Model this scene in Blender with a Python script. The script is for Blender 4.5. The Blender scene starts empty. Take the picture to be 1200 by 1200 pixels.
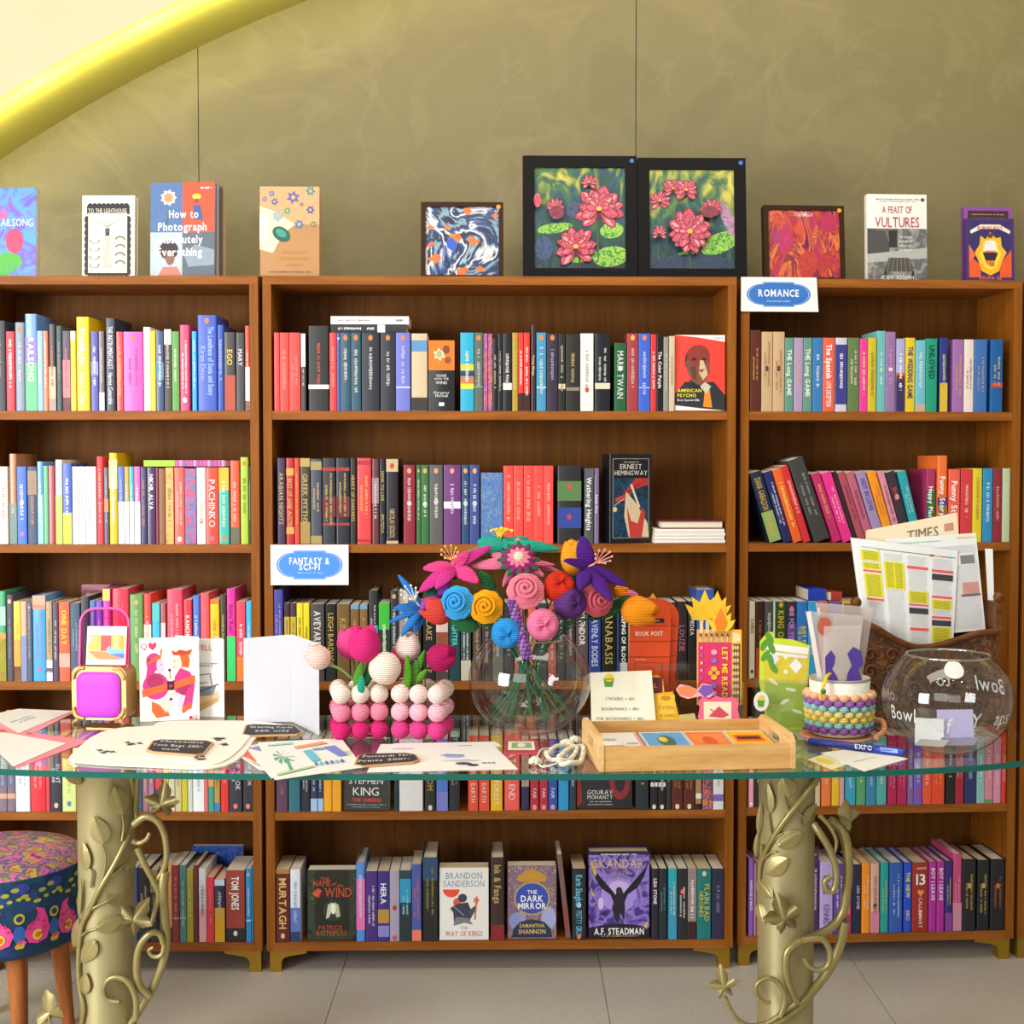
import bpy, math, random, colorsys
from mathutils import Vector, Matrix, Quaternion
R = random.Random(7)
sc = bpy.context.scene
COL = sc.collection
sc.view_settings.view_transform = 'Standard'
sc.view_settings.look = 'None'
sc.view_settings.exposure = 0.0

# ---------------------------------------------------------------- camera
F = 1600.0
PITCH = math.radians(2.15)
CZ = 1.34
cam_d = bpy.data.cameras.new('camera'); cam = bpy.data.objects.new('camera', cam_d); COL.objects.link(cam)
cam.location = (0, 0, CZ); cam.rotation_euler = (math.pi/2 - PITCH, 0, 0)
cam_d.sensor_width = 36; cam_d.lens = 36*F/1200; cam_d.clip_start = 0.05
cam_d.dof.use_dof = False
sc.camera = cam
FW = Vector((0, math.cos(PITCH), -math.sin(PITCH))); UPV = Vector((0, math.sin(PITCH), math.cos(PITCH)))
def ray(px, py): return FW + Vector((1, 0, 0))*((px-600)/F) + UPV*((600-py)/F)
EYE = Vector((0, 0, CZ))
def PY(px, py, Y):
    d = ray(px, py); return EYE + d*(Y/d.y)
def PZ(px, py, z):
    d = ray(px, py); return EYE + d*((z-CZ)/d.z)

# ---------------------------------------------------------------- materials
def lin(h):
    if not isinstance(h, str): return tuple(h)[:3]
    h = h.lstrip('#')
    if len(h) == 3: h = ''.join(c*2 for c in h)
    out = []
    for i in (0, 2, 4):
        c = int(h[i:i+2], 16)/255
        out.append(c/12.92 if c <= 0.04045 else ((c+0.055)/1.055)**2.4)
    return tuple(out)
MC = {}
def newmat(key):
    m = bpy.data.materials.new('material_' + str(len(MC))); m.use_nodes = True
    MC[key] = m
    nt = m.node_tree; b = nt.nodes['Principled BSDF']
    return m, nt, b
def N(nt, t, **kw):
    n = nt.nodes.new(t)
    for k, v in kw.items():
        if hasattr(n, k): setattr(n, k, v)
        else: n.inputs[k].default_value = v
    return n
def mat(h, rough=.5, metal=0., spec=.5, noise=0.12, nscale=60):
    key = ('p', h, rough, metal, noise, nscale)
    if key in MC: return MC[key]
    m, nt, b = newmat(key)
    c = lin(h)
    b.inputs['Roughness'].default_value = rough; b.inputs['Metallic'].default_value = metal
    b.inputs['Specular IOR Level'].default_value = spec
    b.inputs['Base Color'].default_value = (*c, 1)
    if noise:
        tc = N(nt, 'ShaderNodeTexCoord'); nz = N(nt, 'ShaderNodeTexNoise', Scale=nscale, Detail=3.)
        mx = N(nt, 'ShaderNodeMix', data_type='RGBA')
        mx.inputs[6].default_value = (*[x*(1-noise) for x in c], 1); mx.inputs[7].default_value = (*[min(1, x*(1+noise)) for x in c], 1)
        nt.links.new(tc.outputs['Object'], nz.inputs['Vector']); nt.links.new(nz.outputs['Fac'], mx.inputs[0])
        nt.links.new(mx.outputs[2], b.inputs['Base Color'])
    return m
def crochet(h, k=1.0):
    key = ('cro', h, k)
    if key in MC: return MC[key]
    m, nt, b = newmat(key); c = lin(h)
    b.inputs['Roughness'].default_value = .9; b.inputs['Specular IOR Level'].default_value = .15
    tc = N(nt, 'ShaderNodeTexCoord')
    w1 = N(nt, 'ShaderNodeTexWave', wave_type='BANDS', bands_direction='Z', Scale=72.*k, Distortion=.6, Detail=1.)
    w2 = N(nt, 'ShaderNodeTexWave', wave_type='BANDS', bands_direction='X', Scale=72.*k, Distortion=1.2, Detail=1.)
    nz = N(nt, 'ShaderNodeTexNoise', Scale=400., Detail=2.)
    for w in (w1, w2, nz): nt.links.new(tc.outputs['Object'], w.inputs['Vector'])
    ad = N(nt, 'ShaderNodeMath', operation='MULTIPLY_ADD'); ad.inputs[1].default_value = .22
    nt.links.new(w2.outputs['Fac'], ad.inputs[0]); nt.links.new(w1.outputs['Fac'], ad.inputs[2])
    rp = N(nt, 'ShaderNodeValToRGB'); e = rp.color_ramp.elements
    e[0].position = 0; e[0].color = (*[x*.6 for x in c], 1); e[1].position = .75; e[1].color = (*[min(1, x*1.05) for x in c], 1)  # stitch grooves darkened in the colour to suggest shade between yarn rows
    nt.links.new(ad.outputs[0], rp.inputs[0]); nt.links.new(rp.outputs[0], b.inputs['Base Color'])
    bp = N(nt, 'ShaderNodeBump', Strength=.6, Distance=.002); nt.links.new(ad.outputs[0], bp.inputs['Height']); nt.links.new(bp.outputs[0], b.inputs['Normal'])
    return m
def blotch(cols, scale=8., distort=1.5, rough=.6, zgrad=0., stretch=(1, 1, 1), bump=0., detail=5., seed=0, metal=0.):
    key = ('bl', tuple(cols), scale, distort, zgrad, stretch, seed)
    if key in MC: return MC[key]
    m, nt, b = newmat(key); b.inputs['Roughness'].default_value = rough; b.inputs['Metallic'].default_value = metal
    tc = N(nt, 'ShaderNodeTexCoord'); mp = N(nt, 'ShaderNodeMapping'); mp.inputs['Scale'].default_value = stretch
    mp.inputs['Location'].default_value = (seed*1.7, seed*.9, seed*2.3)
    nz = N(nt, 'ShaderNodeTexNoise', Scale=scale, Detail=detail, Distortion=distort)
    nt.links.new(tc.outputs['Object'], mp.inputs['Vector']); nt.links.new(mp.outputs[0], nz.inputs['Vector'])
    src = nz.outputs['Fac']
    mr = N(nt, 'ShaderNodeMapRange'); mr.inputs[1].default_value = .3; mr.inputs[2].default_value = .7
    nt.links.new(src, mr.inputs[0]); src = mr.outputs[0]
    if zgrad:
        sp = N(nt, 'ShaderNodeSeparateXYZ'); nt.links.new(tc.outputs['Generated'], sp.inputs[0])
        ma = N(nt, 'ShaderNodeMath', operation='MULTIPLY'); ma.inputs[1].default_value = 1-zgrad
        mb_ = N(nt, 'ShaderNodeMath', operation='MULTIPLY_ADD'); mb_.inputs[1].default_value = zgrad
        nt.links.new(src, ma.inputs[0]); nt.links.new(sp.outputs[2], mb_.inputs[0]); nt.links.new(ma.outputs[0], mb_.inputs[2]); src = mb_.outputs[0]
    rp = N(nt, 'ShaderNodeValToRGB'); cr = rp.color_ramp
    n = len(cols)
    while len(cr.elements) < n: cr.elements.new(.5)
    for i, c in enumerate(cols):
        cr.elements[i].position = i/(n-1); cr.elements[i].color = (*lin(c), 1)
    nt.links.new(src, rp.inputs[0]); nt.links.new(rp.outputs[0], b.inputs['Base Color'])
    if bump:
        bp = N(nt, 'ShaderNodeBump', Strength=bump, Distance=.004); nt.links.new(nz.outputs['Fac'], bp.inputs['Height']); nt.links.new(bp.outputs[0], b.inputs['Normal'])
    return m
def wood(c1, c2, scale=3., axis=(30, 30, 1.5), rough=.38):
    key = ('wd', c1, c2, scale, axis)
    if key in MC: return MC[key]
    m, nt, b = newmat(key); b.inputs['Roughness'].default_value = rough; b.inputs['Specular IOR Level'].default_value = .22
    tc = N(nt, 'ShaderNodeTexCoord'); mp = N(nt, 'ShaderNodeMapping'); mp.inputs['Scale'].default_value = axis
    nz = N(nt, 'ShaderNodeTexNoise', Scale=scale, Detail=6., Distortion=.4); n2 = N(nt, 'ShaderNodeTexNoise', Scale=scale*5, Detail=3.)
    nt.links.new(tc.outputs['Object'], mp.inputs['Vector']); nt.links.new(mp.outputs[0], nz.inputs['Vector']); nt.links.new(mp.outputs[0], n2.inputs['Vector'])
    av = N(nt, 'ShaderNodeMath', operation='MULTIPLY_ADD'); av.inputs[1].default_value = .4
    nt.links.new(n2.outputs['Fac'], av.inputs[0]); nt.links.new(nz.outputs['Fac'], av.inputs[2])
    rp = N(nt, 'ShaderNodeValToRGB'); e = rp.color_ramp.elements
    e[0].position = .45; e[0].color = (*lin(c1), 1); e[1].position = .95; e[1].color = (*lin(c2), 1)
    nt.links.new(av.outputs[0], rp.inputs[0]); nt.links.new(rp.outputs[0], b.inputs['Base Color'])
    return m
def thinglass(tint, key, base=.03, k=.75, p=4., rough=0., gcol=(1, 1, 1)):
    key = ('tg', key)
    if key in MC: return MC[key]
    m, nt, b = newmat(key); nt.nodes.remove(b); out = nt.nodes['Material Output']
    lw = N(nt, 'ShaderNodeLayerWeight', Blend=.5)
    pw = N(nt, 'ShaderNodeMath', operation='POWER'); pw.inputs[1].default_value = p
    ma = N(nt, 'ShaderNodeMath', operation='MULTIPLY_ADD'); ma.inputs[1].default_value = k; ma.inputs[2].default_value = base
    nt.links.new(lw.outputs['Facing'], pw.inputs[0]); nt.links.new(pw.outputs[0], ma.inputs[0])
    tr = N(nt, 'ShaderNodeBsdfTransparent'); tr.inputs[0].default_value = (*tint, 1)
    gl = N(nt, 'ShaderNodeBsdfGlossy'); gl.inputs['Roughness'].default_value = rough; gl.inputs[0].default_value = (*gcol, 1)
    mx = N(nt, 'ShaderNodeMixShader')
    nt.links.new(ma.outputs[0], mx.inputs[0]); nt.links.new(tr.outputs[0], mx.inputs[1]); nt.links.new(gl.outputs[0], mx.inputs[2]); nt.links.new(mx.outputs[0], out.inputs[0])
    return m

# ---------------------------------------------------------------- mesh builder
class MB:
    def __init__(s): s.v = []; s.f = []; s.m = []; s.s = []; s.mats = []
    def mi(s, m):
        if isinstance(m, str): m = mat(m)
        if m not in s.mats: s.mats.append(m)
        return s.mats.index(m)
    def face(s, pts, m, smooth=False):
        b = len(s.v); s.v += [Vector(p) for p in pts]; s.f.append(tuple(range(b, b+len(pts)))); s.m.append(s.mi(m)); s.s.append(smooth)
    def grid(s, rows, m, cu=False, cv=False, smooth=True):
        b = len(s.v); nr = len(rows); nc = len(rows[0]); i = s.mi(m)
        for r in rows: s.v += [Vector(p) for p in r]
        for a in range(nr if cv else nr-1):
            for c in range(nc if cu else nc-1):
                s.f.append((b+a*nc+c, b+a*nc+(c+1) % nc, b+((a+1) % nr)*nc+(c+1) % nc, b+((a+1) % nr)*nc+c)); s.m.append(i); s.s.append(smooth)
    def box(s, x0, x1, y0, y1, z0, z1, m, M=None):
        b = len(s.v); i = s.mi(m)
        ps = [Vector((x, y, z)) for z in (z0, z1) for y in (y0, y1) for x in (x0, x1)]
        if M: ps = [M @ p for p in ps]
        s.v += ps
        for q in ((0, 2, 3, 1), (4, 5, 7, 6), (0, 1, 5, 4), (2, 6, 7, 3), (0, 4, 6, 2), (1, 3, 7, 5)):
            s.f.append(tuple(b+k for k in q)); s.m.append(i); s.s.append(False)
    def tube(s, pts, rad, m, n=8, cap=True, flat=1.0):
        pts = [Vector(p) for p in pts]; k = len(pts)
        if not isinstance(rad, (list, tuple)): rad = [rad]*k
        rows = []; up = None
        for i, p in enumerate(pts):
            t = (pts[min(i+1, k-1)] - pts[max(i-1, 0)]).normalized()
            if up is None:
                up = Vector((0, 0, 1)) if abs(t.z) < .9 else Vector((0, -1, 0))
            x = t.cross(up)
            if x.length < 1e-6: x = t.cross(Vector((1, 0, 0)))
            x.normalize(); y = x.cross(t).normalized(); up = y
            rows.append([p + (x*math.cos(a)*flat + y*math.sin(a))*rad[i] for a in [2*math.pi*j/n for j in range(n)]])
        s.grid(rows, m, cu=True)
        if cap:
            s.face(list(reversed(rows[0])), m, True); s.face(rows[-1], m, True)
    def lathe(s, prof, c, m, n=32, smooth=True):
        c = Vector(c)
        s.grid([[c + Vector((r*math.cos(2*math.pi*j/n), r*math.sin(2*math.pi*j/n), z)) for j in range(n)] for r, z in prof], m, cu=True, smooth=smooth)
    def ball(s, c, r, m, n=16, sc=(1, 1, 1), Q=None):
        c = Vector(c); rows = []
        for i in range(n//2+1):
            t = math.pi*i/(n//2)
            row = []
            for j in range(n):
                a = 2*math.pi*j/n
                p = Vector((math.sin(t)*math.cos(a)*sc[0], math.sin(t)*math.sin(a)*sc[1], -math.cos(t)*sc[2]))*r
                if Q: p = Q @ p
                row.append(c+p)
            rows.append(row)
        s.grid(rows, m, cu=True)
    def prism(s, pts, fr, d, m, m2=None):
        """2-D polygon in frame fr, thickness d behind the front face"""
        a = [fr.at(x, y) for x, y in pts]; bk = [p - fr.n*d for p in a]
        area = sum(pts[i][0]*pts[(i+1) % len(pts)][1]-pts[(i+1) % len(pts)][0]*pts[i][1] for i in range(len(pts)))
        if area < 0: a.reverse(); bk.reverse()
        s.face(a, m); s.face(list(reversed(bk)), m2 or m)
        for i in range(len(a)):
            j = (i+1) % len(a); s.face([a[i], bk[i], bk[j], a[j]], m2 or m)
    def build(s, name, parent=None, org=None, local=False):
        me = bpy.data.meshes.new(name)
        o = bpy.data.objects.new(name, me); COL.objects.link(o)
        off = Vector((0, 0, 0))
        if parent is not None:
            o.parent = parent
            if not local: off = ORG.get(parent.name, Vector((0, 0, 0)))
            ORG[o.name] = off
        elif org is not None:
            off = Vector(org); o.location = off; ORG[o.name] = off
        me.from_pydata([tuple(v-off) for v in s.v], [], s.f)
        for m in s.mats: me.materials.append(m)
        me.polygons.foreach_set('material_index', s.m); me.polygons.foreach_set('use_smooth', s.s)
        me.update()
        return o
ORG = {}
class Fr:
    """a flat frame: origin, x axis, y axis; the normal points to the viewer's side"""
    def __init__(s, o, x, y, w=1., h=1.):
        s.o = Vector(o); s.x = Vector(x).normalized(); s.y = Vector(y).normalized(); s.n = s.x.cross(s.y).normalized(); s.w = w; s.h = h
    def at(s, x, y, d=0.): return s.o + s.x*x + s.y*y + s.n*d
def tag(o, label, cat, group=None, kind=None):
    o['label'] = label; o['category'] = cat
    if group: o['group'] = group
    if kind: o['kind'] = kind
    return o
def thing(name, label, cat, loc, group=None, rot=None):
    o = bpy.data.objects.new(name, None); COL.objects.link(o); o.location = loc; o.empty_display_size = .05
    if rot: o.rotation_euler = rot
    ORG[o.name] = Vector(loc) if not rot else Vector((0, 0, 0))
    return tag(o, label, cat, group)
def struct(o): o['kind'] = 'structure'; return o
def spline(pts, n=6):
    pts = [Vector(p) for p in pts]; out = []
    for i in range(len(pts)-1):
        p0 = pts[max(i-1, 0)]; p1 = pts[i]; p2 = pts[i+1]; p3 = pts[min(i+2, len(pts)-1)]
        for k in range(n):
            t = k/n
            out.append(.5*((2*p1)+(p2-p0)*t+(2*p0-5*p1+4*p2-p3)*t*t+(3*p1-p0-3*p2+p3)*t**3))
    return out+[pts[-1]]

# ---------------------------------------------------------------- lettering
GL = {}
def make_glyphs():
    chars = "ABCDEFGHIJKLMNOPQRSTUVWXYZabcdefghijklmnopqrstuvwxyz0123456789&.'!?:-+>/@*"
    tmp = []
    for bold in (0, 1):
        for ch in chars:
            cu = bpy.data.curves.new('t', 'FONT'); cu.body = ch; cu.size = 1; cu.resolution_u = 2
            cu.offset = .022 if bold else 0
            o = bpy.data.objects.new('t', cu); COL.objects.link(o); tmp.append((bold, ch, o))
    dg = bpy.context.evaluated_depsgraph_get()
    for bold, ch, o in tmp:
        me = bpy.data.meshes.new_from_object(o.evaluated_get(dg))
        vs = [(v.co.x, v.co.y) for v in me.vertices]; fs = [tuple(p.vertices) for p in me.polygons]
        x0 = min(v[0] for v in vs); x1 = max(v[0] for v in vs)
        GL[bold, ch] = ([(x-x0, y) for x, y in vs], fs, x1-x0); bpy.data.meshes.remove(me)
    for bold, ch, o in tmp:
        cu = o.data; bpy.data.objects.remove(o); bpy.data.curves.remove(cu)
    # serif sets: slabs at the ends of the stems
    for src, dst in ((0, 2), (1, 3)):
        for ch in chars:
            vs, fs, w = GL[src, ch]; vs = list(vs); fs = list(fs)
            if ch in "AFHIKLMNPRTVWXYEDBhiklmnr":
                top = max(v[1] for v in vs)
                for yy, sgn in ((0, 1), (top, -1)):
                    xs = sorted(v[0] for v in vs[:len(GL[src, ch][0])] if abs(v[1]-yy) < .02)
                    cl = []
                    for x in xs:
                        if cl and x-cl[-1][1] < .13: cl[-1][1] = x
                        else: cl.append([x, x])
                    for a, b in cl:
                        if b-a > .3: continue
                        q = len(vs); vs += [(a-.06, yy), (b+.06, yy), (b+.06, yy+sgn*.035), (a-.06, yy+sgn*.035)]
                        fs.append((q, q+1, q+2, q+3) if sgn > 0 else (q, q+3, q+2, q+1))
            GL[dst, ch] = (vs, fs, w+.05)
make_glyphs()
def textw(s, st=0, gap=.09):
    return sum((GL[st, c][2] if (st, c) in GL else .28)+gap for c in s)-gap
def text(mb, fr, s, x, y, size, m, maxw=None, st=0, align='C', d=.0004, ang=0., shear=0., gap=.09, sy=1.0, mapf=None):
    """lettering whose cap height is about size*0.7, in frame fr, middle of the line at (x, y)"""
    i = mb.mi(m); w = textw(s, st, gap)*size; sx = 1.
    if maxw and w > maxw: sx = maxw/w; w = maxw
    cx = {'C': -w/2, 'L': 0, 'R': -w}[align]; ca, sa = math.cos(ang), math.sin(ang)
    cur = cx
    for c in s:
        if (st, c) not in GL: cur += (.28+gap)*size*sx; continue
        vs, fs, gw = GL[st, c]; b = len(mb.v)
        for vx, vy in vs:
            yy = (vy-.35)*size*sy; lx = cur+vx*size*sx+shear*yy
            X, Y = x+lx*ca-yy*sa, y+lx*sa+yy*ca
            mb.v.append(mapf(X, Y) if mapf else fr.at(X, Y, d))
        for f in fs: mb.f.append(tuple(b+k for k in f)); mb.m.append(i); mb.s.append(False)
        cur += (gw+gap)*size*sx
def scrib(mb, fr, x, y, length, size, m, ang=0., d=.0004, rnd=R):
    """a line of print too small to read: a broken row of little strokes"""
    ca, sa = math.cos(ang), math.sin(ang); cur = -length/2
    while cur < length/2:
        w = size*rnd.uniform(.15, .5); h0 = -size*.5*rnd.uniform(.5, 1); h1 = size*.5*rnd.uniform(.5, 1.)
        if rnd.random() < .84:
            q = [(cur, h0), (min(cur+w, length/2), h0), (min(cur+w, length/2), h1), (cur, h1)]
            mb.face([fr.at(x+a*ca-b*sa, y+a*sa+b*ca, d) for a, b in q], m)
        cur += w+size*.16
class Art:
    """flat shapes on a surface; x from 0 to 1 across, y from 0 (top) to 1 (bottom)"""
    def __init__(s, fr): s.fr = fr; s.mb = MB(); s.tx = MB(); s.txs = [s.tx]; s.ly = None; s.d = .0003
    def near(s, y):
        if s.ly is not None and abs(y-s.ly) > .17 and s.tx.f: s.tx = MB(); s.txs.append(s.tx)
        s.ly = y
    def P(s, pts, m, z=None):
        s.d += .00006
        q = [s.fr.at(x*s.fr.w, (1-y)*s.fr.h, s.d) for x, y in pts]
        ar = sum(pts[i][0]*pts[(i+1) % len(pts)][1]-pts[(i+1) % len(pts)][0]*pts[i][1] for i in range(len(pts)))
        if ar > 0: q.reverse()
        s.mb.face(q, m)
    def rect(s, x0, y0, x1, y1, m): s.P([(x0, y0), (x1, y0), (x1, y1), (x0, y1)], m)
    def ell(s, cx, cy, rx, ry, m, n=20, rot=0, a0=0, a1=360):
        c, q = math.cos(rot), math.sin(rot); k = s.fr.w/s.fr.h
        pts = []
        for i in range(n):
            a = math.radians(a0+(a1-a0)*i/(n if a1-a0 == 360 else n-1))
            X = rx*s.fr.w*math.cos(a); Y = ry*s.fr.h*math.sin(a)
            pts.append((cx+(X*c-Y*q)/s.fr.w, cy+(X*q+Y*c)/s.fr.h))
        s.P(pts, m)
    def star(s, cx, cy, r, m, n=5, k=.5, rot=0):
        s.P([(cx+r*(1 if i % 2 == 0 else k)*math.cos(rot+math.pi*i/n), cy+r*s.fr.w/s.fr.h*(1 if i % 2 == 0 else k)*math.sin(rot+math.pi*i/n)) for i in range(2*n)], m)
    def line(s, pts, w, m):
        for (x0, y0), (x1, y1) in zip(pts, pts[1:]):
            X0, Y0, X1, Y1 = x0*s.fr.w, y0*s.fr.h, x1*s.fr.w, y1*s.fr.h; L = math.hypot(X1-X0, Y1-Y0) or 1e-6
            nx, ny = -(Y1-Y0)/L*w*s.fr.w/2, (X1-X0)/L*w*s.fr.w/2
            s.P([((X0+nx)/s.fr.w, (Y0+ny)/s.fr.h), ((X1+nx)/s.fr.w, (Y1+ny)/s.fr.h), ((X1-nx)/s.fr.w, (Y1-ny)/s.fr.h), ((X0-nx)/s.fr.w, (Y0-ny)/s.fr.h)], m)
    def t(s, st_, x, y, h, m, maxw=None, st=0, ang=0., align='C', shear=0., sy=1.0):
        s.d += .00003; s.near(y)
        text(s.tx, s.fr, st_, x*s.fr.w, (1-y)*s.fr.h, h*s.fr.h/.7, m, maxw=maxw*s.fr.w if maxw else None, st=st, ang=ang, align=align, shear=shear, d=s.d+.0003, sy=sy)
    def sc(s, x, y, l, h, m, ang=0.):
        s.near(y); scrib(s.tx, s.fr, x*s.fr.w, (1-y)*s.fr.h, l*s.fr.w, h*s.fr.h, m, ang=ang, d=s.d+.0003)
    def done(s, parent, local=True, name='cover_art', tname='title_lettering'):
        if s.mb.f: s.mb.build(name, parent, local=local)
        for k, t in enumerate(s.txs):
            if t.f: t.build(tname if k == 0 else 'author_lettering' if tname == 'title_lettering' else tname, parent, local=local)

# ---------------------------------------------------------------- the room
YW = 3.98; ZW = 3.4
stone = blotch(['#786e4b', '#7e7450', '#7b714e', '#837954', '#7a704c'], scale=3.2, distort=1.2, rough=.55, detail=8.)
_nt = stone.node_tree
_v = N(_nt, 'ShaderNodeTexNoise', Scale=1.3, Detail=10., Distortion=1.4); _tc = [n for n in _nt.nodes if n.type == 'TEX_COORD'][0]
_nt.links.new(_tc.outputs['Object'], _v.inputs['Vector'])
_a = N(_nt, 'ShaderNodeMath', operation='SUBTRACT'); _a.inputs[1].default_value = .52; _nt.links.new(_v.outputs['Fac'], _a.inputs[0])
_b = N(_nt, 'ShaderNodeMath', operation='ABSOLUTE'); _nt.links.new(_a.outputs[0], _b.inputs[0])
_c = N(_nt, 'ShaderNodeMapRange'); _c.inputs[1].default_value = 0; _c.inputs[2].default_value = .012; _c.inputs[3].default_value = .07; _c.inputs[4].default_value = 0; _nt.links.new(_b.outputs[0], _c.inputs[0])
_m = N(_nt, 'ShaderNodeMix', data_type='RGBA'); _m.inputs[7].default_value = (*lin('#b5ad88'), 1)
_rp = [n for n in _nt.nodes if n.type == 'VALTORGB'][0]; _bs = _nt.nodes['Principled BSDF']
_nt.links.new(_c.outputs[0], _m.inputs[0]); _nt.links.new(_rp.outputs[0], _m.inputs[6]); _nt.links.new(_m.outputs[2], _bs.inputs['Base Color'])
tilem = blotch(['#b8b1a4', '#cac3b6', '#c0b9ac', '#d2cbbf'], scale=70., distort=.2, rough=.45, detail=8.)
grout = mat('#857d70', .8)
mb = MB()
ts = .68
x = -3.4
mb.box(-3.4, 3.4, -1.2, YW+.1, -.03, -.002, grout)
tx0 = PZ(392, 1165, 0).x
i0 = -6
for i in range(-5, 6):
    for j in range(0, 8):
        X0 = tx0+(i)*ts; Y0 = -1.2+j*ts
        mb.box(max(-3.4, X0+.001), min(3.4, X0+ts-.001), Y0+.001, min(YW+.09, Y0+ts-.001), -.02, 0, tilem) if X0 < 3.3 and X0+ts > -3.3 and Y0 < YW else None
struct(mb.build('floor'))
mb = MB()
pxs = [-760, -280, 233, 745, 1257, 1770]
X = [PY(p, 200, YW).x for p in pxs]
for a, b in zip(X, X[1:]):
    mb.box(a+.0012, b-.0012, YW, YW+.05, 0, ZW, stone)
mb.box(X[0], X[-1], YW+.006, YW+.055, 0, ZW, mat('#4d4630', .8))
struct(mb.build('wall_back'))
# cream wall in front with the round opening, and the lit reveal of the arch
cream = mat('#d0c3a0', .75, noise=.04, nscale=6)
YF = 3.625
ac = PY(1003, 1693, YW); AX, AZ = ac.x, ac.z
AR = (PY(100, 125, YW)-ac).length
mb = MB(); n = 110
a0 = math.asin(-AZ/AR)+.001
angs = [a0+(math.pi-2*a0)*i/n for i in range(n+1)]
angs = [a for a in angs if AX+AR*math.cos(a) < 3.5]
ring = [(AX+AR*math.cos(a), AZ+AR*math.sin(a)) for a in angs]
ZC = AZ+AR+.5
for (xa, za), (xb, zb) in zip(ring, ring[1:]):
    mb.face([(xa, YF, za), (xb, YF, zb), (xb, YF, ZC), (xa, YF, ZC)], cream)
mb.face([(ring[-1][0], YF, 0), (ring[-1][0], YF, ZC), (ring[-1][0]-.5, YF, ZC), (ring[-1][0]-.5, YF, 0)], cream)
struct(mb.build('wall_arch'))
mb = MB()
lime = mat('#b9b05a', .7, noise=.05, nscale=5)
mb.grid([[(AX+AR*math.cos(a), yy, AZ+AR*math.sin(a)) for a in angs] for yy in (YF, YW)], lime)
struct(mb.build('trim_1'))

# ---------------------------------------------------------------- bookcases
TH = .022
def zfront(y): return PY(330, y, 3.52).z
ZT = zfront(323)
ZS = [zfront(y) for y in (481.5, 638, 799, 952, 1105)]
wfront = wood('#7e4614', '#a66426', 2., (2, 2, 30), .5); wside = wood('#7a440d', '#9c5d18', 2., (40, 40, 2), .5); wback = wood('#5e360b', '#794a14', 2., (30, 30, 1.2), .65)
brass = mat('#b08a2e', .35, .75, noise=.08, nscale=25)
class Case:
    def __init__(s, px0, Y0, px1, Y1, label, name):
        s.a = PY(px0, 720, Y0); s.b = PY(px1, 720, Y1)
        s.u = Vector((s.b.x-s.a.x, s.b.y-s.a.y, 0)); s.w = s.u.length; s.u.normalize(); s.n = Vector((-s.u.y, s.u.x, 0)); s.ang = math.atan2(s.u.y, s.u.x)
        s.o = Vector((s.a.x, s.a.y, 0)); s.name = name; s.label = label; s.D = .25
    def hit(s, px, py, back=0.):
        d = ray(px, py); o = s.o+s.n*back
        t = (o-EYE).dot(s.n)/d.dot(s.n); p = EYE+d*t
        return (p-s.o).dot(s.u), p.z
    def world(s, u, v, z): return s.o+s.u*u+s.n*v+Vector((0, 0, z))
    def build(s):
        r = thing('bookcase', s.label, 'bookcase', s.o, 'brown wooden bookcases along the wall', rot=(0, 0, s.ang))
        def pt(name, x0, x1, y0, y1, z0, z1, m):
            q = MB(); q.box(x0, x1, y0, y1, z0, z1, m); return q.build(name, r, local=True)
        w, D = s.w, s.D; zb = ZS[4]-TH
        pt('side_panel', 0, TH, 0, D, zb, ZT-TH, wside); pt('side_panel', w-TH, w, 0, D, zb, ZT-TH, wside)
        pt('top_panel', 0, w, 0, D, ZT-TH, ZT, wfront)
        for z in ZS[:4]: pt('shelf', TH, w-TH, .002, D-.012, z-TH, z, wfront)
        pt('bottom_panel', TH, w-TH, 0, D-.012, zb, ZS[4], wfront)
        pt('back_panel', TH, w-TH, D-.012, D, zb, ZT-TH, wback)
        for sx in (0, 1):
            for y0 in (.012, D-.06):
                q = MB()
                pr = [(0, 0), (.03, 0), (.03, zb*.45), (.036, zb*.62), (.05, zb*.7), (.096, zb*.82), (.096, zb), (0, zb)]
                if sx: pr = [(-x_, z_) for x_, z_ in pr]
                fr = Fr((0 if not sx else w, y0, 0), (1, 0, 0), (0, 0, 1))
                q.prism([(x_+(.006 if not sx else -.006), z_) for x_, z_ in pr], fr, .04, brass); q.build('leg', r, local=True)
        return r
CL = Case(-26, 3.524, 304.8, 3.52, 'left bookcase of brown wood under the small upright books', 'left')
CM = Case(310, 3.52, 861, 3.545, 'wide middle bookcase of brown wood under the framed paintings', 'middle')
CR = Case(866.5, 3.565, 1193, 3.615, 'right bookcase of brown wood with the romance sign', 'right')
C4 = Case(1197.5, 3.62, 1420, 3.655, 'bookcase showing only a sliver of its side at the right edge', 'far')
for c in (CL, CM, CR, C4): c.build()
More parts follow.
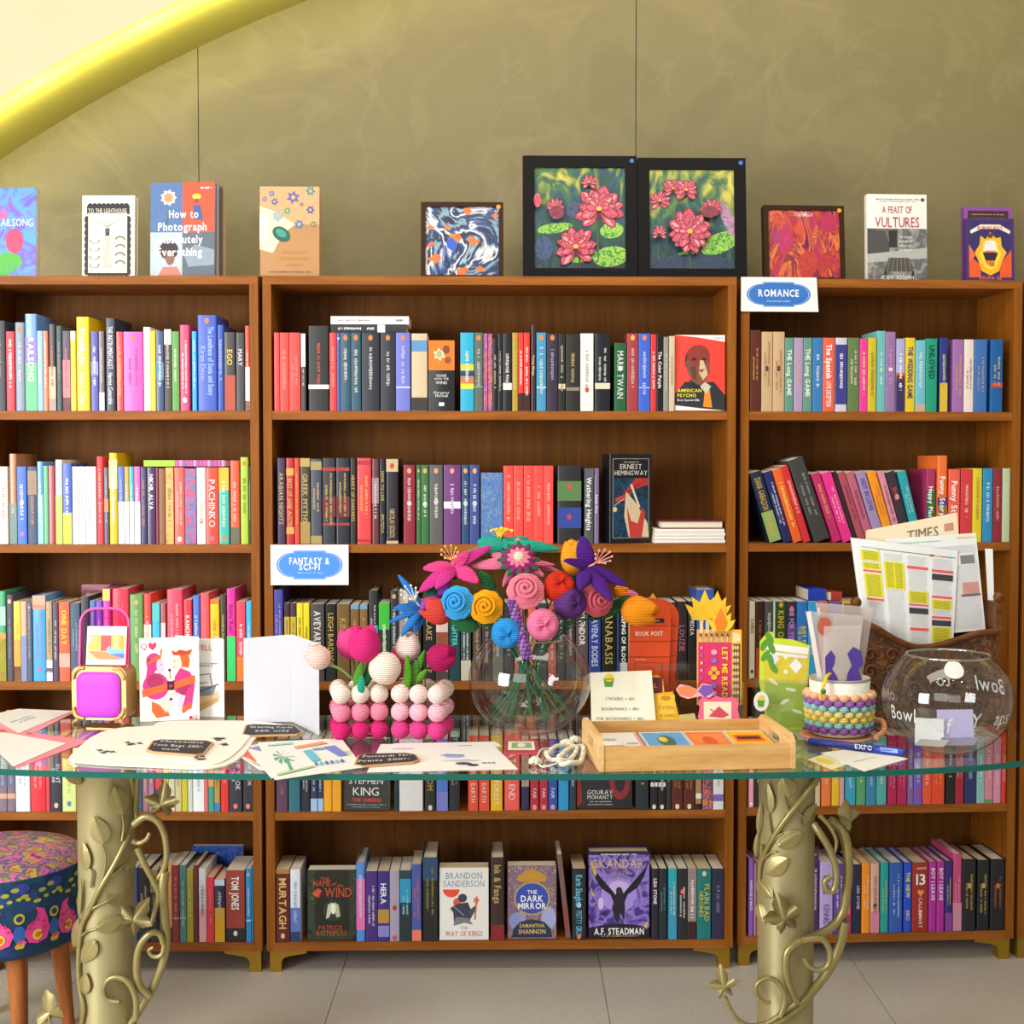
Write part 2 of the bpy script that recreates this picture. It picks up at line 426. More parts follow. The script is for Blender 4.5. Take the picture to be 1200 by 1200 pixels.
# ---------------------------------------------------------------- books
ORD = ('first second third fourth fifth sixth seventh eighth ninth tenth eleventh twelfth thirteenth fourteenth fifteenth sixteenth seventeenth eighteenth nineteenth twentieth').split()
def ordinal(i):
    if i < 20: return ORD[i]
    t = {2: 'twent', 3: 'thirt', 4: 'fort', 5: 'fift'}[(i+1)//10]; r = (i+1) % 10
    return t+'ieth' if r == 0 else t+'y-'+ORD[r-1]
SHN = ['top', 'second', 'third', 'fourth', 'bottom']
def cname(h):
    r, g, b = [int(h.lstrip('#')[i:i+2], 16)/255 for i in (0, 2, 4)] if len(h) == 7 else [int(c*2, 16)/255 for c in h.lstrip('#')]
    hh, s, v = colorsys.rgb_to_hsv(r, g, b); hh *= 360
    if v < .24 or (v < .3 and s < .3): return 'black'
    if s < .12: return 'white' if v > .86 else 'pale grey' if v > .7 else 'grey' if v > .38 else 'charcoal'
    if s < .3 and v > .78: return 'cream' if 15 < hh < 75 else 'pale green' if hh < 165 and hh >= 75 else 'pale blue' if hh < 250 else 'pale lilac' if hh < 300 else 'pale pink'
    if hh < 14 or hh >= 346: return 'maroon' if v < .55 else 'coral' if s < .72 and v > .8 else 'rose' if s < .55 else 'red'
    if hh < 32: return 'brown' if v < .65 else 'tan' if s < .5 else 'orange'
    if hh < 64: return 'dark brown' if v < .38 else 'olive' if v < .72 else 'tan' if s < .5 else 'amber' if hh < 44 else 'yellow'
    if hh < 90: return 'olive green' if v < .6 else 'lime'
    if hh < 165: return 'dark green' if v < .42 else 'green'
    if hh < 195: return 'dark teal' if v < .4 else 'teal' if v < .72 else 'aqua'
    if hh < 215: return 'slate' if s < .45 and v < .6 else 'navy' if v < .42 else 'sky blue' if v > .75 else 'steel blue'
    if hh < 255: return 'slate' if s < .3 and v < .6 else 'navy' if v < .48 else 'periwinkle' if s < .5 else 'blue'
    if hh < 290: return 'dark purple' if v < .42 else 'lilac' if s < .35 else 'purple'
    if hh < 320: return 'plum' if v < .5 else 'mauve' if s < .45 else 'magenta'
    return 'plum' if v < .45 else 'mauve' if s < .4 else 'crimson' if v < .75 else 'pink'
PAGES = mat('#e6dcc6', .9, noise=.1, nscale=300); PAGES2 = mat('#d9c7a2', .9, noise=.12, nscale=300)
def cover_mesh(T, W, H, m, hard, spine_m=None):
    """U-shaped cover round the page block: spine at y=0, front cover on +x"""
    mb = MB(); t = .0022 if hard else .0008; r = min(T*.22, .004) if hard else min(T*.12, .0015); h = T/2
    def prof(o):
        hh = h-o; rr = max(r-o, .0003); pts = [(-hh, W)]
        for k in range(4): a = math.pi/2*k/3; pts.append((-hh+rr-rr*math.cos(a), o+rr-rr*math.sin(a)))
        for k in range(4): a = math.pi/2*(1-k/3); pts.append((hh-rr+rr*math.cos(a), o+rr-rr*math.sin(a)))
        pts.append((hh, W)); return pts
    A = prof(0); B = prof(t)
    for z, fl in ((0, 1), (H, 0)):
        for i in range(len(A)-1):
            q = [(A[i][0], A[i][1], z), (A[i+1][0], A[i+1][1], z), (B[i+1][0], B[i+1][1], z), (B[i][0], B[i][1], z)]
            mb.face(list(reversed(q)) if fl else q, m)
    mb.grid([[(x, y, 0) for x, y in A], [(x, y, H) for x, y in A]], m, smooth=True)
    mb.grid([[(x, y, H) for x, y in B], [(x, y, 0) for x, y in B]], m, smooth=True)
    for (a, b, f) in ((A[0], B[0], 0), (A[-1], B[-1], 1)):
        q = [(a[0], a[1], 0), (b[0], b[1], 0), (b[0], b[1], H), (a[0], a[1], H)]
        mb.face(q if not f else list(reversed(q)), m)
    return mb
def pages_mesh(T, W, H, hard):
    mb = MB(); t = .0024 if hard else .0009; i = .003 if hard else .0006
    mb.box(-T/2+t, T/2-t, t, W-(.003 if hard else .0008), i if hard else .0005, H-i, PAGES if R.random() < .7 else PAGES2); return mb
def solid_book(name, T, W, H, m, hard):
    mb = cover_mesh(T, W, H, m, hard); o = mb.build(name, None, org=(0, 0, 0))
    pages_mesh(T, W, H, hard).build('page_block', o, local=True)
    return o
NB = [0]; MARK = {}
def spine_text(o, T, H, title, tcol, two, col='#888888'):
    fr = Fr((-T/2, 0, 0), (1, 0, 0), (0, 0, 1), T, H); mb = MB(); m = mat(tcol, .5, noise=0)
    rn = random.Random(NB[0])
    st = 2 if '%' in title else 1; title = title.replace('%', '')
    if title in ('~', '~~'):
        ca_, cb_ = lin(tcol), lin(col); m = mat('#%02x%02x%02x' % tuple(int(255*(max(0, .66*a_+.34*b_))**(1/2.2)) for a_, b_ in zip(ca_, cb_)), .5, noise=0)
        L = H*rn.uniform(.38, .62); c = H*rn.uniform(.5, .6)
        if T < .012 or title == '~':
            scrib(mb, fr, T/2, c, L, min(T*.42, .010), m, ang=-math.pi/2, rnd=rn)
        else:
            scrib(mb, fr, T*.66, c, L, min(T*.22, .007), m, ang=-math.pi/2, rnd=rn); scrib(mb, fr, T*.32, c-.01, L*.7, min(T*.22, .007), m, ang=-math.pi/2, rnd=rn)
    else:
        parts = title.split('|')
        if len(parts) == 1: text(mb, fr, title, T/2, H*.53, min(T*.72, .03), m, maxw=H*.7, st=st, ang=-math.pi/2)
        elif two:
            text(mb, fr, parts[0], T*.7, H*.52, min(T*.5, .02), m, maxw=H*.72, st=st, ang=-math.pi/2); text(mb, fr, parts[1], T*.3, H*.5, min(T*.42, .018), m, maxw=H*.6, st=0, ang=-math.pi/2)
        else:
            m2_ = MB()
            if parts[1]: text(m2_, fr, parts[1], T/2, H*.24, min(T*.62, .022), m, maxw=H*.34, st=0, ang=-math.pi/2); x_ = m2_.build('author_lettering', o, local=True); x_.location.y = -.0007
            text(mb, fr, parts[0], T/2, H*.68, min(T*.68, .027), m, maxw=H*.46, st=st, ang=-math.pi/2)
    return mb.build('title_lettering', o, local=True) if mb.f else o.children[-1]
def row(case, sh, data):
    z0 = ZS[sh]; idx = 0
    for line in data.strip().split('\n'):
        f = [q.strip() for q in line.split(';')]
        if len(f) < 3: continue
        x0, x1, yt = [float(q) for q in f[0].split()]; col = f[1]
        title = f[2]; tcol = f[3] if len(f) > 3 and f[3] else '#eee'; opts = f[4].split() if len(f) > 4 else []
        hard = 'H' in opts or any(q[:2] in ('D.', ) for q in opts) or yt < {0: 386, 1: 541, 2: 699, 3: 862, 4: 1013}[sh]; lean = 0; back = .002+R.random()*.004; W = None  # books without a mark count as hardbacks when tall; binding is assumed
        for o_ in opts:
            if o_[0] == 'L': lean = float(o_[1:])
            if o_[0] == 'b': back = float(o_[1:])
            if o_[0] == 'D': W = float(o_[1:])
        u0, _ = case.hit(x0, (yt+100), back); u1, _ = case.hit(x1, yt+100, back); _, zt = case.hit((x0+x1)/2, yt, back)
        u0 = max(u0, TH+.0008); u1 = min(u1, case.w-TH-.0008)
        T = max(u1-u0-.0006, .004); H = zt-z0
        if W is None: W = (.152 if hard else .13) if H > .185 else .112
        W = min(W*(1+R.uniform(-.03, .03)), .25)
        rough = .28 if not hard else .45
        m = mat(col, R.choice([.25, .35, .45]), noise=.06, nscale=40)
        nm = 'hardback_book' if hard else 'paperback_book'
        # z from the row's own px -> canonical heights
        def zof(y): return case.hit((x0+x1)/2, y, back)[1]-z0
        lz = 0
        if lean:
            ut, _ = case.hit(x0-lean, yt, back); dx = u0-ut; ang = math.atan2(dx, H)
            H = math.hypot(H, dx)-T*math.sin(abs(ang)); T = T*math.cos(ang); lz = -ang
        o = solid_book(nm, T, W, H, m, hard); NB[0] += 1
        if lean: o.location = case.world(u0+(T/2)*math.cos(lz)-0*T, back, z0+T/2*abs(math.sin(lz))+.0005)
        else: o.location = case.world((u0+u1)/2, back, z0+.0004)
        o.rotation_euler = (0, lz, case.ang) if not lean else (Matrix.Rotation(case.ang, 3, 'Z') @ Matrix.Rotation(lz, 3, 'Y')).to_euler()
        feat = ''
        for o_ in opts:
            k = o_[0]
            if k in 'BFU':
                rng, cc = o_[1:].split(':')
                if k == 'B': a, b = [float(q) for q in rng.split('-')]; za, zb = zof(b), zof(a)
                elif k == 'F': za, zb = .0, zof(float(rng))
                else: za, zb = zof(float(rng)), H-.0003
                za = max(0.0005, za); zb = min(H-.0003, zb)
                q = MB(); q.box(-T/2+.0003, T/2-.0003, -.00035, .0008, za, zb, mat(cc, .35, noise=.05)); q.build('spine_band', o, local=True)
                feat = {'B': f'with {cname(cc)} band', 'F': f'with {cname(cc)} foot', 'U': f'with {cname(cc)} head'}[k]
            if k == 'I':   # little emblem
                y_, cc = o_[1:].split(':'); e = min(T*.26, .0055); zc = max(zof(float(y_)), 1.4*e+.001); q = MB()
                q.face([(e*math.cos(a), -.0006, zc+1.3*e*math.sin(a)) for a in [2*math.pi*i/12 for i in range(12)]], mat(cc, .5, noise=0)); q.build('emblem', o, local=True)
                if not feat: feat = f'with {cname(cc)} emblem'
            if k == 'X': MARK[o_] = o
            if k == 'G':   # mottled picture spine
                cs = o_[1:].split(','); q = MB(); q.box(-T/2+.0003, T/2-.0003, -.0003, .0008, .0006, H-.0004, blotch(cs, 45., 1.5, .4, seed=NB[0] % 9)); q.build('spine_picture', o, local=True)
                feat = 'with patterned spine'
        if title:
            t_ = spine_text(o, T, H, title, tcol, 'W' in opts, col); t_.location.y = -.0007
            if not feat and title: feat = f'with {cname(tcol)} lettering'
        w = x1-x0
        lab = ' '.join(q for q in ['thin' if w < 8 else 'thick' if w > 17 else '', 'leaning' if lean else '', cname(col), 'hardback' if hard else 'paperback', feat] if q)
        lab += f', {ordinal(idx)} along {SHN[sh]} shelf of {case.name} bookcase'
        tag(o, lab, 'book', f'books on {SHN[sh]} shelf of the {case.name} bookcase'); idx += 1

row(CL, 0, '''
-7 7.5 376;#36363c;~;#b8a890;H
8 18 388.6;#dc3440;~;#fff
18.3 29.8 378;#7f8a9c;~;#d8d8dc;I386:#e08040
30 44 368;#6f9be0;RAILSONG;#fff;F425:#4cb070 B395-425:#7a64c0 D.15
44.3 51 388;#93c4e4;~;#fff
51.2 57.3 388;#ee6c3e;~;#fff
57.6 66 380;#3c3436;~;#d08060;F430:#f2b08c F467:#ececec
66.3 73.5 382;#40504e;~;#9aa
74 83 388;#5a4c60;~;#e07890;F422:#ee6f74 F466:#4a4858
83.3 89.3 388;#f2e048;;#fff;U399:#cfd8cc
90 105.5 371.5;#f6cc1c;Flashlight|Susan Choi;#fdf6d8;D.15
107 116 388.5;#4c4ca6;~;#fff;B424-440:#8088c0
116.3 123 388.5;#6a5a5c;~;#e0d8d0;F460:#c8c8d0
124 136 373;#2f3848;%THE INSTRUMENTALIST|Harriet Constable;#fff;D.15
137 145 389;#d03a3c;~;#f4d060
145.3 168 389;#f258b8;~~;#5a3a70;I396:#f08030
168.3 177 383.5;#f6f2e6;;#999
177.2 183 388;#ecd02c;;#fff
183.3 192.5 388.5;#2e4470;~;#fff;B425-445:#4880b0
193 201.5 386;#4c4440;~;#e8e0d0;U404:#f0eeec
201.8 210.5 388.5;#63a04c;~;#e8f0d8
211 222.5 381;#e64a72;~~;#fff;I469:#fff
225.5 231 388.5;#2ea6e6;~;#fff
231.8 254.5 369.5;#3f5cc0;The Loneliness of Sonia and Sunny|Kiran Desai;#a8c4f0;W D.155 I376:#e08040
255 263 381;#314eaa;~;#c8d0f0
263.3 276.3 389.5;#302c2e;EGO|;#e8c040;F440:#b0482e
277 287 390;#3c3c3e;%MARY|;#fff
287.5 296.2 382;#d84a30;~;#fff;F430:#e8e0dc F470:#a8382c
''')
row(CM, 0, '''
321.5 328 390;#f24a44;;#fff;
328.3 339 390;#f24a44;~;#f8a090
339.3 352.3 390;#f24a44;~~;#f8a090
353 358.5 391;#4c4846;~;#ddd;U430:#eceae6
361.5 385.8 382;#2b2b2d;~;#d85838;B451-456:#f4f0ea D.14
386.5 394.8 390;#e63c40;~;#f0a090
395 399 390;#3d5ea2;;#fff;I397:#fff
399.2 411.3 390;#2f566c;~;#e8dcc8;I396:#e8803c
411.6 423.2 390;#2f566c;~;#e8dcc8;I396:#e8803c
424 445 390;#2a2e38;~;#d8d8d8;I396:#e8803c
446 463.8 390;#2a2e38;~;#d8d8d8;I396:#e8803c
464 481 390;#7078cc;~;#d0d4f4;B453-455:#c4c8f0 I396:#e8803c
482.3 501 391;#d0bc9c;;#fff;F466:#35302a B399-412:#5c90c0
502 533 399;#26282c;;#fff;U434:#ef7a22
539.5 555.5 390;#2cacd0;~;#f4f0d0;B427-434:#e8c838 B435-441:#3c3c4c B442-449:#d8782c B450-456:#e8d838
556 566 390;#58685e;~;#c8d0c8;I396:#e8803c B453-454:#a8b0a8
566.5 571.5 391;#6e4c98;~;#e89050;G#6a4aa0,#e8783c,#7a58b0,#c85878,#5a3a90
571.8 577 391;#6e4c98;~;#e89050;G#6a4aa0,#e8783c,#7a58b0,#c85878,#5a3a91
577.3 583 397;#242428;~;#d8c890
583.5 588.8 391;#242428;~;#ccc
589.2 600 391;#24252a;~;#e8e8e4;B449-457:#e8e6dc
600.3 607 390;#b09a30;~;#e8d890;I396:#e8803c
607.3 613.5 390;#de3c30;~;#fff;F461:#3a2424
613.8 621 390;#de3c30;~;#fff;F461:#3a2424
622.3 628 381;#3c2c2e;Young Mungo;#d8c890
628.6 640 390;#4194bc;~;#d8e8f0;B453-455:#c0d8e4 I396:#e8803c
640.6 653.8 391;#30263c;~;#b0a0c0;I396:#e8803c
654.2 662.6 391;#1e1c1b;~;#c8c0a8;B450-456:#d8c8a4
663 679.3 392;#23221e;~;#c0b070;B454-458:#8a8070
680 695.5 391;#f2efe6;~;#777;I457:#d84030
697 715 391;#1e2229;~~;#e0e0e0;B449-456:#dcd4bc
719.8 733.8 402;#1f5e36;%MARK TWAIN;#e8f0e8;I432:#d8e8d8
734.5 747.8 391;#a23c44;~;#e8c0b8;I396:#e8b03c
748.2 761.8 391;#4066d0;~;#c8d8f8;B454-455:#c0d0f4 I396:#e8803c
762.3 769 392;#dc383c;~;#fff
769.3 777 391;#1c1a1c;The Color Purple;#f0ecec
777.3 783.3 395;#92908a;~;#ddd
783.6 790.6 394;#d2bca0;~;#a08868
''')
row(CR, 0, '''
879 891 387;#5c261a;~~;#d0a050
892 905 389;#c8aa80;~~;#b06040;I432:#2c2c34
905.4 919 389;#c8aa80;~~;#b06040;I432:#2c2c34
919.6 929.4 396;#629684;THE Long GAME;#f0f0e8
929.8 940.6 396;#ae96be;~;#e0b060
941 951.2 396;#629684;THE Long GAME;#f0f0e8
952 963.6 396;#3a7cb8;~;#e8f0f8
964 977.6 396;#e6644e;The Spanish|LOVE DECEPTION;#fff;
978.5 992 396;#ccccdc;~;#e0e0f0;B404-474:#3c3c8c
993 1006.4 396;#607a4a;~~;#f0e0d0
1007 1016.4 397;#e63e98;~;#f8e0a0
1016.6 1026.4 396;#ccbc2a;~;#a06830
1027 1037 388;#6cbaba;~;#e0f0f0
1037.4 1048.8 389;#9874a6;~;#c0a0cc;I433:#f0e0e0
1049.6 1059.8 397;#acacd6;~;#fff;F440:#3a2c60 B437-446:#c86838
1060.2 1071.6 396;#e2c622;THE WEDDING GAME;#3a3c6a;
1072.4 1084 399;#70bcd0;~;#e8f4f8;F474:#c8a890
1084.6 1097.6 397;#209a7c;UNLOVED|;#0e4438
1100.6 1110 396;#283a80;~;#e0d8a0;F449:#d8b838
1116 1128.8 398;#9e6cac;~~;#e0b850
1129.2 1140.4 398;#e6dad0;~~;#7a1c24
1141 1156 398;#4070b4;~~;#b8a890
1160.4 1174.4 398;#1c5ea0;~~;#e0c840;B449-454:#d04838
''')
row(CL, 1, '''
-1 10 547;#f2eadc;~;#e05048;F600:#cfe4d8
11.5 20.3 532;#b87e56;~;#e8d0b8;H F590:#5c7878
20.6 32 547;#3e70de;~;#e0e8ff;I589:#f0c0d0 I626:#b868c0
33 44.3 547;#3c486a;~;#c89060;B552-580:#8a6a50
44.6 51.4 541;#5ea0de;~;#fff;F580:#8cc4ec
51.7 57.3 546;#64b480;;#fff
57.6 65 546;#ac424e;;#fff
65.5 73.8 539;#eceedc;~;#9ab;F580:#b4c83c
74.3 84.8 543;#3c60bc;~;#fff;F601:#cede2a
85.5 93 547;#f0efec;~;#889
93.2 100.8 547;#f0efec;~;#889
101 107 547;#f0efec;~;#889
107.3 113.3 547;#efeeea;~;#989;F610:#f0d8d4
113.6 122 535;#dc363e;~;#f8c0b0
122.4 128 548;#60566c;~;#ccc;B585-600:#d88040
128.3 138.3 531;#e6be1e;~;#fff;B539-573:#e8d890 D.15
139 146.3 547;#4e70d0;~;#c8d0f0;F588:#f0f0ee
146.5 151.8 547;#d8a83c;~;#fff;F588:#f0f0ee
152 157.8 547;#40b0bc;~;#fff;F588:#f0f0ee
158 165 547;#ee68b8;~;#fff;F588:#f0f0ee
165.4 172.6 548;#363660;~;#c09080
173 183 548;#4c2a5a;NIKHIL ALVA|;#f0e8f0;
183.3 186.4 548;#7e2632;;#fff
186.6 194 549;#8e5c3a;;#fff
194.5 204 548;#d0a050;~;#a06a28;G#d0a050,#e0b868,#b88838
205 216.5 548;#ee6256;~~;#f8d8d0;I632:#fff
217 230.4 549;#4262ae;;#fff;G#3a58a8,#5c88d0,#d04868,#3c78b8,#78b068
231 241.4 548;#e6ecec;~;#c8a878;I611:#a8a080
241.7 256.4 548;#f04c3a;%PACHINKO;#f8e8e4;I631:#b86a8c
256.7 268.8 548;#44bcb0;~;#e8f4c8;U575:#e6b622 I631:#e8803c
270 281 540;#f45c40;~;#f8d0b8;F618:#6a6450
282 291.6 536;#a8ce3c;~;#4a6a20;I543:#e8803c
292 296 547;#2c2c30;~;#ddd;
''')
row(CM, 1, '''
325 335 537;#3e2e4e;%ARABIAN NIGHTS;#d0b060;H
335.5 345 537;#bc3636;%THE BEST OF JANE AUSTEN;#e0b860;H B549-557:#d0a04c B618-626:#d0a04c
345.3 351.5 537;#d6462e;~;#e0b040;H
352 363.8 537;#4c4632;%GREEK MYTHS;#d0b878;H U547:#b89c5c F612:#a88c4c
364.2 377.5 538;#474c5c;~~;#d8c080;H B541-551:#a89458 F628:#a89458
378 393.4 537;#2e3038;~~;#d8b860;H B548-552:#a83438 B613-616:#a83438 B582-606:#6a2a30
393.8 410 537;#2e3038;~~;#d8b860;H B548-552:#a83438 B613-616:#a83438 B582-606:#6a2a30
410.4 417.6 537;#2c2a28;%HEART OF DARKNESS;#d8b860;H
418.5 435.4 537;#de4a4c;~~;#e8b868;H B540-545:#a83038 B632-635:#a83038
436 444.3 538;#6c3c42;~;#e8e0d8;H B560-590:#a08088
444.7 452.2 538;#1d2026;%HOW TO LIVE|EPICTETUS;#d8c060;H
452.6 467 538;#2c2a34;%|NIKOLAI GOGOL;#d0b078;H U553:#c8b088 I546:#c04838 F634:#c8b088
473 486.6 545;#902e3e;~;#e8d0d0;I552:#e8a070 I590:#f0e8e8
488 493.3 545;#3e6c36;~;#e0ecd8;I552:#e8a070
493.6 502.8 545;#38703a;~;#e0ecd8;I552:#e8a070 I591:#f0f4ec
503.4 519 545;#5c5c5e;~;#e0e0e0;I552:#e8a070 I588:#f0f0f0
520 540 545;#703e7c;~;#e8d0ec;I552:#e8a070 B588-596:#f0e8f0
541 550 545;#2c4c74;~;#d8e0ec;I552:#e8a070 I590:#f0f0f4
550.6 562 545;#3e4e8e;~;#d8e0ec;I552:#e8a070 I590:#f0f0f4
563.4 589.3 554;#4c76ae;;#fff;H G#3c5c88,#5c8cc8,#4c72b0,#7a98c0,#3c5480
590 601.6 546;#f25048;~;#f8b0a0
601.8 613.2 546;#f25048;~;#f8b0a0
613.4 625 546;#f25048;~;#f8b0a0
625.2 637 546;#f25048;~;#f8b0a0
637.2 648.4 546;#f25048;~;#f8b0a0
653 681.3 546;#2a2a2c;;#ddd;H B564-587:#5a8050 I570:#d84838 B595-619:#34489c I606:#c84040
684.6 695.8 549;#4c5652;Wuthering Heights;#f0f0f0;H U561:#5a5a6a
696.2 702 549;#7c6c94;Agnes Grey;#f0e8f4;H
''')
row(CR, 1, '''
902 917 551;#1c283c;%DIANA GABALDON|OUTLANDER;#d8b860;L25 F600:#90ac62
918.6 929 551.5;#252c60;~~;#e8e8f4;L25
930 941 548.5;#e8642c;~;#f8e060;L26
942 951 545;#ce2c32;~;#f8d8c8;L28
955 975 534.5;#3c3c3a;~~;#a8a8a4;L34 D.15
976.5 987 553;#be2e68;~;#f0b060;L27
988 1000.4 552;#e6328e;~~;#f8c8e0;L27 B553-636:#e6328e
1001 1006 552;#301e1e;;#fff;L26
1006.5 1015.5 552;#ae4e60;~;#7c3440;L26
1016 1026 552;#be647c;~;#8c4050;L26
1027 1038.6 552;#a28ab8;HOT IN LOVE|;#5a4a90;L25
1039 1050 551.5;#f0981e;~~;#d06848;L24
1051 1059 552;#d68ea2;~;#8c3c50;L23
1059.6 1070 551.5;#3a3038;Bride|;#e03840;L22 I582:#e8e0e0
1071 1081.5 551;#2ea2b0;~~;#d0f0f0;L20
1085 1095 550;#ac3466;Happy Place;#fff;F574:#2e6c3e b.006
1098 1109.5 534;#f07432;Funny Story;#fff;F583:#5c3c80 F592:#e0b838 D.15
1111 1124 550;#ee644e;Funny Story;#fff
1125 1138.8 550;#d63a42;~;#f8d8b8
1139.5 1150 549;#dece2a;~;#a87838;
1151 1162.4 549;#2e8ec4;~;#d8ecf8
1163 1173 549;#902632;~;#e8a0a0
1174 1187 549;#bccaa4;~;#d8e4c0
''')
row(CL, 2, '''
-1 7.6 693;#40a470;;#fff;B711-733:#9cd4b4 F742:#e8903c F749:#cce442 H
8 16.5 697;#4a4452;~;#8a8898;I705:#e8b0a0 H
16.8 25 705;#f4d242;~;#e8a838;F750:#f4a038 F781:#6a5c50
25.3 32 705;#deae94;;#fff;F745:#7a8cba
32.2 38.5 706;#4c5870;~;#aab;I712:#e09070
38.8 54.4 698;#4caaf0;~~;#b070b8;U709:#c8a084 B709-714:#e8805c I785:#b870b8
54.7 62 705;#b09a74;~;#8a7850;F774:#f0f0f4 B783-788:#3c3c44
62.4 69.4 706;#4c3e58;~;#e0d8e4
69.7 82.5 706;#f46038;ONE DAY|;#f8c838;B766-782:#f6a898
83 94.5 707;#3e5870;~~;#a8bccc
95.5 105 699;#33333b;~;#666
106 113 704;#4c6eb0;~;#d0dcf0
113.4 120.6 704;#7c4cc6;~;#e0d0f0
121 130 690;#d844b0;~;#f8d0f0;U704:#e8c860
132 151.4 690;#ee3e52;~~;#e060a0;H
152.5 168.4 697;#6ea05c;~;#c8e0a0;I706:#e8a060
169 178 696;#ee4a42;~;#f8e8e0;F732:#e0d8c8 D.15
179 188 707;#3abce0;;#fff;U728:#4cc4c4
189 194.8 707;#b46464;;#fff;F730:#e8c8c8
196 214.6 691;#ee4a64;~~;#f8c0c8;H
216 225.3 703;#ea424e;KANCHI|;#f8f0e8
226.5 234.8 698;#4c78d6;~;#f0f0ff
235.2 246 695;#e6545c;~;#e87880
247 257.4 703;#f6c622;~;#e05830;U708:#e8783c
258.5 265.4 697;#4c4838;~;#c8c090
266 276.4 690;#de3aa2;%Anita Rani|;#4a2060;F746:#3cd874
277.5 288 705;#ee4a60;~;#fff;F770:#f0883c
289 296.4 705;#3abaee;~;#e0f4ff
''')
row(CM, 2, '''
320.5 332 691;#4e4ca2;~~;#b8b8e8
333.5 340 707;#4a3442;~;#a08890;F723:#c8b028
340.6 347.4 707;#4a3442;~;#a08890;F723:#c8b028
348 355.4 707;#e6d622;~;#5a5428
355.8 363 707;#e6d622;~;#5a5428
364 380.4 708;#4a4646;AVEYARD|;#d8d8d0;
382 394 708;#25272a;%LEIGH BARDUGO;#d8b850
395 410 708;#72582e;%KING|;#c8a050
411 421 709;#7e5e36;~;#c0a070;U714:#6a9cc0
421.8 431 709;#7e5e36;~;#c0a070;U714:#6a9cc0
432 443.4 692;#23272a;~~;#e0e0e0;F733:#4888b0 D.15
444 457 707;#40b43e;~;#f0f8e0;F738:#282c2c
457.5 466.4 692.5;#2c2e3c;~;#d8d8e0;D.15 I699:#c8a040
467 479 692;#e0dccf;~;#a8a49c;b.03 D.15
481.5 494 707;#1d2123;%BLAKE|BLAKE;#c8a860
496 510 707;#1d2123;%BLAKE|BLAKE;#c8a860
511 525.4 707;#ccbcb4;;#fff;B741-759:#8a4a34 F787:#4a3a38
526.5 539 707;#1b444e;DAUGHTER|;#58c8c0
540 552 707;#2d4448;~~;#e8f0f0;F774:#c8c0b0
554 564 707;#5c4638;~;#b8a080
565 576 707;#3a3438;~;#b0a8a0
577 590 707;#6a6a60;~;#ddd
591 602 707;#2c2c30;~;#c0b080
603 616 707;#c45c50;~;#f0d0c8
617 628 707;#d8644e;~;#f0d0c8
629 641 707;#384048;~;#c8d0d8
642 652 707;#ac4a3c;~;#e8c0a0
653 662 707;#2c3034;~;#c8c8c8
663 674 707;#3c3840;~;#c8b8a8
675 689 706;#5c4e52;SPLENDOR|;#e8e4e0
690 704 706;#2a4292;HEAVENLY BODIES;#b8c4e8
705 722 706;#1f1e1b;%ANABASIS;#c8b060
722.6 725.4 706;#2c4678;;#fff
726 735.4 706;#1c2024;KEEPING OF BLOOD;#f0f0f0;F777:#e0e0e0
736 742 706;#b8986c;;#fff
743 757 706;#2a2224;~;#b09890
758 775 706;#3e2e32;~~;#c0a8a0
776 792 706;#30303a;~;#b0b0c0
793 805 705;#2a2024;%LOUZIE;#c07890;
806 815.4 705;#1a1a1c;%MEDEA|;#f0f0f0
816 837 691;#3c60b2;~~;#fff;D.14
838.4 849 706;#423634;~;#b8a898
''')
row(CR, 2, '''
877.5 884.6 705;#ccc2a6;CAMUS|;#7a7050;I787:#5a4a3a
885.5 895 705;#3a1e14;~;#c06838;F760:#a84020
895.6 905.8 705;#4a524c;~;#d8d8d0
906 907.8 705;#e0e0dc;;#fff
908.2 921 705;#2e5427;KING OF ENVY;#c0a840;I709:#c8a030
921.6 932.6 705;#3a2848;DIE FOR YOU|;#c0a0d0;I713:#d86838 F731:#6a4890
933 945.6 705;#2e78cc;JUST FOR|THE SUMMER;#f0d838;W
946.4 957 705;#3ca8de;~;#e8f4ff
958 970 705;#cc4a4a;~;#f8d8d0
971 985 705;#6a5ca2;~;#e0d8f0
986 1000 705;#d6a642;~;#6a4820
1001 1014 706;#b84468;~;#f0c8d8
1015 1030 706;#3c7890;~;#d8e8f0
1031 1046 706;#8c5a9c;~;#e8d8f0
1047 1060 706;#d0a0a8;~;#7c4450
''')
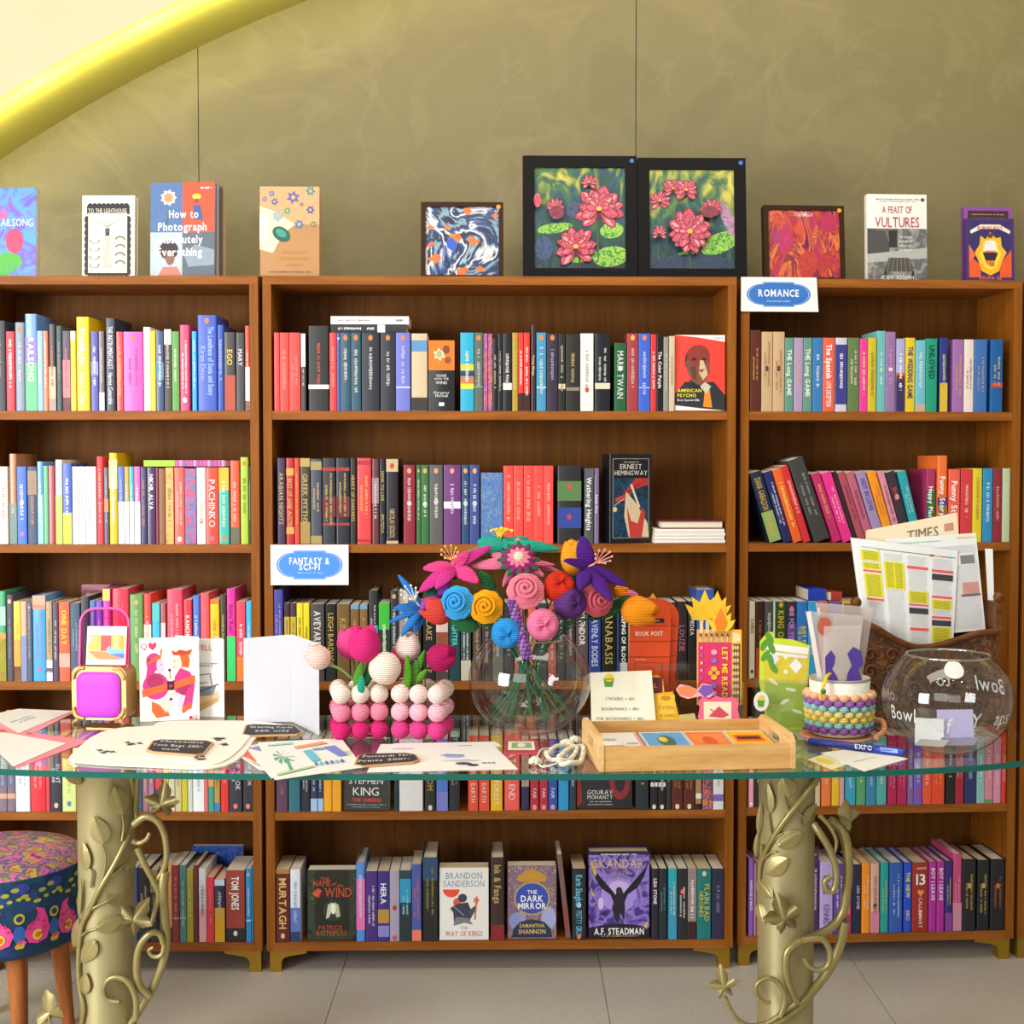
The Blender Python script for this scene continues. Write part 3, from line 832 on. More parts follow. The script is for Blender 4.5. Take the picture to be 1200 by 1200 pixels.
row(CL, 3, '''
-1 8.8 866;#7e6e7c;~;#b8b0c0;B930-936:#d0a088 B912-922:#60688c
9 18.4 866;#7e6e7c;~;#b8b0c0;B930-936:#d0a088 B912-922:#60688c
18.8 35.5 866;#e2ebf4;~~;#8a98c0
36.5 54.2 868;#e6363e;~~;#f8b8b0
54.5 59 868;#ce4a5c;;#fff
59.5 73 866;#33333d;%BURNT|SUGAR;#e8e8f0;W I944:#f0b8a8
73.5 89.4 867;#d2e48e;~;#a8b870;I942:#6080b0
90 98 867;#e0a850;;#fff
159.5 167 866;#3e5a7a;~;#a8b8c8
167.5 174 866;#a07479;~;#e0c0c0
174.4 181 866;#a47890;~;#e0c0c0
182 190.4 867;#de3a4a;;#fff;F925:#4a4a60
191.5 197.8 867;#e4d622;;#fff
198.2 205 868;#dedac2;~;#a8a490
205.5 213 867;#ccc494;~;#988c60
213.4 220 867;#ccc432;;#fff
220.5 226 868;#ced6ca;~;#fff
226.4 239.8 867;#eef1f4;~;#8aa0d0
240.2 244 867;#ee6c72;;#fff
244.4 251 868;#42a48c;;#fff;U922:#e0a060
251.4 258 867;#bc9a52;~;#7a5c30;F941:#3c88c8
259 268 866;#e63c3a;~;#f0a090;
268.6 283.8 865;#363844;%THE BOOK|THIEF;#e8e8ec;W I945:#e88070
285 296.4 865;#363844;%THE BOOK|THIEF;#e8e8ec;W I945:#e88070
''')
row(CM, 3, '''
324 337.4 866;#5c3e5a;~;#9a8098
338.4 352 866;#2e6e7c;%KING|;#b8d0d4
353 363 866;#2a2a40;~~;#d8d8e0
364 372 866;#2a3c60;~;#d8dce8;F936:#a8c8ec
372.4 379 866;#2a3c60;~;#d8dce8;F936:#a8c8ec
379.4 389 866;#f4ae2a;KING;#fdf6e0
389.4 400 866;#f4ae2a;KING;#fdf6e0
462 466.8 868;#1c3e4e;;#fff
467.6 496 866;#eef0f4;;#555;D.12
498 510.4 866;#292d2b;%KINGDOM;#c8a850;I947:#e0e0d8
511.4 525 866;#4c80da;KINGS|;#a8c8f0;F928:#7c84dc
526.5 539 864;#252a34;~~;#c0a860
548.6 560.4 862;#ee543e;THE WANDERING|EARTH;#f8e0d8
561.4 573.4 862;#ee543e;THE WANDERING|EARTH;#f8e0d8
575 589 862;#f4be1c;THE DARK|FOREST;#fdf4d8
591 609 860;#f4645c;DEATH'S|END;#fdeae8
611 620 866;#2c2c5a;~;#c0c0d8;U922:#b8a088
621.5 631.4 866;#bc2e46;BALDACCI|FAIR;#f8e0e0;I947:#e8a0a0
632.4 642 866;#bc2e46;BALDACCI|FAIR;#f8e0e0;I947:#e8a0a0
642.6 653 866;#3054b8;BALDACCI|FAIR;#e0e8f8;I947:#e8a0a0
654.5 666.4 866;#2c9ede;~~;#263038
667.4 675 866;#2a3e52;~;#e0e8f0
745 760 865;#26323a;~;#d0b048
762 770.8 865;#232328;~;#e0e0e0;B917-922:#e8e8e8 I946:#e8e8e8
771.4 780 865;#232328;~;#e0e0e0;B917-922:#e8e8e8 I946:#e8e8e8
780.6 786.4 866;#3a3230;~;#b89070
787 800.2 866;#5e2622;~~;#c09050;I946:#e8e0d0
801 814.2 866;#5e2622;~~;#c09050;I946:#e8e0d0
815 822 868;#ac885a;;#fff;B930-936:#f0f0f0 F942:#2a2420
823 834.6 866;#2a4494;;#fff;G#2a3c8c,#e06888,#28306c,#e89040,#3c5cb8
835.4 848 866;#e4e7ee;~;#b0b8c8;B931-939:#8868c0
''')
row(CR, 3, '''
877.5 883 864;#f4a6ba;~;#fff;I942:#fff
883.4 894 864;#2a282a;~;#d8d8d8
895 906 864;#7a4a58;~;#e0c0c8
907 920 864;#4a6a8a;~;#d0d8e0
921 933 864;#9a5040;~;#e0c8b0
934 944 864;#c8b0c8;~;#6a5070
945 952 864;#d8dcc0;~;#a0a080
953 961 864;#dccca8;~;#a09070
962.5 973.4 864;#f48642;~;#fae0c8
974.4 983.4 864;#f6ca2a;~;#fdf0c8
984 989 864;#dcacb4;;#fff
990 1002.4 864;#3caed6;~;#d0f0f8
1003.4 1014 864;#5cae7c;~;#d8f0e0
1015 1026 864;#3e90ba;~;#d0e8f4
1026.4 1038.4 864;#5ababa;~;#d8f0f0
1040 1050.4 862;#be2260;~~;#f0a0c0
1051 1062.4 862;#be2260;~~;#f0a0c0
1063.4 1070 864;#8c6cac;~;#e0d0f0
1070.4 1080 864;#7c60d8;~;#e0e0f8;I930:#d04860
1080.4 1091.4 862;#ee5e44;~;#fae0c0
1092 1106.4 862;#ee4e2e;~~;#f8c030
1108 1118.4 864;#1c2024;~;#e8e8e0
1119 1129 864;#ae263e;~~;#f0d0d0
1130 1143 864;#2c366c;~;#c0c8e8
1144 1153.4 864;#90c4c8;~;#e8f8f8
1154 1163 864;#dc90a4;~;#f8e0e8;F937:#68984c
1163.4 1172.4 864;#dc94b8;~;#f8e0f0
1173 1184.4 858;#e63a42;~~;#f8e0d8
''')
row(CL, 4, '''
100 112 1017;#7a4a3c;~;#d8c8a8
113 126 1017;#3c5c4c;~;#d8d8c8
127 140 1017;#b88c4c;~;#5a4020
141 153 1017;#8c3c4c;~;#e8c8c8
154 162 1017;#3054b6;~;#a8c0f0
162.6 176 1017;#2a2c34;~~;#d8d0b8
176.4 186 1020;#2e2a2a;~;#b8a068;U1046:#a08a50
186.6 197 1016;#3a4a5a;~;#d0d0d0
197.5 202 1015;#eeae6c;;#fff;F1087:#3a2c28
202.3 210.5 1014;#902e32;~;#e0a090;B1075-1077:#c09090
211 218.8 1014;#4c8888;~;#d0e0e0;B1075-1077:#a0c0c0
219.2 227 1019;#aea632;~;#e8e0a0
227.6 233 1014;#6c2632;;#fff
233.5 242.3 1018;#dee2ea;~;#34548c;F1065:#f0b8c4
242.7 251.4 1028;#ee3c50;~;#f89090
252 264 1031;#2a3056;~;#e8e8f0;F1064:#e6b020 U1038:#d8e4f0
265 287.4 1020;#a24238;TOM JONES|;#fff;F1088:#28282c I1094:#e8e8e8
288.5 294.8 1018;#2c8eca;~;#d0e8f8;I1025:#e8a080 B1078-1080:#a0d0f0
295.1 297.2 1018;#2c8eca;;#d0e8f8
''')
row(CM, 4, '''
323 340 1019;#5c1c24;MURTAGH;#e0b860;U1024:#a87838 I1097:#e8c080
340.6 352.4 1019;#dce0ec;~;#7c90c8;F1064:#5c74c0 F1092:#3c4468
417.6 428 1011;#5a90e0;~;#f8e0f0;B1030-1090:#e878b8
428.6 442.4 1021;#4c2e82;~~;#e8e0f8
442.8 456.4 1021;#3e2e88;HERA|;#f0f0ff;B1066-1082:#b89040 B1085-1098:#8c88d0
456.8 468.4 1021;#aca4bc;;#fff;I1064:#c83030 I1099:#d05050
468.8 482 1020;#2c9ece;~~;#a8e0f4;F1058:#25343c U1030:#2a4450
482.6 494 1013;#4c5cac;~~;#f07058;F1090:#f08068
495.5 513 1005;#25272b;~~;#b0a048;F1060:#222428 U1032:#2c4c78 D.16
575 591 1005;#3a2a2c;Ink & Fangs|;#c8a868;F1084:#8c2430 D.16
670.5 686.4 1018;#252930;Karin Slaughter|PRETTY GIRLS;#68c8f0;I1061:#f8e8f0 I1098:#e8784c
763.5 771.4 1018;#2c2638;LEIA STONE|;#f0f0f0
772 781.4 1018;#28303a;~~;#60a8b8
783 793 1018;#2caab6;~~;#e8f4c8;F1040:#3c98c0
793.6 805.4 1018;#2a282e;~~;#e8e0e0;I1045:#f07050
805.8 816.2 1018;#948688;~;#fff;F1080:#3a2228
816.6 833 1018;#207878;%PLAIN BAD|HEROINES;#d8c840;W I1024:#e0c8a0
834 848 1018;#2e2c4a;~;#8888a8
''')
row(CR, 4, '''
877.4 882.6 1007;#8c5aba;MARRIAGE & MASTI;#f0e0f8;
883 886.4 1012;#a07c8c;;#fff
886.8 893 1012;#de5c4a;~;#f8d0c0
894 908 1012;#5a6a8a;~;#d0d8e8
909 922 1012;#a85a78;~;#f0d0dc
923 938 1012;#4a7a6a;~;#d0e8e0
939 949.6 1012;#c89a5a;~;#5a4020
950.4 959.4 1003;#4c2a68;~;#e0d0f0;D.16
960.4 976 1010;#beaae0;ELLE|KENNEDY;#4a3a8c;
976.5 990 1012;#5e3ea2;~~;#f0e8ff
991 997.6 1016;#ae2e60;~;#f0c0d0
998.4 1008 1013;#24284c;%LEIA STONE|;#f0f0f0;W
1009.4 1019.4 1012;#f69622;~~;#fdeed0;
1020 1030 1012;#dcb4a4;~;#a83038;F1069:#d88aa0 I1062:#2c3c4c
1031 1041 1011;#21a6a2;~~;#d0d848
1042 1057.4 1011;#305cb8;~~;#c8d8f4
1058.4 1068 1011;#2050d2;THE NEW|BIRD;#f0e060
1068.4 1087.4 1011;#a02e2a;;#f8e8e0;X13
1088 1097 1010;#ae2e9c;BOY I LEAVE|;#fae8f8;
1097.4 1106.4 1010;#ae2e9c;BOY I LEAVE|;#fae8f8;
1107 1115.4 1009;#2c2c78;~~;#e0d860;F1070:#8c3c9c
1116 1126.6 1001;#c64a7c;~~;#f0a8c0;D.16 F1058:#cc8ca4
1127.2 1143 1007;#191d25;~~;#c0a050;I1038:#c8a850
1144.4 1158.6 1008;#191d25;~~;#c0a050;I1038:#c8a850
1160 1180.6 1007;#191d25;~~;#b86030;I1038:#d87030
''')
# ---------------------------------------------------------------- books shown by their front covers
def face_book(case, z0, x0, x1, yt, T, col, art, label, hard=False, back=.02, tilt=4., yaw=0., group=None, cat='book', name=None, spinecol=None):
    u0, _ = case.hit(x0, yt+60, back); u1, _ = case.hit(x1, yt+60, back); _, zt = case.hit((x0+x1)/2, yt, back+.01)
    W = u1-u0; H = (zt-z0)/math.cos(math.radians(tilt)); W = W/math.cos(math.radians(yaw))
    m = mat(col, .3, noise=.05, nscale=30)
    o = solid_book(name or ('hardback_book' if hard else 'paperback_book'), T, W, H, m, hard)
    # canonical: spine at y=0, cover on +x  ->  spine to the viewer's left, cover to the viewer
    M0 = Matrix.Rotation(-math.pi/2, 4, 'Z')
    Mt = Matrix.Rotation(math.radians(-tilt), 4, 'X'); My = Matrix.Rotation(math.radians(yaw), 4, 'Z')
    Mc = Matrix.Rotation(case.ang, 4, 'Z')
    # cover plane x=+T/2 -> y=-T/2 after M0; shift so the cover is at y=0 and x from 0 to W
    S = Matrix.Translation((0, T/2, 0))
    o.matrix_world = Matrix.Translation(case.world(u0, back, z0+.0008+T*math.sin(math.radians(tilt)))) @ Mc @ My @ Mt @ S @ M0
    a = Art(Fr((T/2, 0, 0), (0, 1, 0), (0, 0, 1), W, H)); a.W = W; a.H = H
    if art: art(a); a.done(o)
    tag(o, label, cat, group)
    return o
def art_psycho(a):
    a.P([(0, 0), (1, 0), (1, .09), (.45, .03)], '#f4f0ea'); a.t('PICADOR', .88, .04, .018, '#444')
    a.P([(.2, .62), (.0, .78), (0, .93), (1, 1), (1, .8), (.78, .62)], '#23262c')
    a.ell(.45, .34, .25, .2, '#3a211c'); a.P([(.22, .36), (.26, .5), (.4, .66), (.56, .66), (.7, .5), (.7, .34), (.6, .22), (.32, .22)], '#7c4a38'); a.P([(.3, .42), (.42, .4), (.44, .6), (.36, .58)], '#5c3428')
    a.ell(.47, .27, .23, .14, '#8c2e24'); a.P([(.5, .34), (.56, .32), (.66, .52), (.56, .6), (.48, .5)], '#d0b48c'); a.ell(.38, .32, .05, .02, '#241614'); a.ell(.58, .32, .05, .018, '#241614')
    a.P([(.46, .46), (.6, .45), (.53, .5)], '#8c4434'); a.P([(.28, .58), (.5, .68), (.62, .62), (.6, .72), (.42, .8)], '#1c1c20')
    a.P([(.6, .7), (.68, .68), (.74, .96), (.56, .95)], '#ee8c1c'); a.P([(.5, .68), (.6, .62), (.72, .68), (.62, .78)], '#c8c0b4')
    a.P([(0, .93), (.5, .97), (1, 1), (0, 1)], '#f0ece6')
    a.t('AMERICAN', .05, .735, .042, '#e8e020', st=1, align='L'); a.t('PSYCHO', .05, .80, .042, '#e8e020', st=1, align='L'); a.t('Bret Easton Ellis', .05, .86, .03, '#fff', align='L', maxw=.48)
def art_hem(a):
    for q in ((.07, .05, .93, .055), (.07, .94, .93, .945), (.07, .05, .08, .945), (.92, .05, .93, .945)): a.rect(*q, '#b8b0a4')
    a.t('THE WORKS OF', .5, .09, .018, '#d8d0c4'); a.t('ERNEST', .5, .14, .055, '#e8e2da', st=2, maxw=.52); a.t('HEMINGWAY', .5, .21, .05, '#e8e2da', st=2, maxw=.78)
    a.rect(.085, .27, .915, .935, blotch(['#16324a', '#1c4a68', '#0e2236', '#2c6484'], 30., 2., .3))
    a.P([(.6, .27), (.92, .27), (.92, .34), (.55, .4), (.3, .45), (.1, .55), (.4, .4)], '#b8322c'); a.P([(.12, .5), (.5, .42), (.46, .5), (.15, .54)], '#c84034')
    a.P([(.38, .42), (.62, .55), (.9, .78), (.92, .935), (.45, .935), (.34, .7)], '#d8c4a0'); a.P([(.4, .58), (.5, .75), (.66, .78), (.76, .6), (.84, .66), (.76, .935), (.48, .935), (.42, .7)], '#c43c34')
    a.line([(.5, .34), (.7, .6)], .05, '#dcd0b8'); a.line([(.1, .58), (.34, .5)], .012, '#d8d0c0'); a.ell(.12, .62, .05, .03, '#d8c8a0')
def art_shining(a):
    a.t('STEPHEN', .5, .59, .085, '#f0f2f4', maxw=.86); a.t('KING', .5, .735, .115, '#f0f2f4', maxw=.66)
    a.t('THE SHINING', .52, .855, .05, '#e8452c', maxw=.62, st=1); a.sc(.5, .92, .86, .014, '#c8c8c8'); a.sc(.5, .955, .6, .013, '#b8b8b8'); a.P([(.85, .2), (1, .1), (1, .5), (.88, .6)], '#54646e')
def art_mohanty(a):
    a.P([(.0, .3), (.1, .2), (.28, .3), (.45, .1), (.55, .2), (.4, .45), (.2, .45), (.05, .6)], '#8c2a30'); a.P([(0, .6), (.06, .5), (.1, .9), (0, .98)], '#9c2c28')
    for i in range(14):
        t = i/13*5; a.ell(.78+.14*math.cos(t), .62+.2*math.sin(t), .05, .06, '#8c2c34')
    a.line([(.02, .2), (.2, .35), (.4, .1)], .014, '#b8b8b8'); a.line([(.05, .1), (.16, .45)], .01, '#c8c8c8')
    a.t('GOURAV', .42, .765, .06, '#f0f0f0', st=2, maxw=.46); a.t('MOHANTY', .42, .835, .055, '#f0f0f0', st=2, maxw=.46); a.sc(.42, .9, .4, .018, '#ccc'); a.sc(.42, .94, .44, .018, '#ccc')
def art_wind(a):
    leaf = blotch(['#141812', '#1c2418', '#3c4c34', '#181c14', '#5c6c50'], 60., 2., .4)
    a.rect(.0, 0, .16, 1, leaf); a.rect(.86, 0, 1, 1, leaf); a.rect(.16, .86, .86, 1, leaf)
    c = '#c85428'
    a.t('THE', .36, .13, .05, c, st=2); a.t('NAME', .3, .19, .085, c, st=2, maxw=.36); a.t('of', .55, .2, .05, c, shear=.3); a.t('the', .68, .22, .05, c, shear=.3)
    a.t('WIND', .64, .32, .13, c, st=2, maxw=.56); a.P([(.08, .34), (.22, .26), (.3, .3), (.2, .38)], c); a.star(.2, .35, .09, c, 7, .4)
    a.ell(.52, .58, .2, .15, '#2c3628'); a.P([(.38, .7), (.42, .5), (.5, .46), (.52, .56), (.44, .68)], '#c8d0b0'); a.P([(.54, .54), (.56, .46), (.64, .5), (.68, .66), (.6, .68)], '#b8c4a0'); a.ell(.53, .55, .05, .08, '#f0f4dc')
    a.t('PATRICK', .48, .82, .062, c, st=2, maxw=.5); a.t('ROTHFUSS', .5, .9, .07, c, st=2, maxw=.62)
def art_kings(a):
    b = '#8a9cb8'
    a.t('BRANDON', .5, .11, .085, b, st=2, maxw=.74); a.t('SANDERSON', .5, .22, .085, b, st=2, maxw=.84)
    a.ell(.24, .3, .17, .11, '#e8543c', a0=0, a1=180); a.ell(.36, .48, .08, .06, '#d85c48')
    dk = '#3c4050'
    a.ell(.47, .42, .09, .06, dk); a.P([(.36, .5), (.58, .48), (.66, .62), (.62, .74), (.3, .8), (.28, .62), (.22, .56)], dk); a.P([(.58, .6), (.74, .52), (.76, .56), (.64, .7)], '#4a5060')
    a.P([(.34, .68), (.6, .7), (.68, .79), (.5, .76), (.28, .8)], '#7a8090'); a.line([(.72, .72), (.76, .4)], .03, '#e0503c'); a.star(.75, .45, .08, '#e86c54', 5, .5); a.line([(.3, .54), (.5, .66)], .02, '#9098a8')
    a.t('THE', .5, .83, .04, '#d890a0', st=2); a.t('WAY OF KINGS', .5, .91, .07, '#d07888', st=2, maxw=.76)
def art_mirror(a):
    a.rect(0, 0, 1, 1, blotch(['#1f3c80', '#c8962c', '#4c70b8', '#a86820', '#284c9c', '#d4b04c', '#7c94c8'], 50., 2.5, .4))
    a.P([(.2, .14), (.5, .04), (.8, .14), (.78, .22), (.22, .22)], '#c89438'); a.ell(.2, .76, .17, .12, '#8c98d0'); a.ell(.84, .72, .15, .16, '#a8acdc')
    a.ell(.5, .45, .37, .23, '#c8a452'); a.ell(.5, .45, .34, .21, '#3450b8')
    a.t('THE', .5, .36, .05, '#f4f0e8', st=1); a.t('DARK', .5, .45, .085, '#fff', st=1, maxw=.46); a.t('MIRROR', .5, .55, .08, '#fff', st=1, maxw=.58)
    a.P([(.08, .98), (.12, .86), (.25, .77), (.5, .73), (.75, .77), (.88, .86), (.92, .98)], '#26304c'); a.t('SAMANTHA', .5, .82, .05, '#d8b878', st=1, maxw=.52); a.t('SHANNON', .5, .9, .06, '#d8b878', st=1, maxw=.56)
def art_skandar(a):
    a.rect(0, 0, 1, 1, blotch(['#2c2058', '#5c44a8', '#9c84dc', '#3c2c78', '#4c3898'], 22., 1.5, .35)); a.rect(0, 0, 1, .04, '#241c44'); a.P([(0, .88), (.3, .84), (.7, .84), (1, .88), (1, 1), (0, 1)], '#1c1630')
    a.ell(.5, .5, .3, .2, '#a890e4'); a.ell(.5, .42, .16, .09, '#c8b4f0')
    w = '#17131f'
    a.P([(.45, .66), (.36, .5), (.2, .42), (.08, .28), (.02, .14), (.1, .22), (.25, .34), (.4, .46), (.5, .56)], w); a.P([(.55, .66), (.64, .5), (.8, .42), (.92, .28), (.98, .14), (.9, .22), (.75, .34), (.6, .46), (.5, .56)], w)
    a.P([(.42, .56), (.46, .46), (.54, .42), (.58, .5), (.6, .66), (.58, .82), (.53, .7), (.48, .84), (.42, .74), (.38, .66)], '#221c30'); a.ell(.5, .45, .05, .04, '#2c2438'); a.ell(.2, .6, .05, .07, '#d0c0f4'); a.ell(.78, .6, .05, .05, '#8c78cc')
    a.P([(.02, .14), (.05, .1), (.14, .24), (.1, .3)], '#c8a860'); a.P([(.02, .4), (.1, .5), (.06, .52)], '#c8a860'); a.P([(.98, .8), (.9, .86), (.96, .9)], '#d8b868')
    a.sc(.5, .035, .6, .02, '#e8e8e8'); a.t('SKANDAR', .5, .14, .095, '#e0bc8c', st=2, maxw=.82); a.t('AND THE', .5, .205, .03, '#c8a0a8', st=2); a.t('SPIRIT', .5, .255, .055, '#b088a8', st=2, maxw=.42); a.t('WAR', .5, .32, .055, '#a880b0', st=2, maxw=.28)
    a.t('A.F. STEADMAN', .5, .92, .075, '#f8f4ec', st=1, maxw=.82); a.sc(.5, .975, .6, .012, '#d8b878')
def art_song(a):
    a.rect(0, 0, 1, 1, blotch(['#5c78d8', '#8c60cc', '#5ca8e8', '#7c58c8', '#6c90e0'], 14., 1., .35)); a.P([(0, .8), (.3, .72), (.62, .76), (.7, .85), (.3, 1), (0, 1)], '#5cb43c'); a.ell(.5, .6, .2, .14, '#d8486c'); a.ell(.22, .3, .1, .06, '#d868a8')
    for i in range(5): a.line([(.1+.12*i, 1), (.14+.13*i, .84)], .02, '#3cb8a0')
    a.t('RAILSONG', .5, .39, .085, '#f0f4ff', maxw=.86)
def art_light(a):
    for i in range(9): a.ell(.16+.085*i, .13, .05, .035, '#23252a'); a.ell(.16+.085*i, .97, .05, .028, '#23252a')
    a.rect(.1, .13, .9, .23, '#23252a')
    for s in (.1, .88):
        for i in range(9): a.ell(s, .3+.08*i, .045, .045, '#23252a')
    a.rect(.13, .22, .86, .96, '#e8e0d0'); a.t('TO THE LIGHTHOUSE', .49, .19, .05, '#f0e8d8', maxw=.72)
    g = '#8a8880'
    a.P([(.44, .5), (.54, .5), (.57, .9), (.41, .9)], '#c4c0b4'); a.rect(.45, .44, .53, .5, '#3c3c40'); a.ell(.49, .43, .05, .025, '#55555a')
    for k in range(7): a.line([(.49, .4), (.16+.11*k, .28)], .012, '#b0aca0')
    for k in range(4):
        for sx in (-1, 1): a.ell(.49+sx*.24, .55+.1*k, .1, .05, g, a0=180*(sx > 0), a1=180+180*(sx > 0)); a.ell(.49+sx*.24, .56+.1*k, .07, .034, '#e8e0d0')
def art_photo(a):
    a.rect(0, 0, .5, .53, '#5474a8'); a.rect(.5, 0, 1, .53, '#ee5434'); a.rect(0, .53, .5, 1, '#b8c4cc'); a.rect(.5, .53, 1, 1, '#5c6874')
    a.star(.28, .16, .13, '#f0e0d0', 9, .75); a.star(.28, .16, .09, '#e8946c', 7, .7); a.line([(.3, .28), (.24, .48)], .03, '#3c6c4c')
    a.ell(.72, .15, .07, .03, '#f0c850'); a.ell(.72, .2, .035, .03, '#8c5030'); a.P([(.66, .24), (.78, .24), (.82, .4), (.7, .4)], '#3c5c9c')
    a.ell(.29, .72, .15, .1, '#3a2c2c'); a.ell(.31, .8, .07, .08, '#8c6048'); a.P([(.12, 1), (.2, .9), (.42, .9), (.5, 1)], '#c87c6c'); a.P([(.52, .76), (.7, .66), (1, .72), (1, .88), (.6, .9)], '#8c9cac')
    for i, (s, w) in enumerate((('How to', .46), ('Photograph', .76), ('Absolutely', .68), ('Everything', .7))): a.t(s, .52-.02*i, .335+.135*i, .085, '#fff', st=1, maxw=w)
    a.sc(.86, .06, .2, .025, '#fff')
def art_tan(a):
    a.rect(0, 0, 1, .42, '#c8a474'); a.P([(0, .22), (.22, .27), (.6, .42), (.4, .52), (.22, .74), (0, .7)], '#f0e0b8'); a.P([(0, .3), (.12, .34), (.1, .62), (0, .58)], '#fbf4e4')
    for x, y, r, c in ((.2, .08, .06, '#5c68b0'), (.56, .12, .12, '#6858a8'), (.85, .05, .09, '#3c8890'), (.25, .17, .07, '#4c60a0'), (.46, .27, .07, '#58987c'), (.85, .26, .08, '#4854a0'), (.7, .2, .04, '#5c68b0'), (.66, .42, .09, '#4c78b8'), (.9, .42, .06, '#4c887c'), (.3, .33, .11, '#8cb0c8'), (.08, .14, .05, '#6c78b8')):
        a.star(x, y, r, c, 6, .55, x*5); a.ell(x, y, r*.3, r*.3*a.W/a.H, '#d8b050')
    a.ell(.36, .53, .16, .075, '#1f5c50', rot=.6); a.ell(.36, .52, .1, .04, '#3c9c84', rot=.6)
    a.t('THE BOOK OF', .58, .73, .03, '#d0902c', st=2, maxw=.4); a.t('EVERLASTING', .58, .8, .035, '#d0902c', st=2, maxw=.62); a.t('THINGS', .58, .87, .035, '#d0902c', st=2, maxw=.36); a.sc(.5, .95, .7, .02, '#8c6440')
def art_vult(a):
    a.rect(0, .4, 1, 1, blotch(['#6c6c6a', '#9a9a96', '#55565a', '#86867f'], 30., 1., .45)); a.P([(0, .4), (.3, .43), (.38, .6), (.36, .72), (0, .7)], '#4a4a4c'); a.rect(.36, .42, .5, .62, '#2c2c2e'); a.P([(0, .7), (1, .62), (1, .74), (0, .8)], '#b0b0ac')
    a.P([(.36, .74), (.7, .74), (.78, .9), (.28, .9)], '#4c4a46'); a.rect(.28, .9, .32, 1, '#232323'); a.rect(.74, .9, .78, 1, '#232323')
    for k in range(6): a.line([(.38+.06*k, .75), (.33+.08*k, .9)], .01, '#8a8880')
    a.sc(.5, .06, .74, .018, '#888'); a.sc(.5, .085, .6, .014, '#aaa'); a.rect(.9, .045, .96, .08, '#444')
    a.t('A FEAST OF', .5, .18, .062, '#a8304c', maxw=.5, sy=1.3); a.t('VULTURES', .5, .325, .085, '#a8304c', maxw=.74, sy=1.4)
    for k, s in enumerate(('THE HIDDEN', 'BUSINESS OF', 'DEMOCRACY', 'IN INDIA')): a.t(s, .64, .5+.05*k, .026, '#f0f0f0', maxw=.22)
    a.t('JOSY JOSEPH', .5, .97, .045, '#f0f0f0', maxw=.82)
def art_burns(a):
    a.rect(0, 0, 1, 1, '#4a2c6c'); a.rect(.06, .04, .94, .9, '#332c68'); a.P([(.06, .6), (.3, .75), (.3, .95), (.06, .95)], '#e85c28'); a.P([(.94, .5), (.7, .75), (.7, .95), (.94, .95)], '#e85c28'); a.P([(.06, .42), (.2, .6), (.06, .7)], '#e8703c')
    fl = [(.5, .22), (.62, .32), (.72, .3), (.74, .45), (.84, .55), (.74, .7), (.68, .85), (.5, .92), (.32, .85), (.26, .7), (.18, .55), (.28, .42), (.3, .28), (.4, .34)]
    a.P(fl, '#f4b828'); a.P([(.5+(x-.5)*.7, .6+(y-.6)*.72) for x, y in fl], '#f8d840'); a.P([(.5+(x-.5)*.45, .62+(y-.62)*.5) for x, y in fl], '#f07c28')
    a.ell(.5, .28, .06, .04, '#6c3c24'); a.P([(.4, .36), (.6, .36), (.64, .52), (.36, .52)], '#e8e8f0'); a.P([(.34, .55), (.66, .55), (.6, .68), (.4, .68)], '#2c2838'); a.ell(.53, .74, .06, .04, '#c8703c')
    a.P([(.08, .2), (.3, .1), (.7, .1), (.92, .2), (.9, .25), (.68, .17), (.32, .17), (.1, .25)], '#f0e4d0')
    a.t('BURNS BOY', .5, .155, .05, '#c8302c', st=1, maxw=.68); a.t('KRUPA GE', .5, .96, .05, '#e87040', st=1, maxw=.46)
def art_gwtw(o, T, H):
    pass
fb = []
face_book(CM, ZS[0], 791, 850, 393.5, .022, '#ee4438', art_psycho, 'red paperback shown by its cover with a painted head and yellow title', group=None, back=.012, tilt=3)
face_book(CM, ZS[1], 714.5, 766, 532.5, .05, '#16161a', art_hem, 'black hardback turned to show its fishing boat cover and white author lettering', hard=True, back=.012, tilt=0, yaw=20)
face_book(CM, ZS[3], 401.5, 456, 866, .03, '#373b3e', art_shining, 'charcoal paperback facing out with large white author name and red title', back=.01, tilt=3, yaw=-4)
face_book(CM, ZS[3], 676, 741, 866, .03, '#2a2832', art_mohanty, 'dark paperback facing out with red coils, under the front of the wooden tray', back=.012, tilt=3)
face_book(CM, ZS[4], 360.5, 417, 1019.5, .048, '#1c2019', art_wind, 'dark green paperback facing out with orange title and ivy border', back=.012, tilt=1.5)
face_book(CM, ZS[4], 515, 572.5, 1017, .05, '#f0eeec', art_kings, 'white paperback facing out with a dark fighter and a red sun', back=.006, tilt=1.5)
face_book(CM, ZS[4], 595, 652, 1014.5, .045, '#b89850', art_mirror, 'gold and blue paperback facing out with a round blue title disc', back=.012, tilt=1.5)
face_book(CM, ZS[4], 690, 761, 998, .05, '#3a2a78', art_skandar, 'large purple hardback facing out with dark wings on the cover', hard=True, back=.012, tilt=1.5)
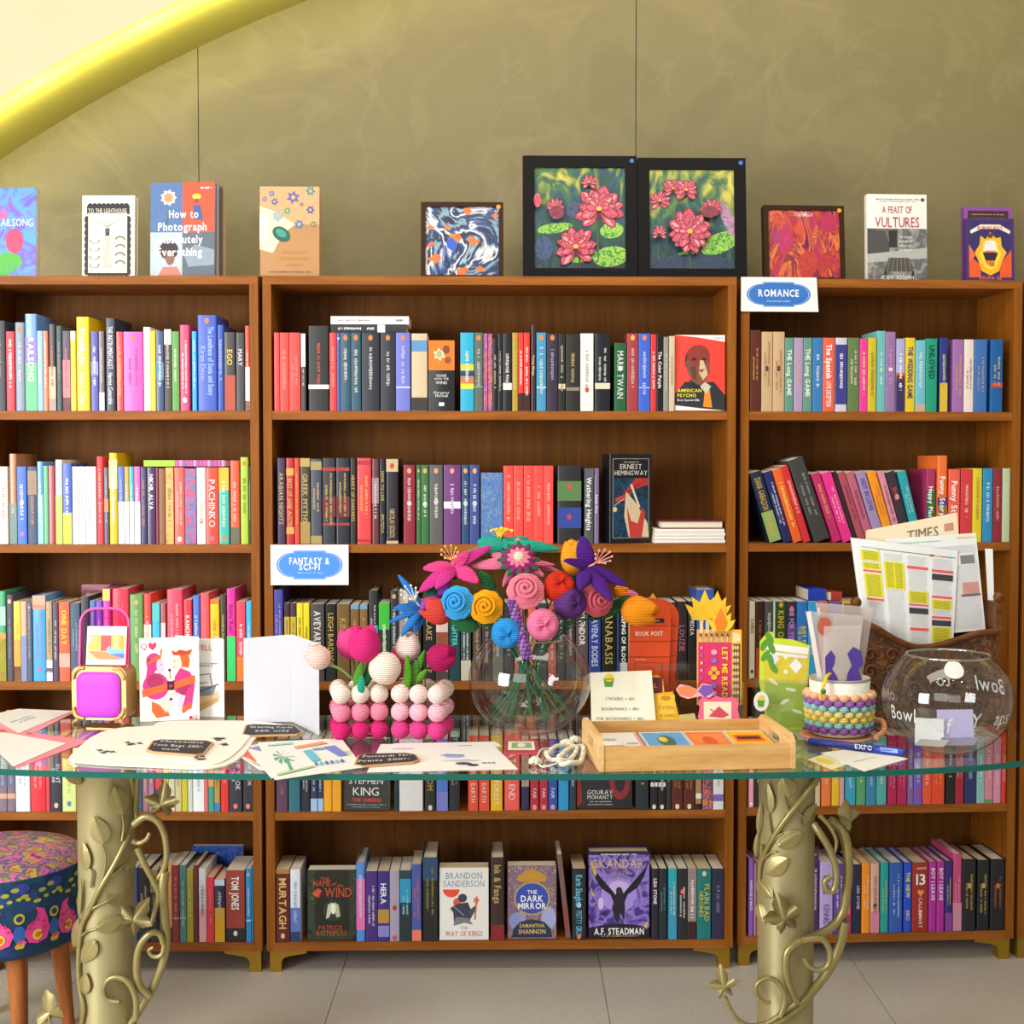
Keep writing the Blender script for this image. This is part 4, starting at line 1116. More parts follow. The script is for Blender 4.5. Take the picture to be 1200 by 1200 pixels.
# thin book leaning beside the gold and blue one
u0, _ = CM.hit(663.5, 1100, .012); o = solid_book('paperback_book', .013, .13, .225, mat('#7c5c58', .4), False)
o.location = CM.world(u0+.006, .012, ZS[4]+.002); o.rotation_euler = (0, -math.radians(6.2), CM.ang); tag(o, 'thin dusky paperback leaning against the gold and blue book', 'book')
T_ = MB(); T_.box(-.0062, .0062, -.0004, .001, .02, .09, mat('#8c4a48', .4)); T_.build('spine_band', o, local=True)
ZTT = ZT
def top_back(b): return b
g2 = 'books standing on top of the bookcases'
face_book(CL, ZT, -9, 41.5, 221, .022, '#5468c0', art_song, 'blue and purple paperback with a green plant, first on the bookcase top', back=.03, tilt=3, group=g2)
face_book(CL, ZT, 95, 157.5, 230, .03, '#efe6d2', art_light, 'cream hardback with a black scalloped border standing on the bookcase top', hard=True, back=.03, tilt=3, group=g2)
face_book(CL, ZT, 175.5, 251.5, 215, .02, '#5474a8', art_photo, 'large hardback on photography with blue and orange cover on the bookcase top', hard=True, back=.03, tilt=3, yaw=-3, group=g2)
face_book(CM, ZT, 304, 374, 219.5, .028, '#b48654', art_tan, 'tan hardback with blue flowers and a green gem on the bookcase top', hard=True, back=.03, tilt=3, group=g2)
face_book(CR, ZT, 1017, 1087, 228.5, .024, '#eceae2', art_vult, 'white and grey paperback with red title above the romance shelf', back=.03, tilt=3, group=g2)
face_book(CR, ZT, 1132.5, 1189, 257, .024, '#4c2c70', art_burns, 'purple paperback with a flaming boy on its cover, front one', back=.02, tilt=3, group=g2)
def art_b2(a):
    a.rect(0, 0, 1, 1, '#8c4a9c'); a.rect(.08, .05, .92, .2, '#3c2430'); a.sc(.5, .1, .7, .02, '#b09068'); a.sc(.5, .15, .7, .02, '#8c6c50')
face_book(CR, ZT, 1130.5, 1187, 243.5, .022, '#7c3c94', art_b2, 'purple paperback peeping out behind the flaming boy book', back=.052, tilt=3, group=g2)
# copies stacked behind the photography book
for k, (xa, xb, yt, c) in enumerate(((187, 255, 218, '#c8c4bc'), (192, 259.5, 219, '#6c5c50'), (196, 263.5, 221, '#b8a078'))):
    face_book(CL, ZT, xa, xb, yt, .012, c, None, ['pale grey hardback directly behind the photography book', 'dark brown hardback second behind the photography book', 'tan hardback rearmost behind the photography book'][k], hard=True, back=.06+.018*k, tilt=2, group='books behind the photography book')

# gone with the wind lettering and picture on its wide spine
gw = [o for o in bpy.data.objects if o.get('category') == 'book' and o['label'].startswith('thick black paperback with orange head')]
if gw:
    gw = gw[0]; dx = gw.dimensions
    bb = [Vector(c) for c in gw.bound_box]; T = max(c.x for c in bb)*2; H = max(c.z for c in bb)
    a = Art(Fr((-T/2, -.0006, 0), (1, 0, 0), (0, 0, 1), T, H))
    a.star(.42, .2, .26, '#e8d8a8', 6, .6, .4); a.ell(.68, .13, .14, .06, '#7c4424'); a.ell(.74, .28, .12, .05, '#8c4c2c', rot=.5); a.ell(.42, .2, .12, .05, '#a8b088')
    for s, y, h in (('GONE', .5, .035), ('WITH THE', .545, .028), ('WIND', .6, .04), ('Margaret', .74, .036), ('Mitchell', .785, .036)): a.t(s, .5, y, h, '#f0ece4', st=2, maxw=.72)
    a.rect(.4, .88, .6, .93, '#f0f0f0'); a.done(gw, name='spine_picture')
    gw['label'] = 'thick paperback with orange picture over black, white classic title on its wide spine'
# the slipcase-like big red 13
o = MARK['X13']; bb = [Vector(c) for c in o.bound_box]; T_ = max(c.x for c in bb)*2; H_ = max(c.z for c in bb)
a = Art(Fr((-T_/2, -.0006, 0), (1, 0, 0), (0, 0, 1), T_, H_)); a.t('13', .5, .24, .15, '#f4ece4', st=1, maxw=.8); a.P([(.28, .42), (.4, .385), (.5, .41), (.6, .385), (.72, .42), (.5, .49)], '#f0983c'); a.sc(.5, .08, .7, .04, '#e8b0a0'); a.sc(.5, .75, .4, .06, '#f0e0d8', ang=-math.pi/2); a.t('CALLIE HART', .5, .72, .05, '#f4e8e0', ang=-math.pi/2, maxw=2.0); a.done(o, name='spine_picture'); o['label'] = 'thick maroon paperback with a large white 13 and an orange heart on its spine'

# flat books
def flat_book(case, x0, x1, yt, yb, depth, col, label, back=.02, fore=False, zb=None, spine_art=None, rotz=0., group=None, hard=False, over=0):
    u0, z0 = case.hit(x0, yb, back); u1, z1 = case.hit(x1, yt, back)
    if zb is not None: z0 = zb
    T = z1-z0; L = u1-u0
    o = solid_book('hardback_book' if hard else 'paperback_book', T, depth, L, mat(col, .4, noise=.05), hard)
    # lying: spine (y=0) to the viewer, height axis z -> along u, thickness x -> up
    M = Matrix(((0, 0, 1, 0), (0, 1, 0, 0), (-1, 0, 0, 0), (0, 0, 0, 1)))
    if fore: M = Matrix(((0, 0, -1, L), (0, -1, 0, depth), (-1, 0, 0, 0), (0, 0, 0, 1)))
    o.matrix_world = Matrix.Translation(case.world(u0, back, z0+T/2+.0004)) @ Matrix.Rotation(case.ang+rotz, 4, 'Z') @ M
    if spine_art:
        a = Art(Fr((T/2, -.0006, 0), (0, 0, 1), (-1, 0, 0), L, T)) if False else Art(Fr((T/2, -.0005, 0), (0, 0, 1), (-1, 0, 0), L, T))
        spine_art(a); a.done(o, name='spine_picture')
    tag(o, label, 'book', group); return o
def flipped(fn): return fn
def sp_black(a): a.sc(.35, .5, .5, .35, '#e8e8e8'); a.rect(.62, .05, .72, .95, '#f0f0ee')
def sp_white(a): a.sc(.3, .5, .42, .22, '#888'); a.sc(.9, .5, .12, .3, '#666')
zb1 = CM.hit(430, 389.6, .01)[1]
q = flat_book(CM, 387.5, 476, 380.3, 390, .13, '#26292e', 'black paperback lying flat on the teal and black spines, under a white one', spine_art=sp_black, back=.004)
flat_book(CM, 387.5, 479, 370.8, 380.2, .13, '#eceae4', 'white paperback lying on top of the flat black one', spine_art=sp_white, back=.004)
def sp_pat(a):
    a.rect(0, 0, .38, 1, '#a4cc3c')
    for k in range(14): a.rect(.4+.043*k, 0, .425+.043*k, 1, ['#c860a8', '#e8a0c0', '#8c60b8', '#d8507c'][k % 4])
flat_book(CL, 168.5, 264, 539.5, 546.8, .12, '#c86aa8', 'lime and pink patterned paperback lying flat across upright spines', spine_art=sp_pat, back=.004)
zc = ZS[1]
for k in range(4):
    flat_book(CM, 766+k*.6, 850-(k % 2), 637-4.2*(k+1), 637-4.2*k-.2, .13, '#f2ece2', ['lowest', 'second lowest', 'second highest', 'highest'][k]+' of four white paperbacks lying in the stack beside the boat cover', back=.01, group='white paperbacks in a flat stack')
flat_book(CM, 774, 848, 610.5, 619.6, .125, '#7a2c34', 'dark red hardback lying on the white stack, page edges outward', back=.02, fore=True, hard=True)
flat_book(CR, 947, 968, 690.5, 704, .12, '#2040b8', 'blue paperback lying on top of the upright books, end outward', back=.02)
flat_book(CR, 974, 988.5, 694, 704, .14, '#b83c30', 'slim red paperback lying on top of the upright books, end outward', back=.01, rotz=.25)
flat_book(CR, 1027, 1074, 990.5, 1007, .13, '#e8e4da', 'white paperback lying flat behind the tops of the romance row', back=.148, fore=True) if False else None
# books in the back row
u0, _ = CL.hit(226, 1000, .17)
def art_blue(a): a.rect(0, 0, 1, 1, blotch(['#2448a0', '#3c6cd0', '#1c3880', '#5c8ce0'], 40., 2., .4))
face_book(CL, ZS[4], 226, 285, 990.5, .02, '#2c50a8', art_blue, 'blue patterned paperback standing behind the red brown wide spine', back=.15, tilt=0)
face_book(CL, ZS[2], 95, 129, 685, .02, '#a04858', lambda a: (a.rect(.12, .06, .88, .94, '#8c3a4a'), a.rect(.2, .1, .8, .3, '#d8d0d0')), 'maroon hardback standing behind the row, above the pink chair holder', back=.17, tilt=0, hard=True)

# ---------------------------------------------------------------- signs
def sign(name, case, x0, y0, x1, y1, lines, label, back=-.006, skew=0):
    u0, z1 = case.hit(x0, y0, back); u1, z0 = case.hit(x1, y1, back)
    fr = Fr(case.world(u0, back, z0), case.u, (0, -.05, 1) if False else (0, 0, 1), u1-u0, z1-z0)
    q = MB(); pts = [(0, 0), (fr.w*(1+skew), 0), (fr.w, fr.h), (0, fr.h)]
    q.prism(pts, fr, .0015, mat('#f4f2ec', .5, noise=.02)); o = q.build(name, None, org=case.world(u0, back, z0))
    a = Art(Fr(fr.o, fr.x, fr.y, fr.w, fr.h)); blue = '#4690e6' if case is CM else '#2f72c4'
    def badge(s, c):
        pts = []; W, H = .85*s, .72*s
        for sx, sy in ((1, -1), (1, 1), (-1, 1), (-1, -1)):
            arc = [(W/2-.25*W*(1-math.cos(t)), H/2*math.sin(t)*.86) for t in [math.pi/2*k/8 for k in range(9)]]
            arc = [(sx*x, sy*y) for x, y in arc]+[(sx*W*.24, sy*H/2)]
            if sx*sy > 0: arc = arc if sx > 0 else arc
            pts.append(arc)
        p = list(reversed(pts[0]))+pts[1]+list(reversed(pts[2]))+pts[3]
        a.P([(.5+x, .5+y) for x, y in p], c)
    badge(1.0, blue); badge(.95, '#d4e4f8'); badge(.935, blue)
    for s, y, h, w in lines: a.t(s, .5, y, h, '#f6f8fc', st=3, maxw=w)
    a.sc(.5, .7, .32, .035, '#c4d8f4'); a.done(o, local=False, name='printed_badge', tname='printed_lettering'); ORG.setdefault(o.name, fr.o)
    return tag(o, label, 'sign')
sign('shelf_sign', CR, 868.5, 324.5, 956.5, 365.5, (('ROMANCE', .46, .2, .54),), 'white card sign with blue badge reading ROMANCE', skew=.03)
sign('shelf_sign', CM, 317, 638.5, 408.5, 685.5, (('FANTASY &', .4, .16, .52), ('SCI-FI', .55, .15, .27)), 'white card sign with blue badge reading FANTASY & SCI-FI')

# ---------------------------------------------------------------- pictures on top of the bookcases
def picture(x0, y0, x1, y1, fw, dep, fcol, canvas, label, fn=None, back=.07, tilt=6., case=CM, dot='#e8a020', inset=.006):
    u0, _ = case.hit(x0, 280, back); u1, _ = case.hit(x1, 280, back); _, zt = case.hit((x0+x1)/2, y0, back+.02)
    W = u1-u0; H = (zt-ZT)/math.cos(math.radians(tilt)); t = math.radians(tilt)
    o = case.world(u0, back, ZT+.001); X = case.u; Yv = (Vector((0, 0, 1))*math.cos(t)+case.n*math.sin(t))
    fr = Fr(o, X, Yv, W, H)
    r = thing('framed_painting', label, 'painting', o, 'paintings standing on top of the bookcases')
    q = MB(); fm = mat(fcol, .55, spec=.15, noise=.1, nscale=61)
    for a, b, c, d in ((0, W, 0, fw), (0, W, H-fw, H), (0, fw, fw, H-fw), (W-fw, W, fw, H-fw)): q.prism([(a, c), (b, c), (b, d), (a, d)], fr, dep, fm)
    q.build('frame', r)
    f2 = Fr(fr.at(fw, fw, -inset), X, Yv, W-2*fw, H-2*fw); q = MB(); q.prism([(0, 0), (f2.w, 0), (f2.w, f2.h), (0, f2.h)], f2, .004, canvas); c = q.build('canvas', r); ORG[c.name] = ORG[r.name]
    if fn:
        a = Art(f2); fn(a); a.done(c, local=False, name='paint_strokes')
    if dot:
        q = MB(); q.face([fr.at(W-.013+.006*math.cos(k*.6), H-.013+.006*math.sin(k*.6), .0006) for k in range(10)], mat(dot, .5, noise=0)); q.build('price_dot', r)
    return r
paintA = blotch(['#060e18', '#0a1c30', '#123848', '#1c4a38', '#1c4460', '#3c6c3c', '#a8a448', '#d4c850'], 16., 1.6, .5, zgrad=.5, stretch=(1.5, 1.5, .8), bump=.5, seed=1)
paintB = blotch(['#060c16', '#0c1e30', '#143428', '#1c4458', '#346448', '#7c8c48', '#c0b850', '#d8cc68'], 16., 1.6, .5, zgrad=.5, stretch=(1.5, 1.5, .8), bump=.5, seed=3)
pk = [blotch(['#7c1c34', '#b8304c', '#d85870', '#a02844', '#e07c88'], 45., 2.5, .35, seed=s) for s in (1, 2, 4)]; pd_ = [mat('#4c1024', .5), mat('#6c1a34', .5)]; ph_ = [mat('#e8a0a0', .5), mat('#d87888', .5), mat('#c85468', .5)]
grn = blotch(['#1c5c34', '#4c9c3c', '#a8cc4c', '#2c7c44'], 50., 2.5, .35)
dkr = blotch(['#3c1424', '#8c2c40', '#5c1c34', '#b04c58'], 60., 2., .35)
def bloom(a, x, y, r, m=0, n=7, full=0):
    rr = random.Random(int(x*100+y*1000)); k = a.fr.w/a.fr.h
    def tear(t, L, w, mm, b=.0):
        c, q = math.cos(t), math.sin(t); pts = []
        for u, v in ((b, 0), (b+.25, .62), (.55, 1.), (.8, .8), (.96, .3), (1, 0), (.96, -.3), (.8, -.8), (.55, -1.), (b+.25, -.62)):
            X, Y = u*L, v*w; pts.append((x+X*c-Y*q, y+(X*q+Y*c)*k))
        a.P(pts, mm)
    a.ell(x, y-.1*r*k, r*.5, r*.5*k, pd_[0])
    for ring, (f, nn, sp) in enumerate(((1., n+3, 300 if not full else 360), (.78, n+1, 250 if not full else 340), (.52, n-1, 180 if not full else 300))):
        for i in sorted(range(nn), key=lambda i: abs(i-(nn-1)/2), reverse=ring == 0):
            t = math.radians(-90-sp/2+sp*(i+.5)/nn)+rr.uniform(-.1, .1); L = r*f*rr.uniform(.85, 1.08); w = L*rr.uniform(.2, .27)
            tear(t, L*1.04, w*1.15, pd_[(i+ring) % 2]); tear(t, L, w, pk[(i+ring*2+m) % 3], .08); tear(t+rr.uniform(-.12, .12), L*.93, w*.34, ph_[(i+ring) % 3], .4)
    a.ell(x, y-.05*r*k, r*.12, r*.1*k, '#e8b048')
def fnA(a):
    for q in ((.5, .86, .18, .08), (.22, .6, .2, .05), (.84, .88, .2, .1), (.85, .62, .13, .08)): a.ell(*q, grn, rot=-.15)
    a.ell(.1, .8, .1, .12, blotch(['#1c2c48', '#3c5480', '#142038'], 40., 2., .35)); a.ell(.45, .42, .1, .08, blotch(['#1c2c48', '#3c5480', '#142038'], 40., 2., .35))
    a.line([(.68, .4), (.7, .9)], .02, '#3c5c30'); a.line([(.48, .8), (.5, 1)], .02, '#2c4428')
    bloom(a, .71, .42, .26); bloom(a, .45, .8, .24, 1); bloom(a, .6, .16, .09, 1, 5); bloom(a, .22, .4, .1, 2, 5); a.ell(.24, .46, .08, .07, dkr); a.ell(.03, .34, .04, .07, pk[1])
def fnB(a):
    for q in ((.82, .74, .24, .1), (.4, .9, .14, .07)): a.ell(*q, grn, rot=-.4)
    a.ell(.5, .95, .5, .1, blotch(['#0c1828', '#24405c', '#142038'], 40., 2., .35)); a.ell(.93, .5, .07, .2, blotch(['#8c4878', '#b890a8', '#5c4478'], 40., 2., .35), rot=-.4)
    for p in ([(.13, .4), (.16, .7)], [(.42, .34), (.4, .6)], [(.7, .45), (.66, .64)], [(.46, .8), (.48, 1)], [(.1, .72), (.1, .92)]): a.line(p, .018, '#35552c')
    bloom(a, .12, .32, .13, 0, 6); bloom(a, .28, .2, .12, 1, 6); bloom(a, .43, .22, .14, 2, 6); bloom(a, .72, .4, .13, 0, 5); a.ell(.7, .44, .1, .06, dkr); bloom(a, .46, .65, .27, 1, 8, 1); bloom(a, .1, .66, .09, 2, 5)
picture(613, 181.5, 747.5, 322, .031, .02, '#0c0b0e', paintA, 'black framed painting of a pink lotus with lily pads below it', fnA, dot='#2c6cc0')
picture(748.5, 184, 876, 323, .031, .02, '#0c0b0e', paintB, 'black framed painting of a cluster of six pink blooms on stalks', fnB, dot='#2c6cc0')
abA = blotch(['#0e1428', '#1c2c50', '#8cb0c8', '#141c34', '#30508c', '#e8eef0', '#101830', '#24406c', '#a8c8d8', '#182038'], 6.5, 2.4, .3, bump=.4, seed=5)
abB = blotch(['#5c1434', '#c8306c', '#8c1c38', '#d8502c', '#6c1c48', '#e87c30', '#a82454', '#401024'], 8., 3.2, .3, stretch=(1.4, 1, .7), bump=.4, seed=7)
def fnC(a):
    rr = random.Random(3)
    for x, y, s in ((.14, .76, .1), (.5, .93, .1), (.42, .44, .1), (.66, .5, .09), (.58, .05, .08), (.95, .13, .06), (.07, .3, .06), (.74, .9, .07), (.3, .3, .05), (.08, .55, .06)):
        a.P([(x+s*rr.uniform(.35, 1.2)*math.cos(t), y+s*rr.uniform(.3, .9)*math.sin(t)) for t in [2*math.pi*k/11 for k in range(11)]], blotch(['#e85c24', '#f0803c', '#c8441c'], 60., 2., .3))
    a.P([(.28, .5), (.36, .44), (.44, .54), (.4, .66), (.3, .6)], '#2c5cc0'); return
    for x, y, rx, ry, t in ((.12, .76, .09, .08, .3), (.5, .92, .14, .06, 0), (.42, .44, .09, .07, .6), (.68, .5, .1, .05, .5), (.6, .06, .12, .03, 0), (.96, .12, .04, .06, 0), (.06, .28, .05, .06, 0), (.72, .9, .08, .06, 1)):
        a.ell(x, y, rx, ry, blotch(['#e85c24', '#f0803c', '#c8441c'], 60., 2., .3), rot=t)
    a.ell(.34, .55, .12, .09, '#2c5cc0', rot=.8)
def fnD(a):
    for x, y, rx, ry, c, t in ((.22, .16, .08, .1, '#ee7a28', .2), (.24, .42, .1, .22, '#d8348c', .1), (.85, .18, .12, .14, '#c82c78', .5), (.55, .8, .14, .2, '#d8582c', .2), (.12, .4, .05, .1, '#7c4cb8', 0), (.5, .06, .14, .04, '#f0e0d8', 0), (.65, .4, .04, .18, '#e8944c', .2), (.8, .75, .1, .14, '#c8482c', .4)):
        a.ell(x, y, rx, ry, blotch([c, '#a8243c', c], 50., 4., .3), rot=t)
picture(493, 237, 590, 322, .012, .03, '#3a2417', abA, 'small abstract painting with blue, white and orange swirls', fnC, dot='#f0a028')
picture(897, 241, 991.5, 327, .012, .03, '#33200f', abB, 'small abstract painting with red, magenta and orange streaks', fnD, case=CR, dot='#f0a028')
# ---------------------------------------------------------------- the glass table
TZ = .75; GT = .012
cA = PZ(620, 838, TZ).y; cB = PZ(620, 907, TZ).y
TY = (cA+cB)/2; TB = (cA-cB)/2; TXC = -.11; TA = 1.215
def sup(a, b, n=3., k=120):
    out = []
    for i in range(k):
        t = 2*math.pi*i/k; c, s = math.cos(t), math.sin(t)
        out.append((TXC+a*math.copysign(abs(c)**(2/n), c), TY+b*math.copysign(abs(s)**(2/n), s)))
    return out
gtop = thinglass((.93, .97, .955), 'table', base=.05, k=.6, p=3.2)
gbot = thinglass((.97, .99, .98), 'tablebot', base=.0, k=.02, p=4)
gedge = mat('#12594f', .12, noise=0); gedge.node_tree.nodes['Principled BSDF'].inputs['Emission Color'].default_value = (.0, .06, .045, 1); gedge.node_tree.nodes['Principled BSDF'].inputs['Emission Strength'].default_value = .35  # weak green glow put into the glass edge, which is no light source
table = thing('glass_table', 'long glass table with rounded ends on two gold vine pedestals', 'table', (TXC, TY, 0))
q = MB(); o1 = sup(TA, TB)
q.face([(x, y, TZ) for x, y in o1], gtop); q.face([(x, y, TZ-GT) for x, y in reversed(o1)], gbot)
ob = sup(TA-.002, TB-.002)
gback = thinglass((.75, .86, .83), 'edgeback', base=.1, k=.3, p=2.)
k0 = len(o1)//2
q.grid([[(x, y, TZ-GT) for x, y in o1[k0:]+o1[:1]], [(x, y, TZ) for x, y in o1[k0:]+o1[:1]]], gedge); q.grid([[(x, y, TZ-GT) for x, y in o1[:k0+1]], [(x, y, TZ) for x, y in o1[:k0+1]]], gback)
q.build('glass_top', table)
gold = mat('#aa9d70', .4, .4, noise=.1, nscale=18)
gold2 = mat('#a0925f', .34, .5, noise=.16, nscale=60)
gold3 = mat('#7f7044', .38, .5, noise=.16, nscale=60)
CY = TY
def leafmesh(mb, base, tip, width, nrm, m, veins=True, curl=.0, lobes=0):
    """leaf blade between two points, ribbed along its veins; nrm points to the viewer's side"""
    b = Vector(base); t = Vector(tip); ax = t-b; L = ax.length; ax.normalize(); nr = Vector(nrm); nr = (nr-ax*nr.dot(ax)).normalized(); sd = ax.cross(nr)
    rows = []; K = 14; J = 8
    for i in range(K+1):
        u = i/K; w = width/2*max(.02, math.sin(math.pi*min(1, u**.8))**.75) if not lobes else width/2*max(.05, (math.sin(math.pi*u**.85)**.6)*(.62+.38*abs(math.cos(math.pi*lobes*u))))
        row = []
        for j in range(J+1):
            s = -1+2*j/J
            h = -.18*w*s*s + curl*L*math.sin(math.pi*u)*1.0 + (.035*width*(math.cos((u*9-abs(s)*2.2)*2*math.pi)*.5) if veins else 0)*(1-abs(s)**3)+(.05*width*(1-min(1, abs(s)*6)))
            row.append(b+ax*(u*L)+sd*(s*w)+nr*h)
        rows.append(row)
    mb.grid(rows, m)
    mb.grid([[p-nr*.0015 for p in reversed(r)] for r in rows], m)
def lobed(mb, c, r, nrm, up, m, n=5, depth=.45):
    """maple-like leaf: n lobes round its centre"""
    c = Vector(c); nr = Vector(nrm).normalized(); up = Vector(up); up = (up-nr*up.dot(nr)).normalized(); sd = up.cross(nr)
    K = 60; rows = []
    for ring in range(7):
        f = ring/6; row = []
        for k in range(K):
            a = 2*math.pi*k/K; q_ = (1-abs(((a*n/(2*math.pi)+.5) % 1)-.5)*2); rr = r*(1-depth+depth*q_**1.15+.05*math.sin(a*3+1.)+.04*math.cos(a*15))*(.8+.28*math.cos(a)) * f
            h = .10*r*math.cos(a*n)*f*f - .30*r*f*f*math.cos(a+.5)**2+.06*r*math.sin(a*2)*f
            row.append(c+up*(rr*math.cos(a))+sd*(rr*math.sin(a))+nr*h)
        rows.append(row)
    mb.grid(rows, m, cu=True); mb.grid([[p-nr*.0015 for p in reversed(x)] for x in rows], m, cu=True)
def pedestal(px):
    X0 = PY(px, 1000, CY).x; r = .0585
    p = MB(); n = 48
    p.lathe([(.17, 0), (.17, .012), (.15, .02), (r+.012, .03), (r, .05), (r, .60), (r, .722), (r+.03, .726), (r+.03, TZ-GT-.0005), (0, TZ-GT-.0005)], (X0, CY, 0), gold, n)
    return p.build('pedestal', table), X0, r
def onfront(px, py, X0, r, off=.004):
    """point on the front of the column (or beside it) seen at a pixel"""
    P_ = PY(px, py, CY-r); dx = P_.x-X0
    for _ in range(3):
        y = CY-math.sqrt(max((r+off)**2-min(abs(dx), r+off)**2, 0)) if abs(dx) < r+off else CY-.005
        P_ = PY(px, py, y); dx = P_.x-X0
    nn = Vector((dx, -(math.sqrt(max(r*r-dx*dx, .0002))), 0)) if abs(dx) < r else Vector((.3 if dx > 0 else -.3, -1, 0))
    return P_, nn.normalized()
def vine(ped, X0, r, pts, rad, name='vine', off=.006, n=8, dy=None):
    q = []
    for k, p in enumerate(pts):
        P_, _ = onfront(p[0], p[1], X0, r, off)
        if len(p) > 2: P_ = PY(p[0], p[1], CY-p[2])
        q.append(P_)
    s = spline(q, 7); L = len(s)
    rr = [rad*(1-.35*(i/(L-1))) for i in range(L)]
    mb = MB(); mb.tube(s, rr, gold2, 10); return mb.build(name, ped)
def leaf(ped, X0, r, base, tip, w, off=.008, m=None, lob=0, curl=.03):
    a, na = onfront(*base[:2], X0, r, off); b, nb = onfront(*tip[:2], X0, r, off)
    if len(base) > 2: a = PY(base[0], base[1], CY-base[2])
    if len(tip) > 2: b = PY(tip[0], tip[1], CY-tip[2])
    nn = na+nb+Vector((0, -.6, .15)); mb = MB(); k = CY/F
    leafmesh(mb, a, b, w*(CY-.06)/F, nn, m or gold2, curl=curl); return mb.build('leaf', ped)
def leaf5(ped, X0, r, c, rad, up, nrm=(0, -1, .1), yoff=None, n=5, m=None, depth=.45):
    P_ = PY(c[0], c[1], CY-(yoff if yoff is not None else r+.02)); mb = MB(); lobed(mb, P_, rad*(CY-.06)/F, nrm, up, m or gold3, n, depth); return mb.build('lobed_leaf', ped)
# first pedestal (pixel positions of vines and leaves read off the photograph)
pd, X0, r = pedestal(125)
vine(pd, X0, r, [(160, 908), (159, 940), (157, 962), (148, 985), (133, 1015), (117, 1042), (104, 1068), (96, 1085), (93, 1110)], .0075)
vine(pd, X0, r, [(152, 908), (156, 930), (160, 955), (152, 975)], .008)
vine(pd, X0, r, [(93, 1110), (92, 1135), (94, 1160), (98, 1185), (92, 1215)], .006)
vine(pd, X0, r, [(157, 966, .03), (170, 957, .035), (184, 962, .035), (193, 980, .035), (195, 1005, .035), (190, 1022, .035), (182, 1032, .035)], .0085)
vine(pd, X0, r, [(155, 985, .05), (163, 988, .05), (172, 983, .055), (175, 976, .055)], .006)
vine(pd, X0, r, [(161, 994, .045), (170, 1014, .045), (181, 1035, .04), (186, 1050, .04), (182, 1066, .04), (177, 1084, .04)], .0075)
vine(pd, X0, r, [(193, 1022, .03), (191, 1040, .035), (192, 1062, .035), (194, 1085, .035), (195, 1105, .035), (190, 1130, .035), (180, 1155, .035), (166, 1180, .035), (150, 1205, .035)], .011)
vine(pd, X0, r, [(193, 1100, .04), (190, 1118, .045), (180, 1121, .045), (174, 1114, .045), (180, 1110, .045)], .006)
vine(pd, X0, r, [(176, 1168, .05), (163, 1155, .055), (160, 1130, .055), (164, 1108, .055), (176, 1094, .055), (187, 1095, .05), (191, 1106, .05)], .009)
vine(pd, X0, r, [(159, 1195, .065), (159, 1170, .068), (150, 1151, .068), (136, 1145, .068), (125, 1150, .068), (121, 1162, .068), (127, 1172, .068), (140, 1174, .068)], .007)
for st in (([(143, 985), (145, 968), (143, 955)]), ([(126, 1030), (136, 1022), (148, 1012), (155, 1003)]), ([(100, 1073), (110, 1064), (126, 1056)]), ([(94, 1098), (103, 1091), (113, 1089)]), ([(106, 1040), (108, 1022), (100, 1018)]), ([(118, 1042), (124, 1008), (120, 990)])):
    vine(pd, X0, r, st, .003)
for a, b, w in (((145, 955), (134, 921), 23), ((122, 989), (110, 957), 23), ((101, 1020), (97, 987), 16), ((148, 1020), (160, 992), 17), ((126, 1057), (156, 1036), 25), ((112, 1088), (144, 1076), 23), ((112, 1103), (95, 1128), 21), ((98, 1165), (100, 1140), 17), ((92, 1074), (95, 1030), 8), ((86, 1110), (92, 1076), 14), ((97, 1192), (95, 1165), 8)):
    leaf(pd, X0, r, a, b, w)
leaf5(pd, X0, r, (189, 944), 27, (.1, 0, 1), yoff=.02, n=5)
leaf5(pd, X0, r, (156, 1079), 27, (.5, 0, .8), yoff=.1, n=5, nrm=(.1, -1, .3))
leaf5(pd, X0, r, (58, 1188), 24, (-.2, 0, 1), yoff=.07, n=3, m=gold2)
vine(pd, X0, r, [(92, 1215, .05), (75, 1212, .06), (60, 1200, .07), (57, 1190, .07)], .004)
leaf(pd, X0, r, (96, 915), (74, 908), 14, m=gold3)
# second pedestal
pd, X0, r = pedestal(921.5)
vine(pd, X0, r, [(958, 912), (945, 930), (930, 948), (915, 968), (902, 988), (892, 1010), (890, 1028)], .0075)
vine(pd, X0, r, [(893, 990), (892, 1005), (890, 1020), (891, 1040)], .004)
vine(pd, X0, r, [(953, 965, .04), (962, 978, .05), (972, 995, .05), (979, 1015, .05), (980, 1032, .05), (976, 1044, .05), (968, 1042, .05), (967, 1032, .05), (974, 1027, .05)], .0085)
vine(pd, X0, r, [(972, 962, .03), (985, 970, .03), (992, 990, .03), (994, 1015, .03), (992, 1045, .03), (988, 1068, .03), (975, 1086, .035), (955, 1097, .05), (935, 1104, .07), (922, 1117, .075), (921, 1140, .075), (926, 1160, .075), (934, 1176, .07)], .0115)
vine(pd, X0, r, [(990, 1080, .03), (984, 1108, .03), (972, 1135, .03), (955, 1158, .04), (938, 1178, .06), (915, 1196, .07), (895, 1206, .07)], .0115)
vine(pd, X0, r, [(932, 1176, .075), (920, 1184, .075), (905, 1196, .075), (885, 1204, .07)], .007)
vine(pd, X0, r, [(940, 1102, .08), (962, 1100, .08), (972, 1113, .08), (971, 1130, .08), (960, 1137, .08), (948, 1132, .08), (942, 1122, .08)], .0075)
vine(pd, X0, r, [(914, 1192, .085), (920, 1170, .085), (912, 1152, .085), (900, 1146, .085), (888, 1152, .085), (886, 1163, .085), (893, 1173, .085), (903, 1175, .085)], .006)
